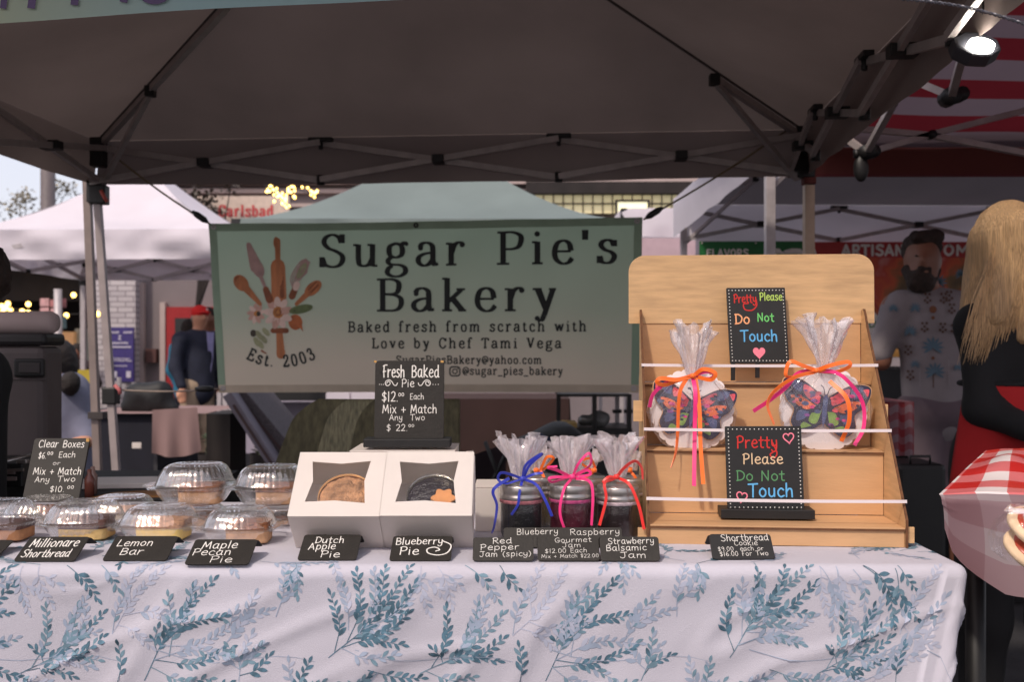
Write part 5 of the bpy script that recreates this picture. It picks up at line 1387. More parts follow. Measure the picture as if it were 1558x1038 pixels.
# ------------------------------------------------------------------ cellophane bags, ribbons
M_cello = film('crinkled_cellophane', gloss=.016, milk=.006, rough=.05, bump=1.0, bscale=75, graze=.18, stretch=(1, 1, .45))
M_cello_d = film('gathered_cellophane', rgb=(244, 232, 236), gloss=.20, milk=.27, rough=.05, bump=1.0, bscale=95, graze=.6, stretch=(1, 1, .35))
M_cello_c = film('cookie_cellophane', rgb=(240, 228, 232), gloss=.06, milk=.05, rough=.05, bump=1.0, bscale=60, graze=.35, stretch=(1, 1, .6))
def ribbon(mb, pts, w, mi=0, th=.0004, k=6, tw=0.0):
    pts = [Vector(p) for p in smooth_pts(pts, k)]
    n = len(pts); vs = []
    for i, p in enumerate(pts):
        d = (pts[min(i + 1, n - 1)] - pts[max(i - 1, 0)]).normalized()
        s = d.cross(V(0, 1, 0))
        if s.length < 1e-4: s = V(0, 0, 1)
        s.normalize()
        s = (s * math.cos(tw * i / n) + V(0, 1, 0) * math.sin(tw * i / n)) * (w / 2)
        q = d.cross(s).normalized() * th
        vs += [p + s + q, p - s + q, p - s - q, p + s - q]
    fs = []
    for i in range(n - 1):
        for j in range(4):
            a, b = i * 4 + j, i * 4 + (j + 1) % 4
            fs.append((a, b, b + 4, a + 4))
    fs += [(0, 1, 2, 3), tuple((n - 1) * 4 + j for j in (3, 2, 1, 0))]
    mb.add(vs, fs, mi, False)
def satin(name, rgb): return mat(name, rgb, .38, var=.06, scale=30, sheen=.4)
M_blue, M_pink, M_red, M_orange = satin('blue_satin', (34, 48, 168)), satin('hot_pink_satin', (232, 44, 124)), satin('red_satin', (222, 40, 34)), satin('orange_satin', (250, 112, 24))
def bow(t, at_, m, strands, D, w=.0054, knot=True):
    mb = MB()
    for s in strands:
        pts = [P(x, y, D + (q[0] if q else 0)) for x, y, *q in s]
        ribbon(mb, pts, w * random.uniform(.85, 1.1), tw=random.uniform(-1.3, 1.3), k=10)
    o = mb.build('ribbon', m, t, recalc=True)
    if knot:
        mb = MB(); c = P(at_[0], at_[1], D - .002); mb.lathe(c, [(.0005, -.005), (.0045, -.004), (.006, 0), (.0045, .004), (.0005, .005)], 10); mb.build('knot', m, o)
    return o
def cello(t, cx, cy, pz, levels, pleat, seed, mlow, mtop, neck_i):
    """levels: (z, rx, ry) from the bottom up; one skin up to the neck, one flared ruffle above it"""
    def ring(lv, u, v, amp):
        k = v * (len(lv) - 1); i = min(int(k), len(lv) - 2); f = k - i; f = f * f * (3 - 2 * f) if False else f
        z = lv[i][0] + (lv[i + 1][0] - lv[i][0]) * f; rx = lv[i][1] + (lv[i + 1][1] - lv[i][1]) * f; ry = lv[i][2] + (lv[i + 1][2] - lv[i][2]) * f
        a = u * 2 * math.pi
        n1 = noise.noise(V(math.cos(a) * 3.2 + seed, math.sin(a) * 3.2, z * 14)); n2 = noise.noise(V(math.cos(a) * 9 + seed, math.sin(a) * 9, z * 25))
        q = 1 + amp(v) * (n1 * 1.2 + n2 + .6 * math.sin(11 * a + seed))
        return V(cx + rx * q * math.cos(a), cy + ry * q * math.sin(a), pz + z)
    mb = MB(); mb.grid(lambda u, v: ring(levels[:neck_i + 1], u, v, lambda v: .03 + .12 * v ** 3), 72, 26); mb.build('bag', mlow, t, recalc=False)
    def top(u, v):
        p = ring(levels[neck_i:], u, v, lambda v: .25 + pleat * v)
        p.z += .012 * v * noise.noise(V(u * 14, seed, 2)) * 2
        return p
    mb = MB(); mb.grid(top, 90, 18); mb.build('bag_ruffle', mtop, t, recalc=False)

# ------------------------------------------------------------------ jam jars
M_zinc = mat('zinc_lid_band', (176, 170, 166), .3, metal=.85, var=.15, scale=30)
M_jglass = film('jar_glass', gloss=.015, milk=.0, rough=.03, bump=.05, bscale=20, graze=.25)
def jar(label, px, D, jam, ribs, ribm, lidpy, neck, flare, seed, back=False, group='cellophane-wrapped jam jars', toppy=668, lip=(210, 190, 196)):
    cx = tx(px, D); zl = 1.3 + (530 - lidpy) * D / F        # top of lid
    t = thing('jam_jar', label, 'jam jar', (cx, D, TZ + .001), group)
    r = .0385; z0 = TZ + .001; hb = zl - .026
    mb = MB(); mb.lathe((cx, D, 0), [(.0005, z0 + .003), (r * .88, z0 + .003), (r * .96, z0 + .012), (r * .96, hb - .014), (r * .86, hb - .002), (.0005, hb - .002)], 32)
    mb.build('jam', jam, t, recalc=False)
    mb = MB(); mb.lathe((cx, D, 0), [(r * .9, z0), (r, z0 + .010), (r, hb - .012), (r * .9, hb)], 32); mb.build('glass', M_jglass, t, recalc=False)
    mb = MB(); mb.lathe((cx, D, 0), [(r * .95, hb - .004), (r * 1.02, hb - .002), (r * 1.02, hb + .004), (r * .96, hb + .006), (r * .99, hb + .009), (r * .99, hb + .020), (r * .94, hb + .0235), (.0005, hb + .0235)], 40)
    lid = mb.build('lid', M_zinc, t, recalc=False)
    mb = MB(); mb.lathe((cx, D, 0), [(r * .93, hb - .010), (r * 1.01, hb - .009), (r * 1.01, hb - .003)], 48, shape=lambda a, i: 1 + .015 * math.cos(18 * a)); mb.build('lid_liner', mat('liner_%d_%d_%d' % lip, lip, .8, var=.35, scale=120), lid, recalc=False)
    nz_ = 1.3 + (530 - neck[1]) * D / F - z0; tz2 = 1.3 + (530 - toppy) * D / F - z0
    nx = tx(neck[0], D) - cx
    cello(t, cx, D, z0, [(.0, r * 1.12, r * 1.12), (.03, r * 1.14, r * 1.14), (hb - z0, r * 1.10, r * 1.10), (hb - z0 + .024, r * 1.12, r * 1.1), (nz_ - .010, r * .75, r * .7), (nz_, .012, .010), ((nz_ + tz2) / 2, flare * .68, flare * .5), (tz2 - .012, flare * .95, flare * .7), (tz2, flare * 1.05, flare * .75)], .32, seed, M_cello, M_cello_d, 5)
    bow(t, neck, ribm, ribs, D - .018)
    return t
random.seed(12)
J_blue = mat('blueberry_jam', (14, 12, 18), .4, spec=.2, coat=.05, var=.3, scale=30)
J_rasp = mat('raspberry_jam', (74, 12, 34), .4, spec=.2, coat=.05, var=.4, scale=25)
J_straw = mat('dark_red_jam', (30, 12, 16), .4, spec=.2, coat=.05, var=.4, scale=25)
J_pep = mat('pepper_jam', (120, 104, 70), .2, coat=.5, var=.3, scale=25)
jar('back-row jar with orange ribbon behind the blue-ribboned jar', 818, 1.93, J_pep, [[(822, 716, 0), (832, 696, -.01), (842, 698, -.01), (830, 712, 0), (822, 716, 0)], [(822, 716, 0), (828, 728, -.005), (826, 742, 0)]], M_orange, 722, (816, 716), .026, 3.3, toppy=684)
jar('back-row jar with orange ribbon behind the pink-ribboned jar', 893, 1.93, J_straw, [[(900, 716, 0), (884, 704, -.01), (898, 698, -.01), (906, 712, 0)], [(904, 718, 0), (890, 728, -.01), (900, 730, 0)]], M_orange, 724, (904, 716), .024, 5.1, toppy=690)
jar('back-row jar with orange ribbon behind the red-ribboned jar', 960, 1.93, J_pep, [[(958, 716, 0), (940, 722, -.01), (950, 712, -.01), (962, 714, 0)], [(958, 716, 0), (966, 726, -.005), (974, 740, 0)]], M_orange, 724, (958, 716), .022, 6.1, toppy=692)
jar('dark jam jar tied with royal blue ribbon, leftmost of the front three', 793, 1.79, J_blue,
    [[(795, 729, 0), (800, 708, -.012), (818, 694, -.016), (824, 692, -.01), (806, 708, -.004), (796, 728, 0)], [(795, 729, 0), (776, 722, -.012), (762, 720, -.018), (758, 730, -.016), (770, 736, -.012), (795, 729, 0)],
     [(795, 729, 0), (812, 722, -.012), (826, 720, -.012)], [(795, 729, 0), (790, 752, -.026), (788, 768, -.03), (778, 784, -.03)], [(796, 729, 0), (816, 738, -.022), (830, 762, -.03), (840, 786, -.03)],
     [(775, 728, -.01), (756, 740, -.02), (750, 750, -.02), (756, 770, -.02), (752, 800, -.02), (748, 812, -.02)]], M_blue, 734, (795, 729), .031, 1.2, lip=(196, 120, 128))
jar('dark jam jar tied with hot pink ribbon, middle of the front three', 868, 1.79, J_rasp,
    [[(871, 727, 0), (880, 706, -.012), (896, 690, -.014), (898, 708, -.01), (876, 722, -.004), (871, 727, 0)], [(871, 727, 0), (852, 726, -.012), (836, 728, -.018), (840, 734, -.016), (856, 730, -.012), (871, 727, 0)],
     [(868, 726, 0), (848, 716, -.012), (834, 712, -.014), (848, 710, -.01)], [(871, 727, 0), (892, 716, -.012), (898, 722, -.014), (880, 726, -.008)],
     [(870, 728, 0), (858, 745, -.026), (852, 780, -.03), (862, 814, -.03)], [(874, 728, 0), (896, 732, -.02), (902, 752, -.028), (900, 800, -.03)]], M_pink, 733, (871, 726), .027, 2.2, lip=(206, 80, 138))
jar('dark jam jar tied with red ribbon, rightmost of the front three', 940, 1.79, J_straw,
    [[(938, 727, 0), (950, 712, -.012), (966, 702, -.014), (976, 712, -.01), (978, 730, -.006)], [(938, 727, 0), (926, 732, -.012), (918, 734, -.016), (926, 726, -.012), (938, 727, 0)],
     [(936, 728, 0), (920, 735, -.022), (922, 760, -.028), (912, 800, -.03)], [(940, 727, 0), (958, 738, -.022), (972, 770, -.028), (980, 806, -.03)]], M_red, 736, (938, 726), .028, 7.7)

# ------------------------------------------------------------------ wooden display rack
M_ply = mat('pale_plywood', (200, 162, 118), .6, var=.15, scale=14, stretch=(1, 1, 7), bump=.06, bscale=60, detail=6)
M_ply2 = mat('pale_plywood_panel', (196, 154, 112), .6, var=.08, scale=9, stretch=(1, 1, 5), bump=.06, bscale=60, detail=6)
M_burn = mat('burnt_ply_edge', (96, 60, 34), .8, var=.3, scale=90)
RO = V(.2385, 1.738, TZ + .0016); YAW = R(-4.6)
ru, rv = V(math.cos(YAW), math.sin(YAW), 0), V(-math.sin(YAW), math.cos(YAW), 0)
RW = .447
def rp(u, v, z): return RO + ru * u + rv * v + V(0, 0, z)
rack = thing('display_rack', 'stepped plywood display rack with rounded header board', 'display rack', RO)
RM = Matrix((ru, rv, V(0, 0, 1))).transposed()
def rbox(name, u0, u1, v0, v1, z0, z1, m, parent=None, bev=.0006):
    mb = MB(); mb.box(rp((u0 + u1) / 2, (v0 + v1) / 2, (z0 + z1) / 2), (u1 - u0, v1 - v0, z1 - z0), RM); return mb.build(name, m, parent or rack, bevel=bev)
prof = [(0, 0), (0, .048)] + [(.262 * t, .048 + .362 * t + .006 * math.sin(math.pi * t)) for t in (.15, .35, .55, .75, .93)] + [(.258, .412), (.268, .424), (.280, .422), (.284, .405), (.284, .30), (.305, .28), (.305, 0)]
for u in (0, RW - .004):
    mb = MB(); mb.prism(prof, rp(u, 0, 0), rv, V(0, 0, 1), ru * .004); o = mb.build('side_panel', M_ply, rack)
    # dark laser-cut edge
    mb = MB()
    for k in range(len(prof) - 4):
        p, q = prof[k], prof[k + 1]
        a_, b_ = rp(u - .0002, p[0] - .0006, p[1]), rp(u - .0002, q[0] - .0006, q[1])
        mb.add([a_, a_ + ru * .0044, b_ + ru * .0044, b_, a_ + rv * .0016, a_ + ru * .0044 + rv * .0016, b_ + ru * .0044 + rv * .0016, b_ + rv * .0016], [(0, 1, 2, 3), (0, 3, 7, 4), (1, 5, 6, 2)])
    mb.build('cut_edge', M_burn, o)
def shelf(v0, v1, z, front_z0):
    rbox('shelf', .0045, RW - .0045, v0, v1, z - .004, z, M_ply2)
    rbox('shelf_edge', .0045, RW - .0045, v0 - .0015, v0 - .0002, z - .0056, z - .0022, M_burn, bev=0)
    rbox('riser', .005, RW - .005, v0 + .002, v0 + .006, front_z0, z - .0046, M_ply2)
shelf(0.001, .128, .034, 0); shelf(.126, .214, .154, .035); shelf(.212, .284, .276, .155)
rbox('back_panel', .005, RW - .005, .284, .288, .277, .44, M_ply2)
hd = [(-.022 + x, .396 + y) for x, y in round_rect(RW + .044, .140, .001, 2)]
hd = [(-.022, .396), (RW + .022, .396)] + [(RW + .022 - .034 + .034 * math.cos(R(a)), .536 - .034 + .034 * math.sin(R(a))) for a in range(0, 91, 10)] + [(-.022 + .034 + .034 * math.cos(R(a)), .536 - .034 + .034 * math.sin(R(a))) for a in range(90, 181, 10)]
mb = MB(); mb.prism(hd, rp(0, .270, 0), ru, (V(0, 0, 1) + rv * .03).normalized(), rv * .004); mb.build('header_board', M_ply, rack, bevel=.0004)
for u0, u1, v, z0, z1 in ((-.018, -.0005, .15, .205, .245), (-.016, -.0005, .012, .006, .026), (RW + .0005, RW + .014, .01, .006, .034), (RW + .0005, RW + .010, .15, .205, .24)):
    rbox('peg', u0, u1, v, v + .006, z0, z1, M_ply)
M_elastic = mat('white_elastic', (226, 214, 216), .7, var=.03)
for v, z in ((.186, .310), (.101, .192), (.0135, .076)):
    mb = MB(); mb.grid(lambda q, w, v=v, z=z: rp(-.001 + (RW + .002) * q, v - .004, z + .0055 * w - .0015 * math.sin(math.pi * q)), 12, 1, smooth=False)
    o = mb.build('elastic_strap', M_elastic, rack, recalc=False); md = o.modifiers.new('t', 'SOLIDIFY'); md.thickness = .0008

# painted signs on the rack
crim, lime, peach, green, sky_, pnk = [mat(n_, c_, .8, var=.1, scale=200) for n_, c_ in (('crimson_chalk', (200, 44, 40)), ('lime_chalk', (176, 204, 100)), ('peach_chalk', (240, 168, 120)),
      ('green_chalk', (110, 200, 110)), ('sky_blue_chalk', (96, 172, 222)), ('pink_chalk', (240, 130, 150)))]
dgreen, sand = mat('dull_green_chalk', (84, 138, 92), .8), mat('sand_chalk', (216, 186, 150), .8)
def rack_sign(label, x0t, x0b, x1t, x1b, pyt, pyb, D, texts, base, legs):
    t = thing('chalkboard_sign', label, 'sign', P((x0b + x1b) / 2, pyb, D), 'colourful Pretty Please Do Not Touch signs on the rack')
    a, b, c = P(x0b, pyb, D), P(x1b, pyb, D - .008), P(x0t, pyt, D + .018)
    ax = (b - a); W = ax.length; ax.normalize(); ay = (c - a); H = ay.length; ay.normalize(); nn = ax.cross(ay).normalized()
    mb = MB(); mb.prism(round_rect(W, H, .002), a, ax, ay, -nn * .005); mb.build('board', M_slate_d, t, bevel=.0006)
    L = Lettering(lambda x, y, lift: a + ax * x + ay * y + nn * lift)
    nxd, nyd = 16, 21
    for i in range(nxd + 1):
        for yy in (.035, .965): L.disc((.04 + .92 * i / nxd) * W, yy * H, .0011, 0, 7)
    for j in range(1, nyd):
        for xx in (.04, .96): L.disc(xx * W, (.035 + .93 * j / nyd) * H, .0011, 0, 7)
    for tt in texts:
        if callable(tt): tt(L, W, H)
        else: L.text(tt[0], tt[1] * W, tt[2] * W, tt[3] * H, tt[4] * H, tt[6] if len(tt) > 6 else .5, HAND, tt[5], jitter=.1, gap=.8)
    L.done('lettering', [M_chalk, crim, lime, peach, green, sky_, pnk, dgreen, sand], t)
    if base:
        mb = MB(); q = P((x0b + x1b) / 2, pyb, D - .004); mb.box((q.x, q.y + .004, q.z - .004), (139 * D / F, .05, .017), rotz(YAW)); mb.build('base', M_black_pl, t, bevel=.0012)
    for lx, ly in legs:
        q0, q1 = P(lx, pyb - 10, D + .006), P(lx + .5, ly, D + .012)
        mb = MB(); mb.box((q0 + q1) / 2, (.0085, .004, (q0 - q1).length)); mb.build('leg', M_black_pl, t)
    return t
def hrt(cx, cy, s, mi, fill, ang=0):
    def f(L, W, H):
        pts = []
        for i in range(41):
            a = 2 * math.pi * i / 40
            x = .9 * math.sin(a) ** 3; y = (13 * math.cos(a) - 5 * math.cos(2 * a) - 2 * math.cos(3 * a) - math.cos(4 * a)) / 16
            x, y = x * math.cos(ang) - y * math.sin(ang), x * math.sin(ang) + y * math.cos(ang)
            pts.append((cx * W + x * s, cy * H + y * s))
        if fill: L.poly(pts[:-1], mi)
        else: L.ribbon(pts, .0011, mi)
    return f
def tail(pts, mi, w=.0012): return lambda L, W, H: L.ribbon([(x * W, y * H) for x, y in smooth_pts(pts, 6)], w, mi)
rack_sign('upper Pretty Please Do Not Touch sign with a filled pink heart', 1105, 1111, 1196, 1201, 438, 553, 1.965,
    [("Pretty", .12, .50, .80, .11, 1), ("Please", .56, .94, .83, .10, 2), ("Do", .12, .37, .52, .13, 3), ("Not", .50, .78, .55, .11, 4), ("Touch", .20, .82, .29, .14, 5), tail([(.50, .84), (.50, .76), (.42, .70), (.30, .71), (.28, .78), (.36, .79)], 1), hrt(.50, .14, .0135, 6, True)],
    False, [(1115, 579), (1152, 575)])
rack_sign('lower Pretty Please Do Not Touch sign on a black base, with two heart outlines', 1103, 1107, 1222, 1224, 649, 777, 1.80,
    [("Pretty", .15, .68, .74, .14, 1, .42), ("Please", .22, .74, .55, .12, 8, .42), ("Do Not", .13, .76, .35, .12, 7, .42), ("Touch", .28, .86, .16, .15, 5, .46), tail([(.62, .8), (.67, .68), (.63, .62), (.58, .66), (.64, .70)], 1), hrt(.83, .86, .0105, 6, False, .1), hrt(.19, .16, .0105, 6, False, -.2)],
    True, [])

# ------------------------------------------------------------------ wrapped butterfly cookies
M_doily = mat('white_scalloped_card', (232, 222, 222), .7, var=.04)
icing = [mat('navy_icing', (38, 36, 62), .35, var=.3, scale=90), mat('coral_pink_icing', (224, 82, 96), .4, var=.2, scale=90), mat('orange_icing', (226, 108, 60), .4, var=.2, scale=90),
         mat('green_icing', (124, 156, 76), .4, var=.25, scale=90), mat('slate_blue_icing', (78, 88, 128), .4, var=.25, scale=90), mat('cookie_dough', (206, 160, 120), .8, var=.15, scale=60), mat('violet_icing', (128, 70, 140), .4, var=.2, scale=90), mat('magenta_icing', (214, 60, 132), .4, var=.2, scale=90)]
def cookie(label, px, py, D, r, ang, neck, toppy, flare, seed, orange_first, strands_a, strands_b):
    c = P(px, py, D)
    t = thing('wrapped_cookie', label, 'wrapped cookie', (c.x, c.y, c.z - r), 'cellophane-wrapped butterfly cookies')
    lean = (V(0, .10, 1)).normalized(); ax = ru.copy()
    nn = ax.cross(lean).normalized()
    n = 26; pts = []
    for i in range(n * 6):
        a = 2 * math.pi * i / (n * 6); q = r * (.955 + .045 * abs(math.cos(n * a / 2)) ** .6); pts.append((q * math.cos(a), q * math.sin(a)))
    mb = MB(); mb.prism(pts, c + V(0, .004, 0), ax, lean, -nn * .002); mb.build('scalloped_card', M_doily, t, bevel=.0004)
    ca, sa = math.cos(ang), math.sin(ang)
    def tr(x, y): return ((x * ca - y * sa) * r * 1.12, (x * sa + y * ca) * r * 1.05)
    r = r * 1.0
    base = [(0, .20), (.12, .30), (.5, .56), (.84, .58), (.90, .40), (.80, .10), (.62, -.10), (.66, -.40), (.45, -.62), (.2, -.5), (0, -.34)]
    outl = smooth_pts(base, 4); outl = outl + [(-p[0], p[1]) for p in outl[::-1][1:-1]]
    mb = MB(); mb.prism([tr(*p) for p in outl], c - V(0, -.001, 0), ax, lean, nn * .006, mi=0); ck = mb.build('cookie', icing[5], t, bevel=.001)
    L = Lettering(lambda x, y, lift: c + V(0, .001, 0) + ax * x + lean * y + nn * (.0062 + lift))
    L.poly([tr(p[0] * .98, p[1] * .98) for p in outl], 0, .0002)
    for s in (1, -1):
        def pl(lst, mi, lift=.0006): L.poly([tr(s * p[0], p[1]) for p in smooth_pts(lst + lst[:1], 4)[:-1]], mi, lift)
        pl([(.10, .22), (.30, .40), (.46, .46), (.42, .24), (.16, .06)], 1); pl([(.50, .50), (.72, .53), (.66, .36), (.50, .30)], 4)
        pl([(.18, .02), (.46, .18), (.70, .20), (.58, .02), (.36, -.08)], 2); pl([(.72, .48), (.84, .50), (.82, .34)], 1)
        pl([(.06, -.08), (.22, -.10), (.30, -.32), (.14, -.36)], 3); pl([(.30, -.12), (.52, -.12), (.54, -.34), (.38, -.28)], 4); pl([(.22, -.42), (.40, -.36), (.44, -.50)], 3)
        for q in ((.60, .24), (.50, .10), (.64, .12)): L.disc(*tr(s * q[0], q[1]), r * .035, 0, 8, .001)
        L.ribbon([tr(s * x, y) for x, y in smooth_pts([(.02, .26), (.06, .42), (.12, .48)], 4)], .0008, 0)
    rq = random.Random(int(seed * 10))
    for k in range(44):
        a_ = rq.uniform(0, 6.28); q_ = rq.uniform(.15, .62)
        x_, y_ = q_ * 1.15 * math.cos(a_), .06 + q_ * .72 * math.sin(a_)
        if abs(x_) < .10: continue
        w_ = rq.uniform(.018, .05)
        L.poly([tr(x_ + w_ * 1.6 * math.cos(t_), y_ + w_ * math.sin(t_)) for t_ in (0, .9, 1.8, 2.7, 3.6, 4.5, 5.4)], rq.choice((0, 0, 4, 1, 6, 7)), .0011)
    L.poly([tr(*p) for p in ((0, .30), (.05, .22), (.045, -.2), (0, -.44), (-.045, -.2), (-.05, .22))], 4, .0014)
    L.done('icing', icing, ck)
    zn = 1.3 + (530 - neck[1]) * D / F; zt = 1.3 + (530 - toppy) * D / F; z0 = c.z - r * 1.02
    rs = r * 1.03
    lv = [(0, rs * .25, .006), (.02, rs * .72, .016), (.05, rs * .98, .022), (r, rs * 1.02, .026), (r * 1.4, rs * .90, .026), (r * 1.75, rs * .55, .02), (zn - z0, .009, .008), ((zn + zt) / 2 - z0, flare * .6, .014), (zt - z0 - .008, flare * .95, .018), (zt - z0, flare, .018)]
    cello(t, c.x, c.y - .004, z0, lv, .30, seed, M_cello_c, M_cello_d, 6)
    bow(t, neck, M_pink, strands_a, D - .026, .0075, False); bow(t, neck, M_orange, strands_b, D - .029, .0075, True)
random.seed(33)
cookie('butterfly cookie in cellophane, left on the rack, with long pink and orange ribbon tails', 1053, 625, 1.895, .0805, -.15, (1054, 572), 498, .034, 4.4, True,
    [[(1054, 572, 0), (1035, 578, -.006), (1012, 584, -.01), (994, 600, -.008), (988, 620, 0)], [(1054, 573, 0), (1058, 600, -.02), (1057, 660, -.02), (1056, 740, -.05)], [(1054, 572, 0), (1072, 566, -.012), (1086, 568, -.014), (1080, 576, -.01), (1054, 573, 0)]],
    [[(1054, 572, 0), (1030, 578, -.01), (1006, 576, -.014), (1000, 582, -.012), (1012, 586, -.01), (1030, 580, -.006), (1054, 573, 0)], [(1054, 573, 0), (1070, 562, -.012), (1088, 568, -.014), (1082, 578, -.012), (1062, 574, -.004)],
     [(1046, 574, 0), (1034, 600, -.018), (1031, 660, -.02), (1028, 690, -.03), (1021, 712, -.04)], [(1058, 574, 0), (1064, 620, -.02), (1066, 680, -.035), (1070, 737, -.05)]])
cookie('butterfly cookie in cellophane, right on the rack, with a wide orange bow', 1254, 621, 1.865, .0825, -.12, (1242, 564), 485, .040, 9.4, False,
    [[(1242, 565, 0), (1215, 568, -.01), (1195, 590, -.012), (1170, 610, -.012), (1146, 626, -.012)], [(1242, 565, 0), (1268, 566, -.012), (1290, 580, -.02), (1312, 612, -.014), (1314, 650, -.014), (1300, 678, -.014)]],
    [[(1242, 564, 0), (1220, 556, -.012), (1204, 550, -.014), (1197, 560, -.012), (1200, 574, -.01), (1242, 565, 0)], [(1242, 564, 0), (1264, 556, -.012), (1290, 551, -.012), (1292, 558, -.012), (1272, 566, -.006), (1242, 565, 0)],
     [(1240, 566, 0), (1210, 574, -.014), (1180, 594, -.016), (1168, 616, -.014), (1178, 646, -.014)], [(1262, 580, -.01), (1288, 606, -.03), (1292, 640, -.03), (1280, 672, -.02)]])
# ------------------------------------------------------------------ behind the table: back table, carrier, chair, benches
bt2 = cloth_table('back_table', 'low dark side table behind the clear containers', -2.4, -.9, 2.62, 3.25, .895, M_blackcloth)
M_greyp = mat('grey_insulated_plastic', (92, 82, 82), .6, var=.08, scale=9, bump=.1)
ic = thing('food_carrier', 'large grey insulated food carrier with black latch at the left', 'food carrier', (-1.62, 2.95, .9))
def gb_(name, x0, x1, y0, y1, D, dp, m, par, bev=.01):
    a, b = P(x0, y0, D), P(x1, y1, D)
    mb = MB(); mb.box(((a.x + b.x) / 2, D + dp / 2, (a.z + b.z) / 2), (b.x - a.x, dp, a.z - b.z)); return mb.build(name, m, par, bevel=bev)
gb_('body', -130, 67, 527, 735, 2.85, .13, M_greyp, ic, .02)
gb_('lid', -130, 69, 507, 526, 2.85, .135, mat('dark_lid_plastic', (34, 31, 33), .5), ic, .012)
lt = gb_('latch', 20, 66, 546, 574, 2.832, .018, M_black_pl, ic, .006)
gb_('latch_hollow', 28, 60, 552, 568, 2.829, .006, mat('latch_grey', (62, 56, 56)), lt, .004)
gb_('rim', -130, 69, 576, 579, 2.846, .01, M_greyp, ic, .002)
rl_ = MB(); a = P(-150, 491, 2.915); b = P(86, 491, 2.915)
rl_.tube([a, a + V(.02, 0, 0), b - V(.014, 0, 0), b], [.028, .0335, .0335, .026], 28)
tag(rl_.build('paper_roll', mat('cream_paper_roll', (188, 168, 166), .7, var=.03)), 'thick pale roll lying on top of the grey food carrier', 'paper roll')
cs = thing('metal_case', 'black case with silver trim behind the Clear Boxes sign', 'case', P(0, 740, 2.64))
gb_('body', -80, 34, 705, 742, 2.645, .2, M_black_pl, cs, .004)
mb = MB(); a = P(-40, 722, 2.638); b = P(36, 712, 2.638); mb.box((a + b) / 2, (b.x - a.x, .006, .008), Matrix.Rotation(-.05, 3, 'Y')); mb.build('trim', M_zinc, cs)
mb = MB(); mb.tube([P(-20, 712, 2.66), P(20, 700, 2.70), P(48, 692, 2.74)], .006, 8); mb.build('handle', M_zinc, cs)
gb_('clasp', 24, 40, 700, 706, 2.64, .02, M_zinc, cs, .002); gb_('stack', -80, 22, 716, 722, 2.638, .01, mat('pale_edges', (120, 104, 100)), cs, .001); gb_('stack', -80, 24, 726, 732, 2.638, .01, mat('pale_edges'), cs, .001)
mb = MB(); mb.prism([(0, 0), (.30, .05), (.34, .08), (.33, .13), (.05, .06)], P(126, 767, 2.62), V(1, 0, 0), V(0, .8, .12).normalized(), V(0, .01, .012))
tag(mb.build('paper_bag', mat('brown_kraft_paper', (128, 88, 48), .8, var=.2, scale=14), bevel=.003), 'flat brown paper bag on the back table right of the Clear Boxes sign', 'paper bag')
mb = MB(); c = P(200, 745, 2.9); mb.box((c.x, c.y, .905), (.30, .16, .014), rotz(.1)); tag(mb.build('white_board', M_card, bevel=.002), 'white board lying behind the brown paper bag', 'cutting board')
# little bottles by the left leg
for px, py, c_, l_ in ((141, 700, (150, 120, 110), 'small pale bottle standing by the tent leg behind the Clear Boxes sign'), (136, 716, (120, 70, 60), 'small brownish jar standing in front of the pale bottle')):
    mb = MB(); p = P(px, 745 if px > 138 else 752, 2.72 if px > 138 else 2.66); mb.lathe((p.x, p.y, .898), [(.0005, 0), (.012, 0), (.013, .05), (.006, .062), (.006, .075), (.0005, .076)], 16); tag(mb.build('bottle', mat('bottle_%d' % px, c_, .2)), l_, 'bottle')

# olive chair back
M_olive = mat('olive_quilted_fabric', (92, 86, 62), .75, var=.35, scale=26, stretch=(2.5, 1, 1), bump=.5, bscale=60)
M_olive_l = mat('olive_worn_stripe', (126, 120, 92), .6, var=.45, scale=40, stretch=(3.5, 1, .7), bump=.5, bscale=90)
oc = thing('folding_chair', 'olive fabric chair back with rounded corner behind the pie boxes', 'chair', (P(520, 700, 3.3).x, 3.3, 0))
def cpt(x, y, o=0): return P(x, y, 3.3 + .0006 * (700 - y)) + V(0, o + .01 * math.sin(x * .03), 0)
mb = MB()
def cf(u, v):
    y = 610 + 190 * v; x0 = 452 - 34 * min(1, v * 1.1) ** .6 + (38 * (1 - min(1, v / .13)) ** 2 if v < .13 else 0)
    x0 = 455 + 25 * (1 - min(1, v / .2)) ** 2 - 42 * min(1, v * 2) ** .8 + 8
    return cpt(x0 + (700 - x0) * u, y)
mb.grid(cf, 60, 30, mi=lambda i, j: 1 if 12 < i < 24 else 0)
o = mb.build('backrest', [M_olive, M_olive_l], oc, recalc=False); md = o.modifiers.new('t', 'SOLIDIFY'); md.thickness = .03
mb = MB(); mb.tube([cpt(440, 700, .03), V(cpt(440, 700).x, 3.3, 0)], .014, 8); mb.build('leg', M_black_pl, oc)
mb = MB(); mb.tube([cpt(560, 700, .03), V(cpt(560, 700).x, 3.3, 0)], .014, 8); mb.build('leg', M_black_pl, oc)
mb = MB(); mb.box((P(520, 0, 3.5).x, 3.5, .45), (.45, .4, .03)); mb.build('seat', M_olive, oc)
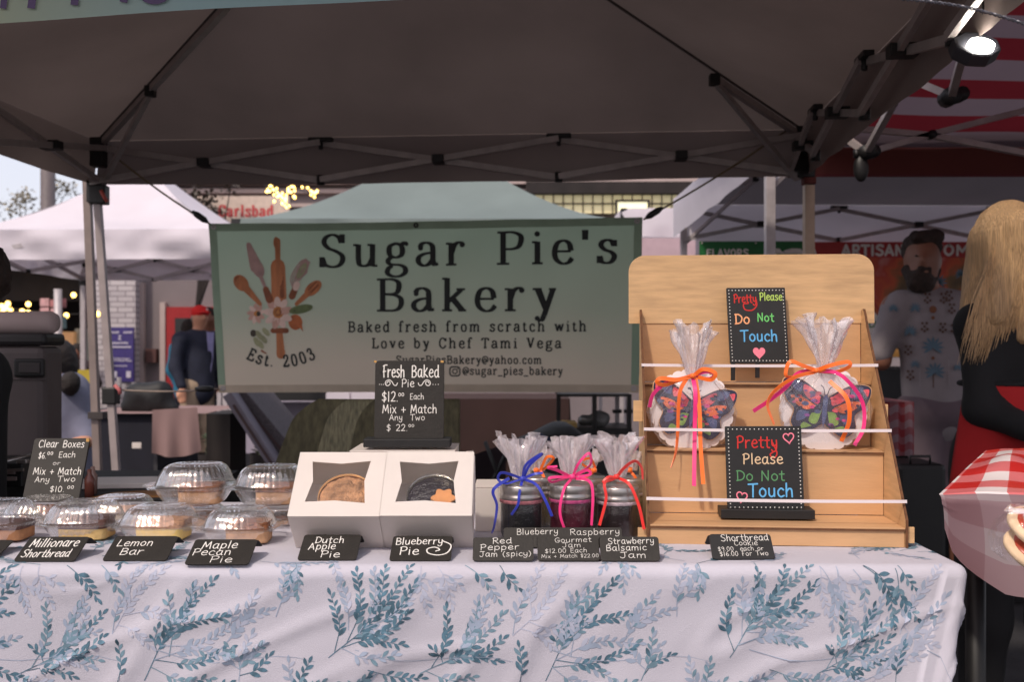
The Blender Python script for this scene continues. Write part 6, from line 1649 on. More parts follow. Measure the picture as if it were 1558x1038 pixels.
# leaning folded tables
lf = thing('folded_tables', 'pair of folded tables leaning on edge left of the olive chair', 'folding table', P(390, 700, 4.9))
for k, (x0, x1, m) in enumerate(((338, 398, mat('grey_table_rim', (112, 106, 118), .6)), (352, 436, mat('speckled_grey_board', (76, 70, 76), .7, var=.4, scale=120)))):
    a, b = P(x0, 604, 4.9 + k * .12), P(x1 + 30, 742, 4.9 + k * .12)
    d = (b - a); n_ = V(d.z, 0, -d.x).normalized()
    w = .05 if k == 0 else .075
    mb = MB(); mb.add([a, b, b - n_ * w, a - n_ * w, a + V(0, .5, 0), b + V(0, .5, 0), b - n_ * w + V(0, .5, 0), a - n_ * w + V(0, .5, 0)], [(0, 1, 2, 3), (4, 7, 6, 5), (0, 4, 5, 1), (2, 6, 7, 3), (1, 5, 6, 2), (0, 3, 7, 4)])
    o = mb.build('tabletop', m, lf, bevel=.006)
    mb = MB(); q = n_ * .018; mb.add([a - q + V(0, -.004, 0) + d * .12, b - q + V(0, -.004, 0), b - q * 1.8 + V(0, -.004, 0), a - q * 1.8 + V(0, -.004, 0) + d * .12], [(0, 1, 2, 3)]); mb.build('groove', mat('brown_edge', (70, 50, 52)), o)
mb = MB(); mb.box(P(345, 700, 5.15), (.12, .3, .5)); mb.build('bracket', M_dark, lf)
# van side / white planter wall, black ledge
pw = thing('planter_wall', 'low white planter wall under the left half of the banner', 'wall', P(420, 660, 8.8))
mb = MB(); pbox(mb, 352, 560, 612, 690, 8.8, .3); mb.build('wall', mat('lilac_white_render', (156, 148, 164), .9, var=.05), pw)
lg_ = thing('bench', 'long black bench seat in front of the white planter wall', 'bench', P(420, 660, 8.5))
mb = MB(); pbox(mb, 357, 494, 597, 610, 8.4, .35); mb.build('seat', M_black_pl, lg_)
for x in (362, 488):
    mb = MB(); pbox(mb, x - 2, x + 2, 610, 775, 8.5, .1); mb.build('leg', M_black_pl, lg_)
sn = thing('market_shelter_post', 'pair of pale posts under the banner bottom left corner', 'post', P(338, 700, 7.4))
for x in (333, 351):
    mb = MB(); pbox(mb, x - 3, x + 3, 597, 780, 7.4, .05); mb.build('post', M_steel_l, sn)
wt = thing('white_tent_wall', 'pale lilac boxes behind the banner beside the Fresh Baked sign', 'box', P(540, 620, 9.0))
mb = MB(); pbox(mb, 496, 532, 598, 611, 8.2, .3); mb.build('box', M_white_fab, wt); mb = MB(); pbox(mb, 534, 574, 598, 611, 8.2, .3); mb.build('box', M_white_fab, wt)
wl_ = thing('stall_tarp', 'white side tarp of a stall seen between banner and rack', 'tarp', P(1010, 700, 9.2))
mb = MB(); pbox(mb, 975, 1058, 362, 470, 8.9, .05); mb.build('panel', mat('pinkish_white_panel', (186, 160, 168), .8, var=.06), wl_)
# flowers
def flowers(label, spots, D):
    t = thing('flower_pot', label, 'flowers', P(spots[0][0], 700, D))
    mb = MB(); c = P(spots[0][0], 690, D); mb.lathe((c.x, D, 0), [(.0005, 0), (.10, 0), (.13, c.z)], 12); mb.build('pot', M_dark, t)
    mb = MB()
    for px, py, r in spots:
        q = P(px, py, D)
        for k in range(5):
            a = k * 1.256; mb.lathe(q + V(.022 * r * math.cos(a), -.01, .022 * r * math.sin(a)), [(.0005, -.012 * r), (.014 * r, 0), (.0005, .012 * r)], 6)
    mb.build('blossom', mat('yellow_petals', (226, 172, 30), .7), t)
    mb = MB()
    rr = random.Random(7)
    for px, py, r in spots:
        for k in range(26):
            q = P(px + rr.uniform(-10, 10), py + rr.uniform(4, 50), D + .05); a = V(rr.uniform(-1, 1), rr.uniform(-.5, .5), rr.uniform(0, 1)).normalized() * .06; s = V(.012, 0, .004)
            mb.add([q, q + a * .5 + s, q + a, q + a * .5 - s], [(0, 1, 2, 3)])
    mb.build('leaves', mat('flower_leaves', (48, 60, 34), var=.3), t, recalc=False)
flowers('yellow flowers left of the olive chair', [(404, 657, 1.2), (417, 647, .8), (410, 652, .8), (400, 664, .7)], 7.9)
flowers('yellow flowers behind the beige-draped table', [(322, 655, .9), (327, 662, .7)], 8.2)

# dark stuff behind the jars
cloth_table('far_table', 'table with deep brown cloth behind the jam jars', P(660, 0, 6.0).x, P(866, 0, 6.0).x, 6.0, 6.7, .99, mat('deep_brown_cloth', (58, 38, 36), .9, var=.12, scale=4), folds=.02)
tt_ = thing('folding_chair', 'grey sling chair with dark crossed frame behind the jars', 'chair', P(735, 760, 4.9))
mb = MB(); mb.grid(lambda u, v: P(712 + 60 * u - 4 * v, 676 + 20 * (1 - u) * (1 - v) + 74 * v, 4.9 + .3 * v) + V(0, .04 * math.sin(math.pi * u), 0), 12, 8); mb.build('sling', mat('grey_sling_fabric', (92, 78, 84), .8), tt_, recalc=False)
for a_, b_ in (((738, 672), (775, 770)), ((775, 678), (728, 780)), ((715, 700), (716, 780)), ((778, 690), (780, 780))):
    mb = MB(); mb.tube([P(*a_, 4.86), P(*b_, 4.86)], .011, 6); mb.build('leg', M_black_pl, tt_)
bk = thing('duffel_bag', 'black and navy bag slumped behind the jam jars', 'bag', P(850, 700, 4.6))
solid_obj('bag_body', [('c', P(790, 690, 4.6), P(850, 672, 4.6), .07, .09), ('c', P(850, 680, 4.6), P(905, 700, 4.6), .10, .08), ('c', P(830, 730, 4.6), P(900, 740, 4.6), .12, .12)], mat('black_nylon', (11, 11, 14), .6, var=.3, scale=9, bump=.5, bscale=20), bk, .02, .05)
mb = MB(); mb.tube([P(800, 680, 4.5), P(820, 662, 4.5), P(840, 672, 4.5)], .012, 8); mb.build('strap', mat('navy_webbing', (30, 36, 70)), bk)
cr_ = thing('food_crate', 'pale bag and yellow tray heaped on a black cart right of the brown table', 'cart', P(900, 760, 5.2))
mb = MB(); pbox(mb, 846, 962, 652, 662, 5.2, .4); pbox(mb, 850, 960, 600, 604, 5.2, .4); mb.build('shelf', M_black_pl, cr_)
for x in (850, 905, 958):
    mb = MB(); pbox(mb, x - 3, x + 3, 600, 800, 5.2, .04); mb.build('post', M_black_pl, cr_)
mb = MB(); pbox(mb, 848, 878, 644, 651, 5.15, .2); mb.build('tray', mat('straw_tray', (150, 124, 70)), cr_)
solid_obj('plastic_bag', [('e', P(912, 638, 5.3), (.06, .05, .045)), ('e', P(890, 640, 5.3), (.04, .05, .03))], mat('grey_plastic_bag', (112, 112, 112), .3, var=.2), cr_, .012, .02, .01)
for x, lb in ((939, 'first pale tent leg right of the cart below the banner'), (956, 'second pale tent leg, next to the rack side')):
    t = thing('tent_leg', lb, 'pole', P(x, 780, 5.6))
    mb = MB(); p = P(x, 560, 5.6); mb.box((p.x, p.y, .75), (.024, .024, 1.5)); mb.build('pole', M_steel_l, t)
    mb = MB(); mb.box(P(x, 626, 5.6), (.05, .04, .02)); mb.build('clamp', M_black_pl, t)

# far-left table with beige cloth, black bag, yellow board
tb = cloth_table('side_table', 'table with dusty pink cloth hanging at its right end, far left behind', P(100, 0, 6.2).x, P(235, 0, 6.2).x, 6.2, 7.0, .885, mat('dark_navy_cloth', (22, 22, 34), .9), folds=.01)
mb = MB(); mb.grid(lambda u, v: V(P(118, 0, 6.15).x + 1.02 * u * 0.78, 6.15 + .85 * v, .892 + .003 * noise.noise(V(u * 6, v * 4, 1))), 14, 6)
def drp(u, v):
    x = 232 + 68 * u; y = 624 + (66 + 8 * math.sin(u * 3)) * v - 4 * u
    return P(x + 6 * v * (u - .2), y, 6.12) + V(0, .02 * math.sin(u * 14) * v, 0)
mb.grid(drp, 26, 10)
o = mb.build('pink_cloth', mat('dusty_pink_cloth', (138, 112, 110), .9, var=.06, scale=3), tb, recalc=False)
bb = thing('black_bag', 'big black bag piled on the pink-clothed table', 'bag', P(228, 626, 6.4))
solid_obj('bag_body', [('c', P(196, 620, 6.4), P(258, 620, 6.4), .05, .05), ('c', P(205, 605, 6.4), P(245, 600, 6.4), .06, .07), ('e', P(215, 596, 6.4), (.09, .07, .06)), ('e', P(243, 596, 6.4), (.05, .06, .05)), ('c', P(235, 610, 6.4), P(262, 622, 6.4), .06, .03)], mat('black_nylon'), bb, .02, .05, .012, 9)
mb = MB(); mb.box(P(208, 678, 6.05), (.055, .01, .035)); tag(mb.build('white_label', M_card), 'small white label on the dark table front at left', 'label')
yb = MB(); pbox(yb, 98, 138, 563, 625, 9.0, .04); tag(yb.build('yellow_board', mat('yellow_board_paint', (170, 148, 44), .7, var=.1)), 'yellow board standing behind the seated person at left', 'board')
cp = thing('folding_table', 'far folding table with cups and a white box under the purple sign', 'table', P(185, 620, 10.5))
mb = MB(); pbox(mb, 165, 215, 596, 600, 10.5, .5); mb.build('tabletop', M_steel_l, cp)
for x in (170, 210):
    mb = MB(); pbox(mb, x - 1.5, x + 1.5, 600, 715, 10.5, .04); mb.build('leg', M_steel_l, cp)
mb = MB()
for x, h_ in ((176, 16), (181, 22), (189, 12), (197, 9), (204, 14)): mb.lathe(P(x, 596, 10.7), [(.0005, 0), (.022, 0), (.026, h_ * .007), (.0005, h_ * .007)], 8)
tag(mb.build('paper_cups', M_card), 'white cups standing under the purple sign', 'cups', kind='stuff')
# steel leg of the neighbouring tent beside our left leg
t = thing('tent_leg', 'second slanting steel tent leg just right of the stall left leg', 'pole', P(176, 735, 4.3))
mb = MB(); a, b = P(147, 285, 4.40), P(180, 760, 4.36); b2 = a + (b - a) * 1.93; mb.tube([a, b2], .021, 4, smooth=False); mb.build('pole', mat('taupe_steel_pale', (158, 146, 146), .5), t)
mb = MB(); c = a + (b - a) * .67; mb.box(c, (.062, .06, .075)); mb.build('slider', M_black_pl, t, bevel=.006)
mb = MB(); c = a + (b - a) * .01; mb.box(c + V(.01, 0, -.02), (.075, .06, .085)); mb.build('bracket', M_black_pl, t, bevel=.006)
mb = MB(); c = a + (b - a) * .02; mb.tube([c + V(.03, -.03, .01), c + V(.045, -.03, -.02), c + V(.058, -.03, -.04)], .008, 8); mb.build('pull_tab', mat('red_pull_tab', (190, 84, 74)), t)
mb = MB(); c = a + (b - a) * .65; mb.tube([c + V(.03, -.03, .02), c + V(.05, -.03, .0), c + V(.055, -.03, -.02)], .008, 8); mb.build('pull_tab', mat('pink_pull_tab', (200, 110, 112)), t)

# ------------------------------------------------------------------ LED lamp and bits in the upper right
lp = thing('work_lamp', 'bright lit LED work lamp hanging at the upper right', 'lamp', P(1494, 60, 2.3))
c = P(1494, 66, 2.3); tilt = Matrix.Rotation(R(62), 3, 'X')
mb = MB(); hexa = []
for i in range(8): hexa.append((.058 * math.cos(R(22.5 + 45 * i)), .044 * math.sin(R(22.5 + 45 * i))))
ax_, ay_ = V(1, 0, -.05).normalized(), V(0, .55, .83).normalized(); nn_ = ax_.cross(ay_)
mb.prism(hexa, c - nn_ * .012 + ay_ * .018, ax_, ay_, -nn_ * .04); mb.build('housing', mat('lamp_housing', (46, 46, 52), .5), lp, bevel=.006)
mb = MB(); mb.prism([(.030 * math.cos(R(a)), .022 * math.sin(R(a))) for a in range(0, 360, 15)], c, ax_, ay_, -nn_ * .011)
mb.build('lens', mat('lit_lamp_lens', (255, 250, 238), emit=110), lp)
mb = MB(); mb.box(P(1502, 8, 2.33), (.022, .006, .10)); mb.build('strap', M_black_pl, lp)
ch = thing('wire', 'twisted pale wire crossing the top right corner', 'wire', P(1470, 18, 1.3))
mb = MB()
for ph in (0, math.pi):
    pts = []
    for i in range(120):
        q = i / 119; p = P(1370 + 200 * q, -2 + 42 * q - 8 * math.sin(math.pi * q), 1.35); a = q * 90 + ph
        pts.append(p + V(0, .0016 * math.cos(a), .0016 * math.sin(a)))
    mb.tube(pts, .0011, 5)
mb.build('strand', mat('tarnished_wire', (96, 96, 104), .4, metal=.6), ch)
sp_ = thing('hanging_speaker', 'black oval device hanging under the right tent corner', 'speaker', P(1310, 255, 3.9))
mb = MB(); c = P(1310, 256, 3.9); v_, f_ = solid([('e', (c.x, c.y, c.z), (.030, .022, .055))], .006, .01); mb.add(v_, f_, 0, True); mb.build('body', M_black_pl, sp_)
mb = MB(); mb.tube([P(1303, 228, 3.9), P(1303, 240, 3.9)], .012, 8); mb.build('clip', M_black_pl, sp_)

# ------------------------------------------------------------------ neighbour's gingham table
def gingham(name, red, pink, white, rough, trans):
    m = mat(name, white, rough, var=.04, trans=trans)
    n, l = m.node_tree.nodes, m.node_tree.links
    uv = n.new('ShaderNodeUVMap'); sp = n.new('ShaderNodeSeparateXYZ'); l.new(uv.outputs[0], sp.inputs[0])
    gs = []
    for k in (0, 1):
        a_ = n.new('ShaderNodeMath'); a_.operation = 'PINGPONG'; a_.inputs[1].default_value = .052; l.new(sp.outputs[k], a_.inputs[0])
        g_ = n.new('ShaderNodeMapRange'); g_.inputs[1].default_value = .0255; g_.inputs[2].default_value = .0265; l.new(a_.outputs[0], g_.inputs[0]); gs.append(g_)
    ad = n.new('ShaderNodeMath'); l.new(gs[0].outputs[0], ad.inputs[0]); l.new(gs[1].outputs[0], ad.inputs[1])
    hf_ = n.new('ShaderNodeMath'); hf_.operation = 'MULTIPLY'; hf_.inputs[1].default_value = .5; l.new(ad.outputs[0], hf_.inputs[0])
    cr = n.new('ShaderNodeValToRGB'); cr.color_ramp.elements[0].color = lin(white); cr.color_ramp.elements[1].color = lin(red)
    e = cr.color_ramp.elements.new(.5); e.color = lin(pink); l.new(hf_.outputs[0], cr.inputs[0])
    l.new(cr.outputs[0], n['Principled BSDF'].inputs['Base Color'])
    for q in n:
        if q.type == 'BSDF_TRANSLUCENT': l.new(cr.outputs[0], q.inputs[0])
    return m
M_ging = gingham('gingham_oilcloth', (190, 40, 36), (206, 110, 112), (222, 212, 212), .3, 0)
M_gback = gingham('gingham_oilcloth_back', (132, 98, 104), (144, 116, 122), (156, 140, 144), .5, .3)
gt = thing('gingham_table', "neighbour's table under red and white gingham oilcloth at the right edge", 'table', (1.35, 2.05, 0))
zg = 1.045
A_, B_, C_, D_ = V(.745, 1.72, zg), P(1500, 686, 2.02), P(1900, 678, 1.93), V(1.75, 1.53, zg)
U_ = (D_ - A_); Vv = (B_ - A_)
ge = V(.985, -.10, 0).normalized(); gf = V(.22, .97, 0).normalized()
NU, NV = 84, 40
def gtop(u, v):
    p = A_.lerp(D_, u).lerp(B_.lerp(C_, u), v)
    e = min(1, u * 8) ; w = .012 * fbm(V(p.x * 5, p.y * 5, 3)) * e
    p.z += w + .035 * max(0, 1 - v * 4) * math.sin(u * 9) * .3 + .02 * math.exp(-((u - .1) ** 2 / .004 + (v - .6) ** 2 / .08))
    return p
mb = MB(); mb.grid(gtop, NU, NV)
def gdrop(u, v):
    """front flap curling under: its pale back side faces us"""
    top = gtop(u, 0)
    rad = .016
    L0 = .168 * (1 - .75 * max(0, (u - .12)) ** 1.0) * (.35 + .65 * math.sqrt(min(1, u / .085))) if True else .17
    d = v * L0
    if d < rad: return top + V(0, -.012 * math.sin(d / rad * 1.57), -rad * (1 - math.cos(d / rad * 1.57)))
    return top + V(.006 * math.sin(d * 22) + .03 * d, -.012 - .05 * math.sin(min(1, u / .2) * 3.14) * (d / .18) + .014 * math.sin(u * 19 + 1) * d / .1, -(d - rad) - rad)
mb.grid(gdrop, NU, 26, mi=lambda i, j: 0 if j < 1 else 1)
o = mb.build('oilcloth', [M_ging, M_gback], gt, recalc=False)
uvl = o.data.uv_layers.new(name='UVMap'); n1 = (NU + 1) * (NV + 1)
for lp_ in o.data.loops:
    k = lp_.vertex_index
    if k < n1: uu, vv_ = (k % (NU + 1)) / NU * U_.length, (k // (NU + 1)) / NV * Vv.length
    else:
        k -= n1; uu, vv_ = (k % (NU + 1)) / NU * U_.length, -(k // (NU + 1)) / 26 * .17
    uvl.data[lp_.index].uv = (uu + .02, vv_ + .052 * 20 - .01)
mb = MB(); mb.add([p + V(.02, .02, -.02) for p in (A_, D_, C_, B_)] + [p + V(.02, .02, -.045) for p in (A_, D_, C_, B_)], [(0, 1, 2, 3), (4, 7, 6, 5), (0, 4, 5, 1), (2, 6, 7, 3), (0, 3, 7, 4), (1, 5, 6, 2)]); mb.build('tabletop', M_dark, gt)
for q in (A_ + V(.12, .12, 0), B_ + V(.1, -.1, 0), C_ - V(.1, .1, 0), D_ + V(-.1, .1, 0)):
    mb = MB(); mb.tube([V(q.x, q.y, 0), V(q.x, q.y, zg - .05)], .018, 8); mb.build('leg', M_black_pl, gt)
# stand with bagged cookies
stn = thing('black_stand', 'small black stand at the right frame edge under a bag of cookies', 'stand', (1.06, 1.46, 0))
mb = MB(); mb.box((.955, 1.46, .99 - .006), (.37, .12, .008)); mb.build('top', M_black_pl, stn)
mb = MB(); mb.box((.93, 1.47, .48), (.05, .05, .95)); mb.build('post', M_black_pl, stn)
bg = thing('cookie_bag', 'clear bag of iced cookies at the right frame edge', 'bag of cookies', P(1545, 852, 1.44))
for k, (px, py, rx, mi_) in enumerate(((1572, 836, .040, 0), (1574, 804, .038, 1))):
    c = P(px, py, 1.43); tl2 = Matrix.Rotation(R(38), 3, 'X') @ Matrix.Rotation(.12 + k * .1, 3, 'Y')
    mb = MB(); mb.lathe((0, 0, 0), [(.0005, -.006), (rx, -.005), (rx * 1.04, 0), (rx, .005), (.0005, .007)], 24, shape=lambda a, i: 1 + .02 * math.sin(5 * a))
    mb.v = [tuple(c + tl2 @ V(*q)) for q in mb.v]; o = mb.build('cookie', mat('cream_cookie', (226, 196, 160), .7, var=.1, scale=40), bg)
    mb = MB(); mb.lathe((0, 0, 0), [(.0005, .0085), (rx * .7, .0078), (rx * .74, .0055)], 20); mb.v = [tuple(c + tl2 @ V(*q)) for q in mb.v]; mb.build('jam_filling', mat('rust_jam', (180, 62, 34), .3, var=.3, scale=50), o)
cello(bg, P(1580, 0, 1.43).x, 1.43, P(0, 852, 1.43).z, [(0, .05, .04), (.012, .064, .045), (.035, .066, .045), (.055, .058, .04), (.068, .04, .03), (.074, .03, .02)], .2, 2.5, M_cello, M_cello_d, 4)

# dim gingham-covered table and added black block between the rack and the bearded man
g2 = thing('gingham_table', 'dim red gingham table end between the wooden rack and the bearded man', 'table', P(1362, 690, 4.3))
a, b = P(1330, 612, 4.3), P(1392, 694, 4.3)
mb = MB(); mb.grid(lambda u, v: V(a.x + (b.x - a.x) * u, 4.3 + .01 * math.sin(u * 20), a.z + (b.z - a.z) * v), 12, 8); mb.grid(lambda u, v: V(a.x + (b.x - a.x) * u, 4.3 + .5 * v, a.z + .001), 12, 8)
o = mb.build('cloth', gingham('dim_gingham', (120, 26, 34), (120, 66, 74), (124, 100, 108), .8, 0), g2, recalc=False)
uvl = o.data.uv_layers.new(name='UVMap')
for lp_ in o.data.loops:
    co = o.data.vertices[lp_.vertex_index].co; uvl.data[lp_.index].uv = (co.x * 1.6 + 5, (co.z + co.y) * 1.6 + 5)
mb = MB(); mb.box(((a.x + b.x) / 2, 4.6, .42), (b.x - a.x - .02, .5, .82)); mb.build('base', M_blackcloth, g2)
bc = thing('added_dark_block', 'tall black block added to darken the gap right of the wooden rack', 'case', P(1405, 800, 4.0))  # made-up block, put in for the darkness beside the rack
mb = MB(); q = P(1400, 706, 4.0); mb.box((q.x + .0, 4.1, q.z / 2), (.20, .25, q.z)); mb.build('body', M_black_pl, bc, bevel=.02)
mb = MB(); mb.tube([V(q.x - .04, 4.0, q.z), V(q.x - .04, 4.0, q.z + .03), V(q.x + .04, 4.0, q.z + .03), V(q.x + .04, 4.0, q.z)], .006, 6); mb.build('handle', M_black_pl, bc)
# ------------------------------------------------------------------ people
M_skin = mat('skin', (196, 140, 112), .55, var=.06, scale=12)
M_skin_d = mat('tanned_skin', (128, 84, 66), .55, var=.06, scale=12)
def hand(o, wrist, dirv, side, m, parent, s=1.0):
    """palm, four fingers and a thumb, slightly curled"""
    d = Vector(dirv).normalized(); sd = Vector(side).normalized(); n = d.cross(sd).normalized()
    w = Vector(wrist)
    pr = [('c', w, w + d * .045 * s, .022 * s, .030 * s, (1, 1, 1)), ('c', w + d * .03 * s - sd * .018 * s, w + d * .075 * s - sd * .022 * s, .017 * s, .014 * s), ('c', w + d * .03 * s + sd * .018 * s, w + d * .075 * s + sd * .022 * s, .017 * s, .014 * s)]
    for k, (off, L_) in enumerate(((-.030, .062), (-.010, .074), (.010, .070), (.029, .056))):
        a = w + d * .085 * s + sd * off * s; b = a + d * L_ * .5 * s + n * .006 * s; c = b + d * L_ * .4 * s + n * .022 * s
        pr += [('c', w + d * .06 * s + sd * off * .8 * s, a, .012 * s, .0105 * s), ('c', a, b, .0105 * s, .009 * s), ('c', b, c, .009 * s, .0075 * s)]
    t0 = w + d * .025 * s - sd * .026 * s
    pr += [('c', t0, t0 + (d - sd).normalized() * .035 * s, .013 * s, .011 * s), ('c', t0 + (d - sd).normalized() * .035 * s, t0 + (d - sd * .6).normalized() * .065 * s + n * .01 * s, .011 * s, .009 * s)]
    return pr

# woman with long blond hair, black top and red apron, seen from behind at the right edge
D0 = 2.95
wx = (1544 - 779) * D0 / F
w = thing('person', 'woman with long blond hair, black top and red apron at the right edge', 'person', (wx, D0, 0))
hd_ = V(wx - .008, D0, 1.60)
body = [('e', hd_, (.078, .098, .118)), ('c', hd_ - V(0, 0, .08), V(wx + .02, D0 + .01, 1.40), .055, .06),
        ('e', hd_ + V(.085, -.0, -.02), (.018, .016, .022)), ('e', hd_ + V(.07, .0, -.07), (.03, .035, .035)),
        ('c', V(wx - .10, D0, 1.38), V(wx + .15, D0, 1.38), .045, .045), ('c', V(wx, D0, 1.30), V(wx, D0, .95), .10, .10, (1.0, .75, 1)),
        ('c', V(wx + .16, D0 - .01, 1.37), V(wx + .20, D0 - .03, 1.10), .042, .036), ('c', V(wx + .20, D0 - .03, 1.10), V(wx + .16, D0 - .26, 1.0), .036, .025), ('c', V(wx - .115, D0 - .02, 1.36), V(wx - .125, D0 - .06, 1.12), .038, .034), ('c', V(wx - .125, D0 - .06, 1.12), V(wx + .005, D0 - .34, 1.035), .033, .024),
        ('c', V(wx - .07, D0, .92), V(wx - .08, D0 + .02, .48), .085, .055), ('c', V(wx - .08, D0 + .02, .48), V(wx - .09, D0 + .04, .08), .052, .035),
        ('c', V(wx + .09, D0, .92), V(wx + .10, D0 - .02, .48), .085, .055), ('c', V(wx + .10, D0 - .02, .48), V(wx + .11, D0, .08), .052, .035),
        ('c', V(wx - .09, D0 + .04, .05), V(wx - .06, D0 - .12, .03), .035, .03), ('c', V(wx + .11, D0, .05), V(wx + .14, D0 - .16, .03), .035, .03)]
body += hand(None, V(wx + .005, D0 - .34, 1.035), V(.4, -.8, .15), V(.6, .6, 0), M_skin, w)
body += hand(None, V(wx + .16, D0 - .26, 1.0), V(-.2, -1, .1), V(1, -.2, 0), M_skin, w)
solid_obj('body', body, M_skin, w, .012, .03)
M_blk = mat('black_jersey', (17, 17, 20), .85, var=.25, scale=6, bump=.3, bscale=14)
solid_obj('sweater', [('c', V(wx - .115, D0, 1.375), V(wx + .16, D0, 1.375), .062, .062), ('c', V(wx, D0, 1.32), V(wx + .01, D0, 1.12), .142, .128, (1.0, .75, 1)),
    ('c', V(wx + .16, D0 - .01, 1.36), V(wx + .20, D0 - .03, 1.10), .062, .056), ('c', V(wx + .20, D0 - .03, 1.10), V(wx + .165, D0 - .23, 1.01), .054, .038), ('c', V(wx - .115, D0 - .02, 1.355), V(wx - .125, D0 - .06, 1.12), .056, .048), ('c', V(wx - .125, D0 - .06, 1.12), V(wx + .0, D0 - .315, 1.04), .046, .034),], M_blk, w, .014, .05, .006, 9)
solid_obj('trousers', [('c', V(wx - .02, D0, .97), V(wx + .02, D0, .88), .165, .165, (1, .8, 1)), ('c', V(wx - .08, D0, .90), V(wx - .085, D0 + .02, .48), .105, .075), ('c', V(wx - .085, D0 + .02, .48), V(wx - .09, D0 + .04, .1), .072, .055),
    ('c', V(wx + .10, D0, .90), V(wx + .11, D0 - .02, .48), .105, .075), ('c', V(wx + .11, D0 - .02, .48), V(wx + .11, D0, .1), .072, .055)], mat('black_trousers', (16, 15, 18), .9, var=.2), w, .018, .04)
ap = MB()
def apf(u, v):
    a = R(190 + 160 * u); z = 1.19 - .36 * v
    r_ = .150 + .05 * v + .006 * math.sin(u * 18 + v * 3) * v
    return V(wx + r_ * 1.08 * math.cos(a), D0 + r_ * .82 * math.sin(a), z)
ap.grid(apf, 40, 24); o = ap.build('apron', mat('red_apron_cotton', (168, 22, 26), .85, var=.08, bump=.2, bscale=20), w, recalc=False); md = o.modifiers.new('t', 'SOLIDIFY'); md.thickness = .003
ap = MB(); ap.tube([V(wx + .158 * math.cos(a), D0 + .122 * math.sin(a), 1.195) for a in [R(q) for q in range(0, 361, 15)]], .008, 6); ap.build('apron_string', M_blk, w)
M_blond = mat('blond_hair', (190, 154, 112), .45, var=.35, scale=14, stretch=(22, 22, .8), bump=.8, bscale=16, detail=8)
hair = [('e', hd_ + V(-.012, .0, .022), (.098, .116, .122)), ('c', hd_ + V(-.04, .03, 0), hd_ + V(-.085, .02, -.22), .075, .062, (1, .9, 1)), ('c', hd_ + V(-.055, .01, -.2), hd_ + V(-.105, -.02, -.36), .052, .018, (1, .7, 1)),
        ('c', hd_ + V(0, .06, 0), hd_ + V(0, .08, -.26), .08, .06), ('c', hd_ + V(-.03, -.055, .02), hd_ + V(-.085, -.06, -.20), .062, .050), ('c', hd_ + V(-.03, -.09, .06), hd_ + V(.03, -.085, -.14), .045, .05),
        ('c', hd_ + V(.03, -.085, -.1), hd_ + V(-.02, -.10, -.27), .05, .02)]
hv, hf = solid(hair, .009, .03)
hv = [Vector(p) + V(1, 0, 0) * .006 * noise.noise(V(p[0] * 60, p[1] * 60, p[2] * 3)) + V(0, 1, 0) * .008 * noise.noise(V(p[0] * 75, p[1] * 30, p[2] * 3 + 9)) for p in hv]
mb = MB(); mb.add(hv, hf, 0, True); mb.build('hair', M_blond, w)
mb = MB(); rh = random.Random(3)
for k in range(330):
    a = rh.uniform(-2.6, .4); x0 = rh.uniform(-.085, .05)
    p0 = hd_ + V(x0 * .6 - .01, -.085 * math.cos(x0 * 8) - .02, .10 - abs(x0) * .5)
    x1 = x0 - .03 - .05 * rh.random()
    mb.tube([p0, hd_ + V(x0 - .01, -.118 + abs(x0 + .01) * .5, .0), hd_ + V(x1, -.112 + abs(x1 + .04) * .3, -.16), hd_ + V(x1 - .03 - rh.random() * .02, -.085, -.25 - .10 * rh.random())], [.0010, .0015, .0013, .0004], 4)
mb.build('hair_strands', M_blond, w, recalc=False)

# bearded man in a patterned shirt
D1 = 4.75
mx_ = (1412 - 779) * D1 / F
m = thing('person', 'bearded man in white palm-print shirt and pale shorts reaching to the counter', 'person', (mx_ + .05, D1, 0))
h0 = V(mx_ - .03, D1, 1.725)
sh = 1.50
body = [('e', h0, (.080, .098, .118)), ('e', h0 + V(-.035, -.095, -.01), (.018, .022, .024)), ('c', h0 - V(0, 0, .08), V(mx_, D1, 1.53), .062, .068), ('e', h0 + V(.078, 0, -.01), (.014, .02, .028)), ('e', h0 + V(-.03, -.05, -.07), (.05, .05, .04)),
        ('c', V(mx_ - .15, D1, sh), V(mx_ + .19, D1, sh), .07, .07), ('c', V(mx_ + .03, D1, 1.42), V(mx_ + .05, D1, 1.02), .14, .135, (1, .8, 1)),
        ('c', V(mx_ - .17, D1, sh - .02), V(mx_ - .22, D1 + .02, 1.24), .056, .044), ('c', V(mx_ - .22, D1 + .02, 1.24), V(mx_ - .33, D1 + .24, 1.205), .042, .028),
        ('c', V(mx_ + .22, D1, sh - .02), V(mx_ + .27, D1, 1.22), .056, .044), ('c', V(mx_ + .27, D1, 1.22), V(mx_ + .25, D1 - .12, 1.0), .042, .028),
        ('c', V(mx_ - .03, D1, .95), V(mx_ - .03, D1, .50), .10, .062), ('c', V(mx_ - .03, D1, .50), V(mx_ - .03, D1 + .04, .08), .058, .04), ('c', V(mx_ + .15, D1, .95), V(mx_ + .16, D1, .50), .10, .062), ('c', V(mx_ + .16, D1, .50), V(mx_ + .17, D1 + .04, .08), .058, .04),
        ('c', V(mx_ - .03, D1 + .05, .05), V(mx_ - .05, D1 - .14, .035), .045, .035), ('c', V(mx_ + .17, D1 + .05, .05), V(mx_ + .2, D1 - .14, .035), .045, .035)]
body += hand(None, V(mx_ - .33, D1 + .24, 1.22), V(-.8, .4, -.05), V(.4, .8, 0), M_skin_d, m)
body += hand(None, V(mx_ + .25, D1 - .12, 1.0), V(0, -.3, -1), V(1, 0, 0), M_skin_d, m)
solid_obj('body', body, M_skin_d, m, .014, .03)
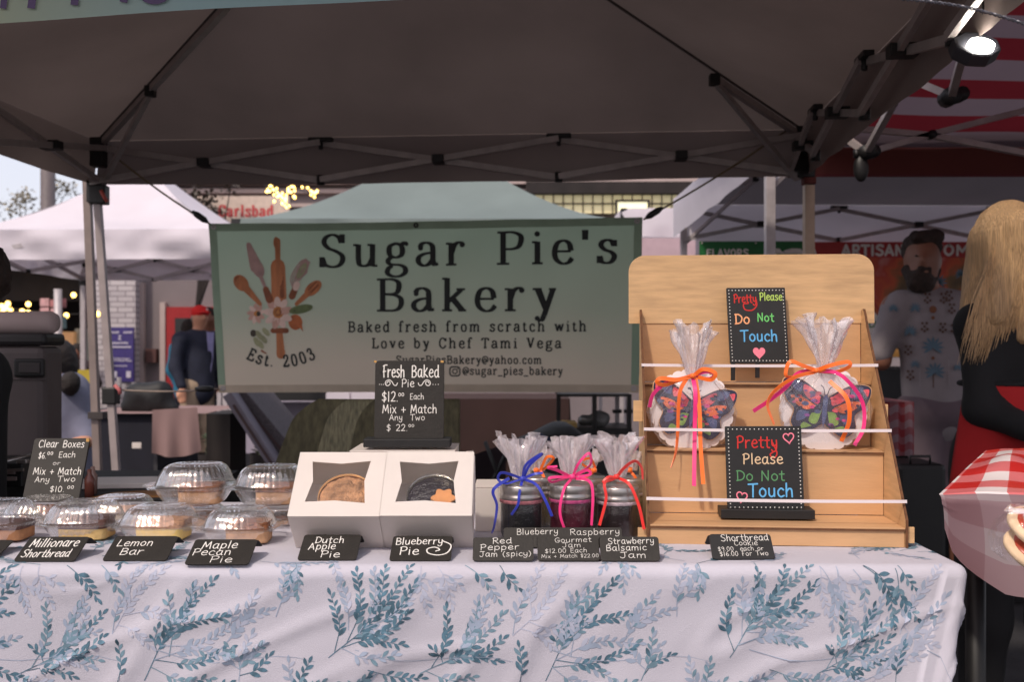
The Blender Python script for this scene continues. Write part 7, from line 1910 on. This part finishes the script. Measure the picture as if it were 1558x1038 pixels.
M_shirt = mat('off_white_shirt', (132, 124, 128), .85, var=.06, bump=.3, bscale=10)
spr = [('c', V(mx_ - .13, D1, sh), V(mx_ + .18, D1, sh), .080, .078), ('c', V(mx_ + .02, D1, 1.43), V(mx_ + .05, D1, .98), .165, .165, (1, .8, 1)),
    ('c', V(mx_ - .16, D1, sh - .02), V(mx_ - .225, D1 + .02, 1.28), .066, .062), ('c', V(mx_ + .21, D1, sh - .02), V(mx_ + .27, D1, 1.26), .066, .066)]
shirt = solid_obj('shirt', spr, M_shirt, m, .014, .028, .006, 8)
# palm print, projected onto the shirt front as flat print
import mathutils
from mathutils.bvhtree import BVHTree
me = shirt.data; bv = BVHTree.FromPolygons([v.co + WORLD[shirt] for v in me.vertices], [tuple(p.vertices) for p in me.polygons])
def onshirt(x, y, lift):
    p = P(x, -y, D1 - .6); d = (P(x, -y, D1) - p).normalized()
    hit = bv.ray_cast(p, d)
    if hit[0] is None: q = P(x, -y, D1 + .05); return q
    return hit[0] + hit[1] * (.010 + lift * 3) if hit[1].dot(d) < 0 else hit[0] - hit[1] * (.010 + lift * 3)
L = Lettering(onshirt)
def palm(cx, cy, s, mi=0):
    for k in range(9):
        a = R(-35 + 250 * k / 8)
        pts = [(cx + s * t * math.cos(a), -cy + s * t * math.sin(a)) for t in (0, .35, .7, 1)]
        L.ribbon(pts, lambda dx, dy, t: s * .13 * math.sin(math.pi * min(1, .1 + t * .9)), mi, False)
for cx, cy, s in ((1428, 430, 14), (1392, 470, 10), (1386, 505, 11), (1419, 528, 17), (1422, 566, 16), (1388, 438, 9), (1462, 418, 10), (1455, 560, 7), (1360, 470, 8), (1394, 555, 8)): palm(cx, cy, s)
for cx, cy in ((1411, 455), (1434, 455), (1442, 452), (1407, 497), (1433, 498), (1384, 532), (1387, 570), (1450, 500), (1446, 470)):
    for dx, dy in ((0, 0), (-4, 4), (4, 4), (-3, -5), (3, -5), (0, 7)): L.disc(cx + dx, -(cy + dy), 2.1, 1, 7)
for y0 in (440, 472, 484, 545): L.disc(1419, -y0, 2.6 if y0 != 472 else 5.5, 2, 9)
L.ribbon([(1419, -440), (1420, -590)], .8, 1, False)
for xx in (1400, 1441): L.ribbon([(xx, -450), (xx + 1, -588)], .6, 3, False)
L.done('palm_print', [mat('dusty_teal_print', (84, 106, 122), .85), mat('brown_print', (88, 66, 58), .85), mat('rust_print', (112, 70, 48), .85), mat('grey_line_print', (140, 132, 136), .85)], shirt)
solid_obj('shorts', [('c', V(mx_ + .0, D1, .99), V(mx_ + .12, D1, .99), .165, .165, (1, .9, .7)), ('c', V(mx_ - .04, D1, .95), V(mx_ - .045, D1, .66), .125, .115), ('c', V(mx_ + .155, D1, .95), V(mx_ + .165, D1, .64), .125, .12)], mat('pale_mauve_shorts', (96, 82, 90), .9, var=.08, bump=.3, bscale=12), m, .016, .03)
M_dkhair = mat('dark_brown_hair', (44, 30, 24), .8, var=.4, scale=40, bump=.8, bscale=60)
solid_obj('hair', [('e', h0 + V(.012, .035, .055), (.090, .098, .088)), ('c', h0 + V(-.05, -.055, .105), h0 + V(.055, -.04, .11), .030, .034), ('e', h0 + V(.03, .05, -.02), (.07, .07, .09))], M_dkhair, m, .01, .03, .010, 28)
solid_obj('beard', [('e', h0 + V(-.03, -.055, -.10), (.062, .055, .062)), ('c', h0 + V(-.075, -.01, -.05), h0 + V(-.04, -.06, -.12), .028, .04), ('c', h0 + V(.06, -.01, -.05), h0 + V(.0, -.05, -.12), .028, .04), ('c', h0 + V(-.05, -.098, -.048), h0 + V(-.0, -.095, -.048), .011, .011)], M_dkhair, m, .008, .02, .006, 40)

for sx__ in (-.062, -.005):
    mb = MB(); mb.lathe(h0 + V(sx__, -.088 - (.004 if sx__ > -.03 else -.002), .012), [(.0005, -.005), (.010, 0), (.0005, .005)], 8); mb.build('eye', M_dkhair, m)
# generic background figure
def figure(label, px, D, H_, cols, lean=0.0, hair_c=(40, 30, 26), facing=0.0, cap=None, coat_long=False, seated=False, skin=None, scale=1.0):
    x = (px - 779) * D / F
    t = thing('person', label, 'person', (x, D, 0))
    Rz = rotz(facing)
    def q(a, b, c): return V(x, D, 0) + Rz @ V(a * scale, b * scale, 0) + V(0, 0, c * H_ / 1.78)
    h = q(lean, -.02, 1.66)
    sk = skin or M_skin
    zb = .98 if not seated else .55
    body = [('e', h, (.078, .095, .115)), ('e', h + Rz @ V(0, -.095, -.01), (.014, .02, .02)), ('c', h - V(0, 0, .07), q(0, 0, 1.48), .055, .06), ('c', q(-.16, 0, 1.43), q(.16, 0, 1.43), .06, .06), ('c', q(0, 0, 1.35), q(0, 0, .98), .14, .14, (1, .75, 1)),
            ('c', q(-.19, 0, 1.42), q(-.24, 0, 1.15), .05, .04), ('c', q(-.24, 0, 1.15), q(-.23, -.10, .90), .04, .028), ('c', q(.19, 0, 1.42), q(.24, 0, 1.15), .05, .04), ('c', q(.24, 0, 1.15), q(.23, -.10, .90), .04, .028),
            ('c', q(-.09, 0, .92), q(-.09, -.02, .5), .09, .058), ('c', q(-.09, -.02, .5), q(-.09, .02, .07), .055, .04), ('c', q(.09, 0, .92), q(.09, 0, .5), .09, .058), ('c', q(.09, 0, .5), q(.09, .03, .07), .055, .04),
            ('c', q(-.09, .03, .05), q(-.10, -.14, .04), .042, .035), ('c', q(.09, .04, .05), q(.10, -.13, .04), .042, .035)]
    body += hand(None, q(-.23, -.10, .91), V(0, -.2, -1), Rz @ V(1, 0, 0), sk, t) + hand(None, q(.23, -.10, .91), V(0, -.2, -1), Rz @ V(1, 0, 0), sk, t)
    solid_obj('body', body, sk, t, .02, .03)
    solid_obj('jacket', [('c', q(-.17, 0, 1.42), q(.17, 0, 1.42), .082, .082), ('c', q(0, 0, 1.36), q(0, 0, .90 if not coat_long else .6), .175, .18, (1, .8, 1)), ('c', q(-.20, 0, 1.41), q(-.25, 0, 1.14), .075, .062), ('c', q(-.25, 0, 1.14), q(-.235, -.09, .94), .062, .05),
         ('c', q(.20, 0, 1.41), q(.25, 0, 1.14), .075, .062), ('c', q(.25, 0, 1.14), q(.235, -.09, .94), .062, .05)], cols[0], t, .02, .05, .006, 8)
    solid_obj('trousers', [('c', q(-.03, 0, .95), q(.03, 0, .95), .15, .15, (1, .85, .8)), ('c', q(-.09, 0, .90), q(-.09, -.02, .5), .108, .078), ('c', q(-.09, -.02, .5), q(-.09, .02, .10), .076, .06), ('c', q(.09, 0, .90), q(.09, 0, .5), .108, .078), ('c', q(.09, 0, .5), q(.09, .03, .10), .076, .06)], cols[1], t, .02, .04)
    if cap:
        c_ = [('e', h + V(0, .0, .05), (.088, .105, .075)), ('c', h + Rz @ V(-.03, -.10, .045), h + Rz @ V(.03, -.10, .045), .028, .028, (1, 1.9, .35))]
        solid_obj('cap', c_, cap, t, .01, .015)
        mb = MB(); c3 = h + Rz @ V(0.02, -.098, .075); mb.lathe(c3, [(.0005, -.012), (.014, 0), (.0005, .012)], 8); mb.build('cap_badge', M_card, t)
        solid_obj('hair', [('e', h + Rz @ V(0, .03, -.01), (.078, .075, .06))], mat('grey_hair', (120, 112, 106)), t, .012, .02)
    else:
        solid_obj('hair', [('e', h + Rz @ V(0, .022, .035), (.092, .105, .10)), ('e', h + Rz @ V(0, .05, -.04), (.075, .07, .09))], mat('hair_%d_%d_%d' % hair_c, hair_c, .8, var=.3, bump=.6, bscale=40), t, .014, .03, .006, 30)
    return t, q
navy, khaki = mat('navy_blazer', (28, 32, 50), .85, var=.15), mat('khaki_cotton', (158, 138, 118), .9, var=.08)
t, q = figure('man in red baseball cap, navy blazer and khaki trousers near the red door', 300, 10.2, 1.74, (navy, khaki), facing=R(50), cap=mat('red_cap_cotton', (220, 34, 32), .8), lean=.02)
mb = MB(); mb.prism([(-.03, 0), (.05, 0), (.035, -.26), (.0, -.5), (-.02, -.2)], q(.045, -.15, 1.50) , rotz(R(50)) @ V(1, 0, 0), V(0, 0, 1), rotz(R(50)) @ V(0, -.012, 0)); mb.build('shirt_front', mat('lilac_shirt', (150, 146, 190), .9), t)
figure('person in bright cyan jacket just behind the man in the red cap', 288, 11.6, 1.62, (mat('cyan_jacket', (70, 160, 190), .8), mat('dark_jeans', (40, 44, 58), .9)), facing=R(160))
figure('figure in dark clothes partly hidden by the banner left edge', 318, 10.9, 1.74, (mat('dark_blue_coat', (34, 38, 60), .9), mat('dark_jeans')), facing=R(20), skin=M_skin_d)
figure('person in dark hooded jacket in the restaurant doorway', 117, 12.8, 1.32, (mat('maroon_black_coat', (38, 24, 26), .9), mat('dark_jeans')), facing=0, hair_c=(30, 22, 20), skin=M_skin_d)
# seated person in pale blue shawl
D2 = 5.0
sx_ = (98 - 779) * D2 / F
t = thing('person', 'seated person with dark hair and pale blue-grey top beside the grey carrier', 'person', (sx_, D2, 0))
S_ = lambda px, py, o=0: P(px, py, D2 + o)
solid_obj('body', [('e', S_(84, 556), (.08, .09, .11)), ('c', S_(84, 575), S_(88, 600), .05, .07), ('c', S_(90, 610), S_(98, 730), .13, .13), ('c', V(sx_ - .08, D2, .52), V(sx_ - .08, D2 - .4, .50), .08, .06), ('c', V(sx_ + .08, D2, .52), V(sx_ + .08, D2 - .4, .50), .08, .06),
    ('c', V(sx_ - .08, D2 - .4, .50), V(sx_ - .08, D2 - .42, .06), .055, .04), ('c', V(sx_ + .08, D2 - .4, .50), V(sx_ + .08, D2 - .42, .06), .055, .04), ('c', S_(112, 620), S_(132, 672, -.1), .045, .03)] + hand(None, S_(132, 672, -.1), V(.2, -1, 0), V(1, 0, 0), M_skin, t), M_skin, t, .018, .03)
solid_obj('top', [('c', S_(84, 598), S_(102, 590), .10, .08), ('c', S_(92, 610), S_(98, 735), .155, .16), ('c', S_(106, 600), S_(124, 650, -.04), .075, .062), ('c', S_(124, 650, -.04), S_(132, 668, -.1), .06, .05)], mat('pale_blue_grey_knit', (112, 114, 134), .9, var=.1, bump=.3, bscale=20), t, .016, .04, .008, 8)
solid_obj('trousers', [('c', V(sx_ - .08, D2, .53), V(sx_ - .08, D2 - .4, .50), .10, .08), ('c', V(sx_ + .08, D2, .53), V(sx_ + .08, D2 - .4, .50), .10, .08), ('c', V(sx_ - .08, D2 - .4, .50), V(sx_ - .08, D2 - .42, .1), .075, .06), ('c', V(sx_ + .08, D2 - .4, .50), V(sx_ + .08, D2 - .42, .1), .075, .06)], mat('dark_jeans'), t, .02, .04)
solid_obj('hair', [('e', S_(86, 552, .02), (.10, .11, .13)), ('c', S_(92, 560, .02), S_(95, 585, .02), .07, .05), ('e', S_(106, 584, -.12), (.05, .05, .06))], mat('hair_30_22_20', (30, 22, 20)), t, .014, .03, .006, 30)
mb = MB(); mb.box(V(sx_, D2 + .02, .42), (.42, .42, .04))
tag(mb.build('stool', M_dark, bevel=.01), 'dark stool under the seated person beside the grey carrier', 'stool')
# dark-haired person cut by the left edge
D3 = 2.5
x3 = (-58 - 779) * D3 / F
t = thing('person', 'dark-haired person in black, mostly cut off by the left frame edge', 'person', (x3, D3, 0))
hc = V(x3, D3, 1.3 + (530 - 418) * D3 / F)
solid_obj('body', [('e', hc, (.078, .095, .115)), ('e', hc + V(.0, -.095, 0), (.015, .02, .02)), ('c', hc - V(0, 0, .07), hc - V(.02, 0, .2), .055, .06), ('c', hc + V(-.14, 0, -.26), hc + V(.02, 0, -.26), .05, .05), ('c', hc + V(-.02, 0, -.3), hc + V(-.02, 0, -.7), .14, .14, (.8, .75, 1)),
    ('c', hc + V(-.1, 0, -.75), V(x3 - .1, D3, .1), .09, .045), ('c', hc + V(.04, 0, -.75), V(x3 + .04, D3, .1), .09, .045), ('c', V(x3 - .1, D3, .05), V(x3 - .1, D3 - .15, .04), .04, .035), ('c', V(x3 + .04, D3, .05), V(x3 + .04, D3 - .15, .04), .04, .035)], M_skin_d, t, .02, .03)
solid_obj('jacket', [('c', hc + V(-.16, 0, -.25), hc + V(.04, 0, -.25), .09, .075), ('c', hc + V(-.04, 0, -.32), hc + V(-.04, 0, -.85), .15, .15, (.8, .75, 1)), ('c', hc + V(.05, 0, -.28), hc + V(.045, .02, -.62), .06, .05), ('c', hc + V(.045, .02, -.62), hc + V(.0, -.15, -.72), .05, .04)], M_blk, t, .018, .04)
solid_obj('trousers', [('c', hc + V(-.03, 0, -.8), hc + V(-.03, 0, -.85), .15, .15), ('c', hc + V(-.1, 0, -.8), V(x3 - .1, D3, .12), .10, .06), ('c', hc + V(.04, 0, -.8), V(x3 + .04, D3, .12), .10, .06)], mat('black_trousers'), t, .02, .04)
solid_obj('hair', [('e', hc + V(-.01, .02, .01), (.10, .12, .12)), ('e', hc + V(.045, .03, -.005), (.05, .06, .05))], mat('dark_brown_hair'), t, .01, .03, .012, 35)
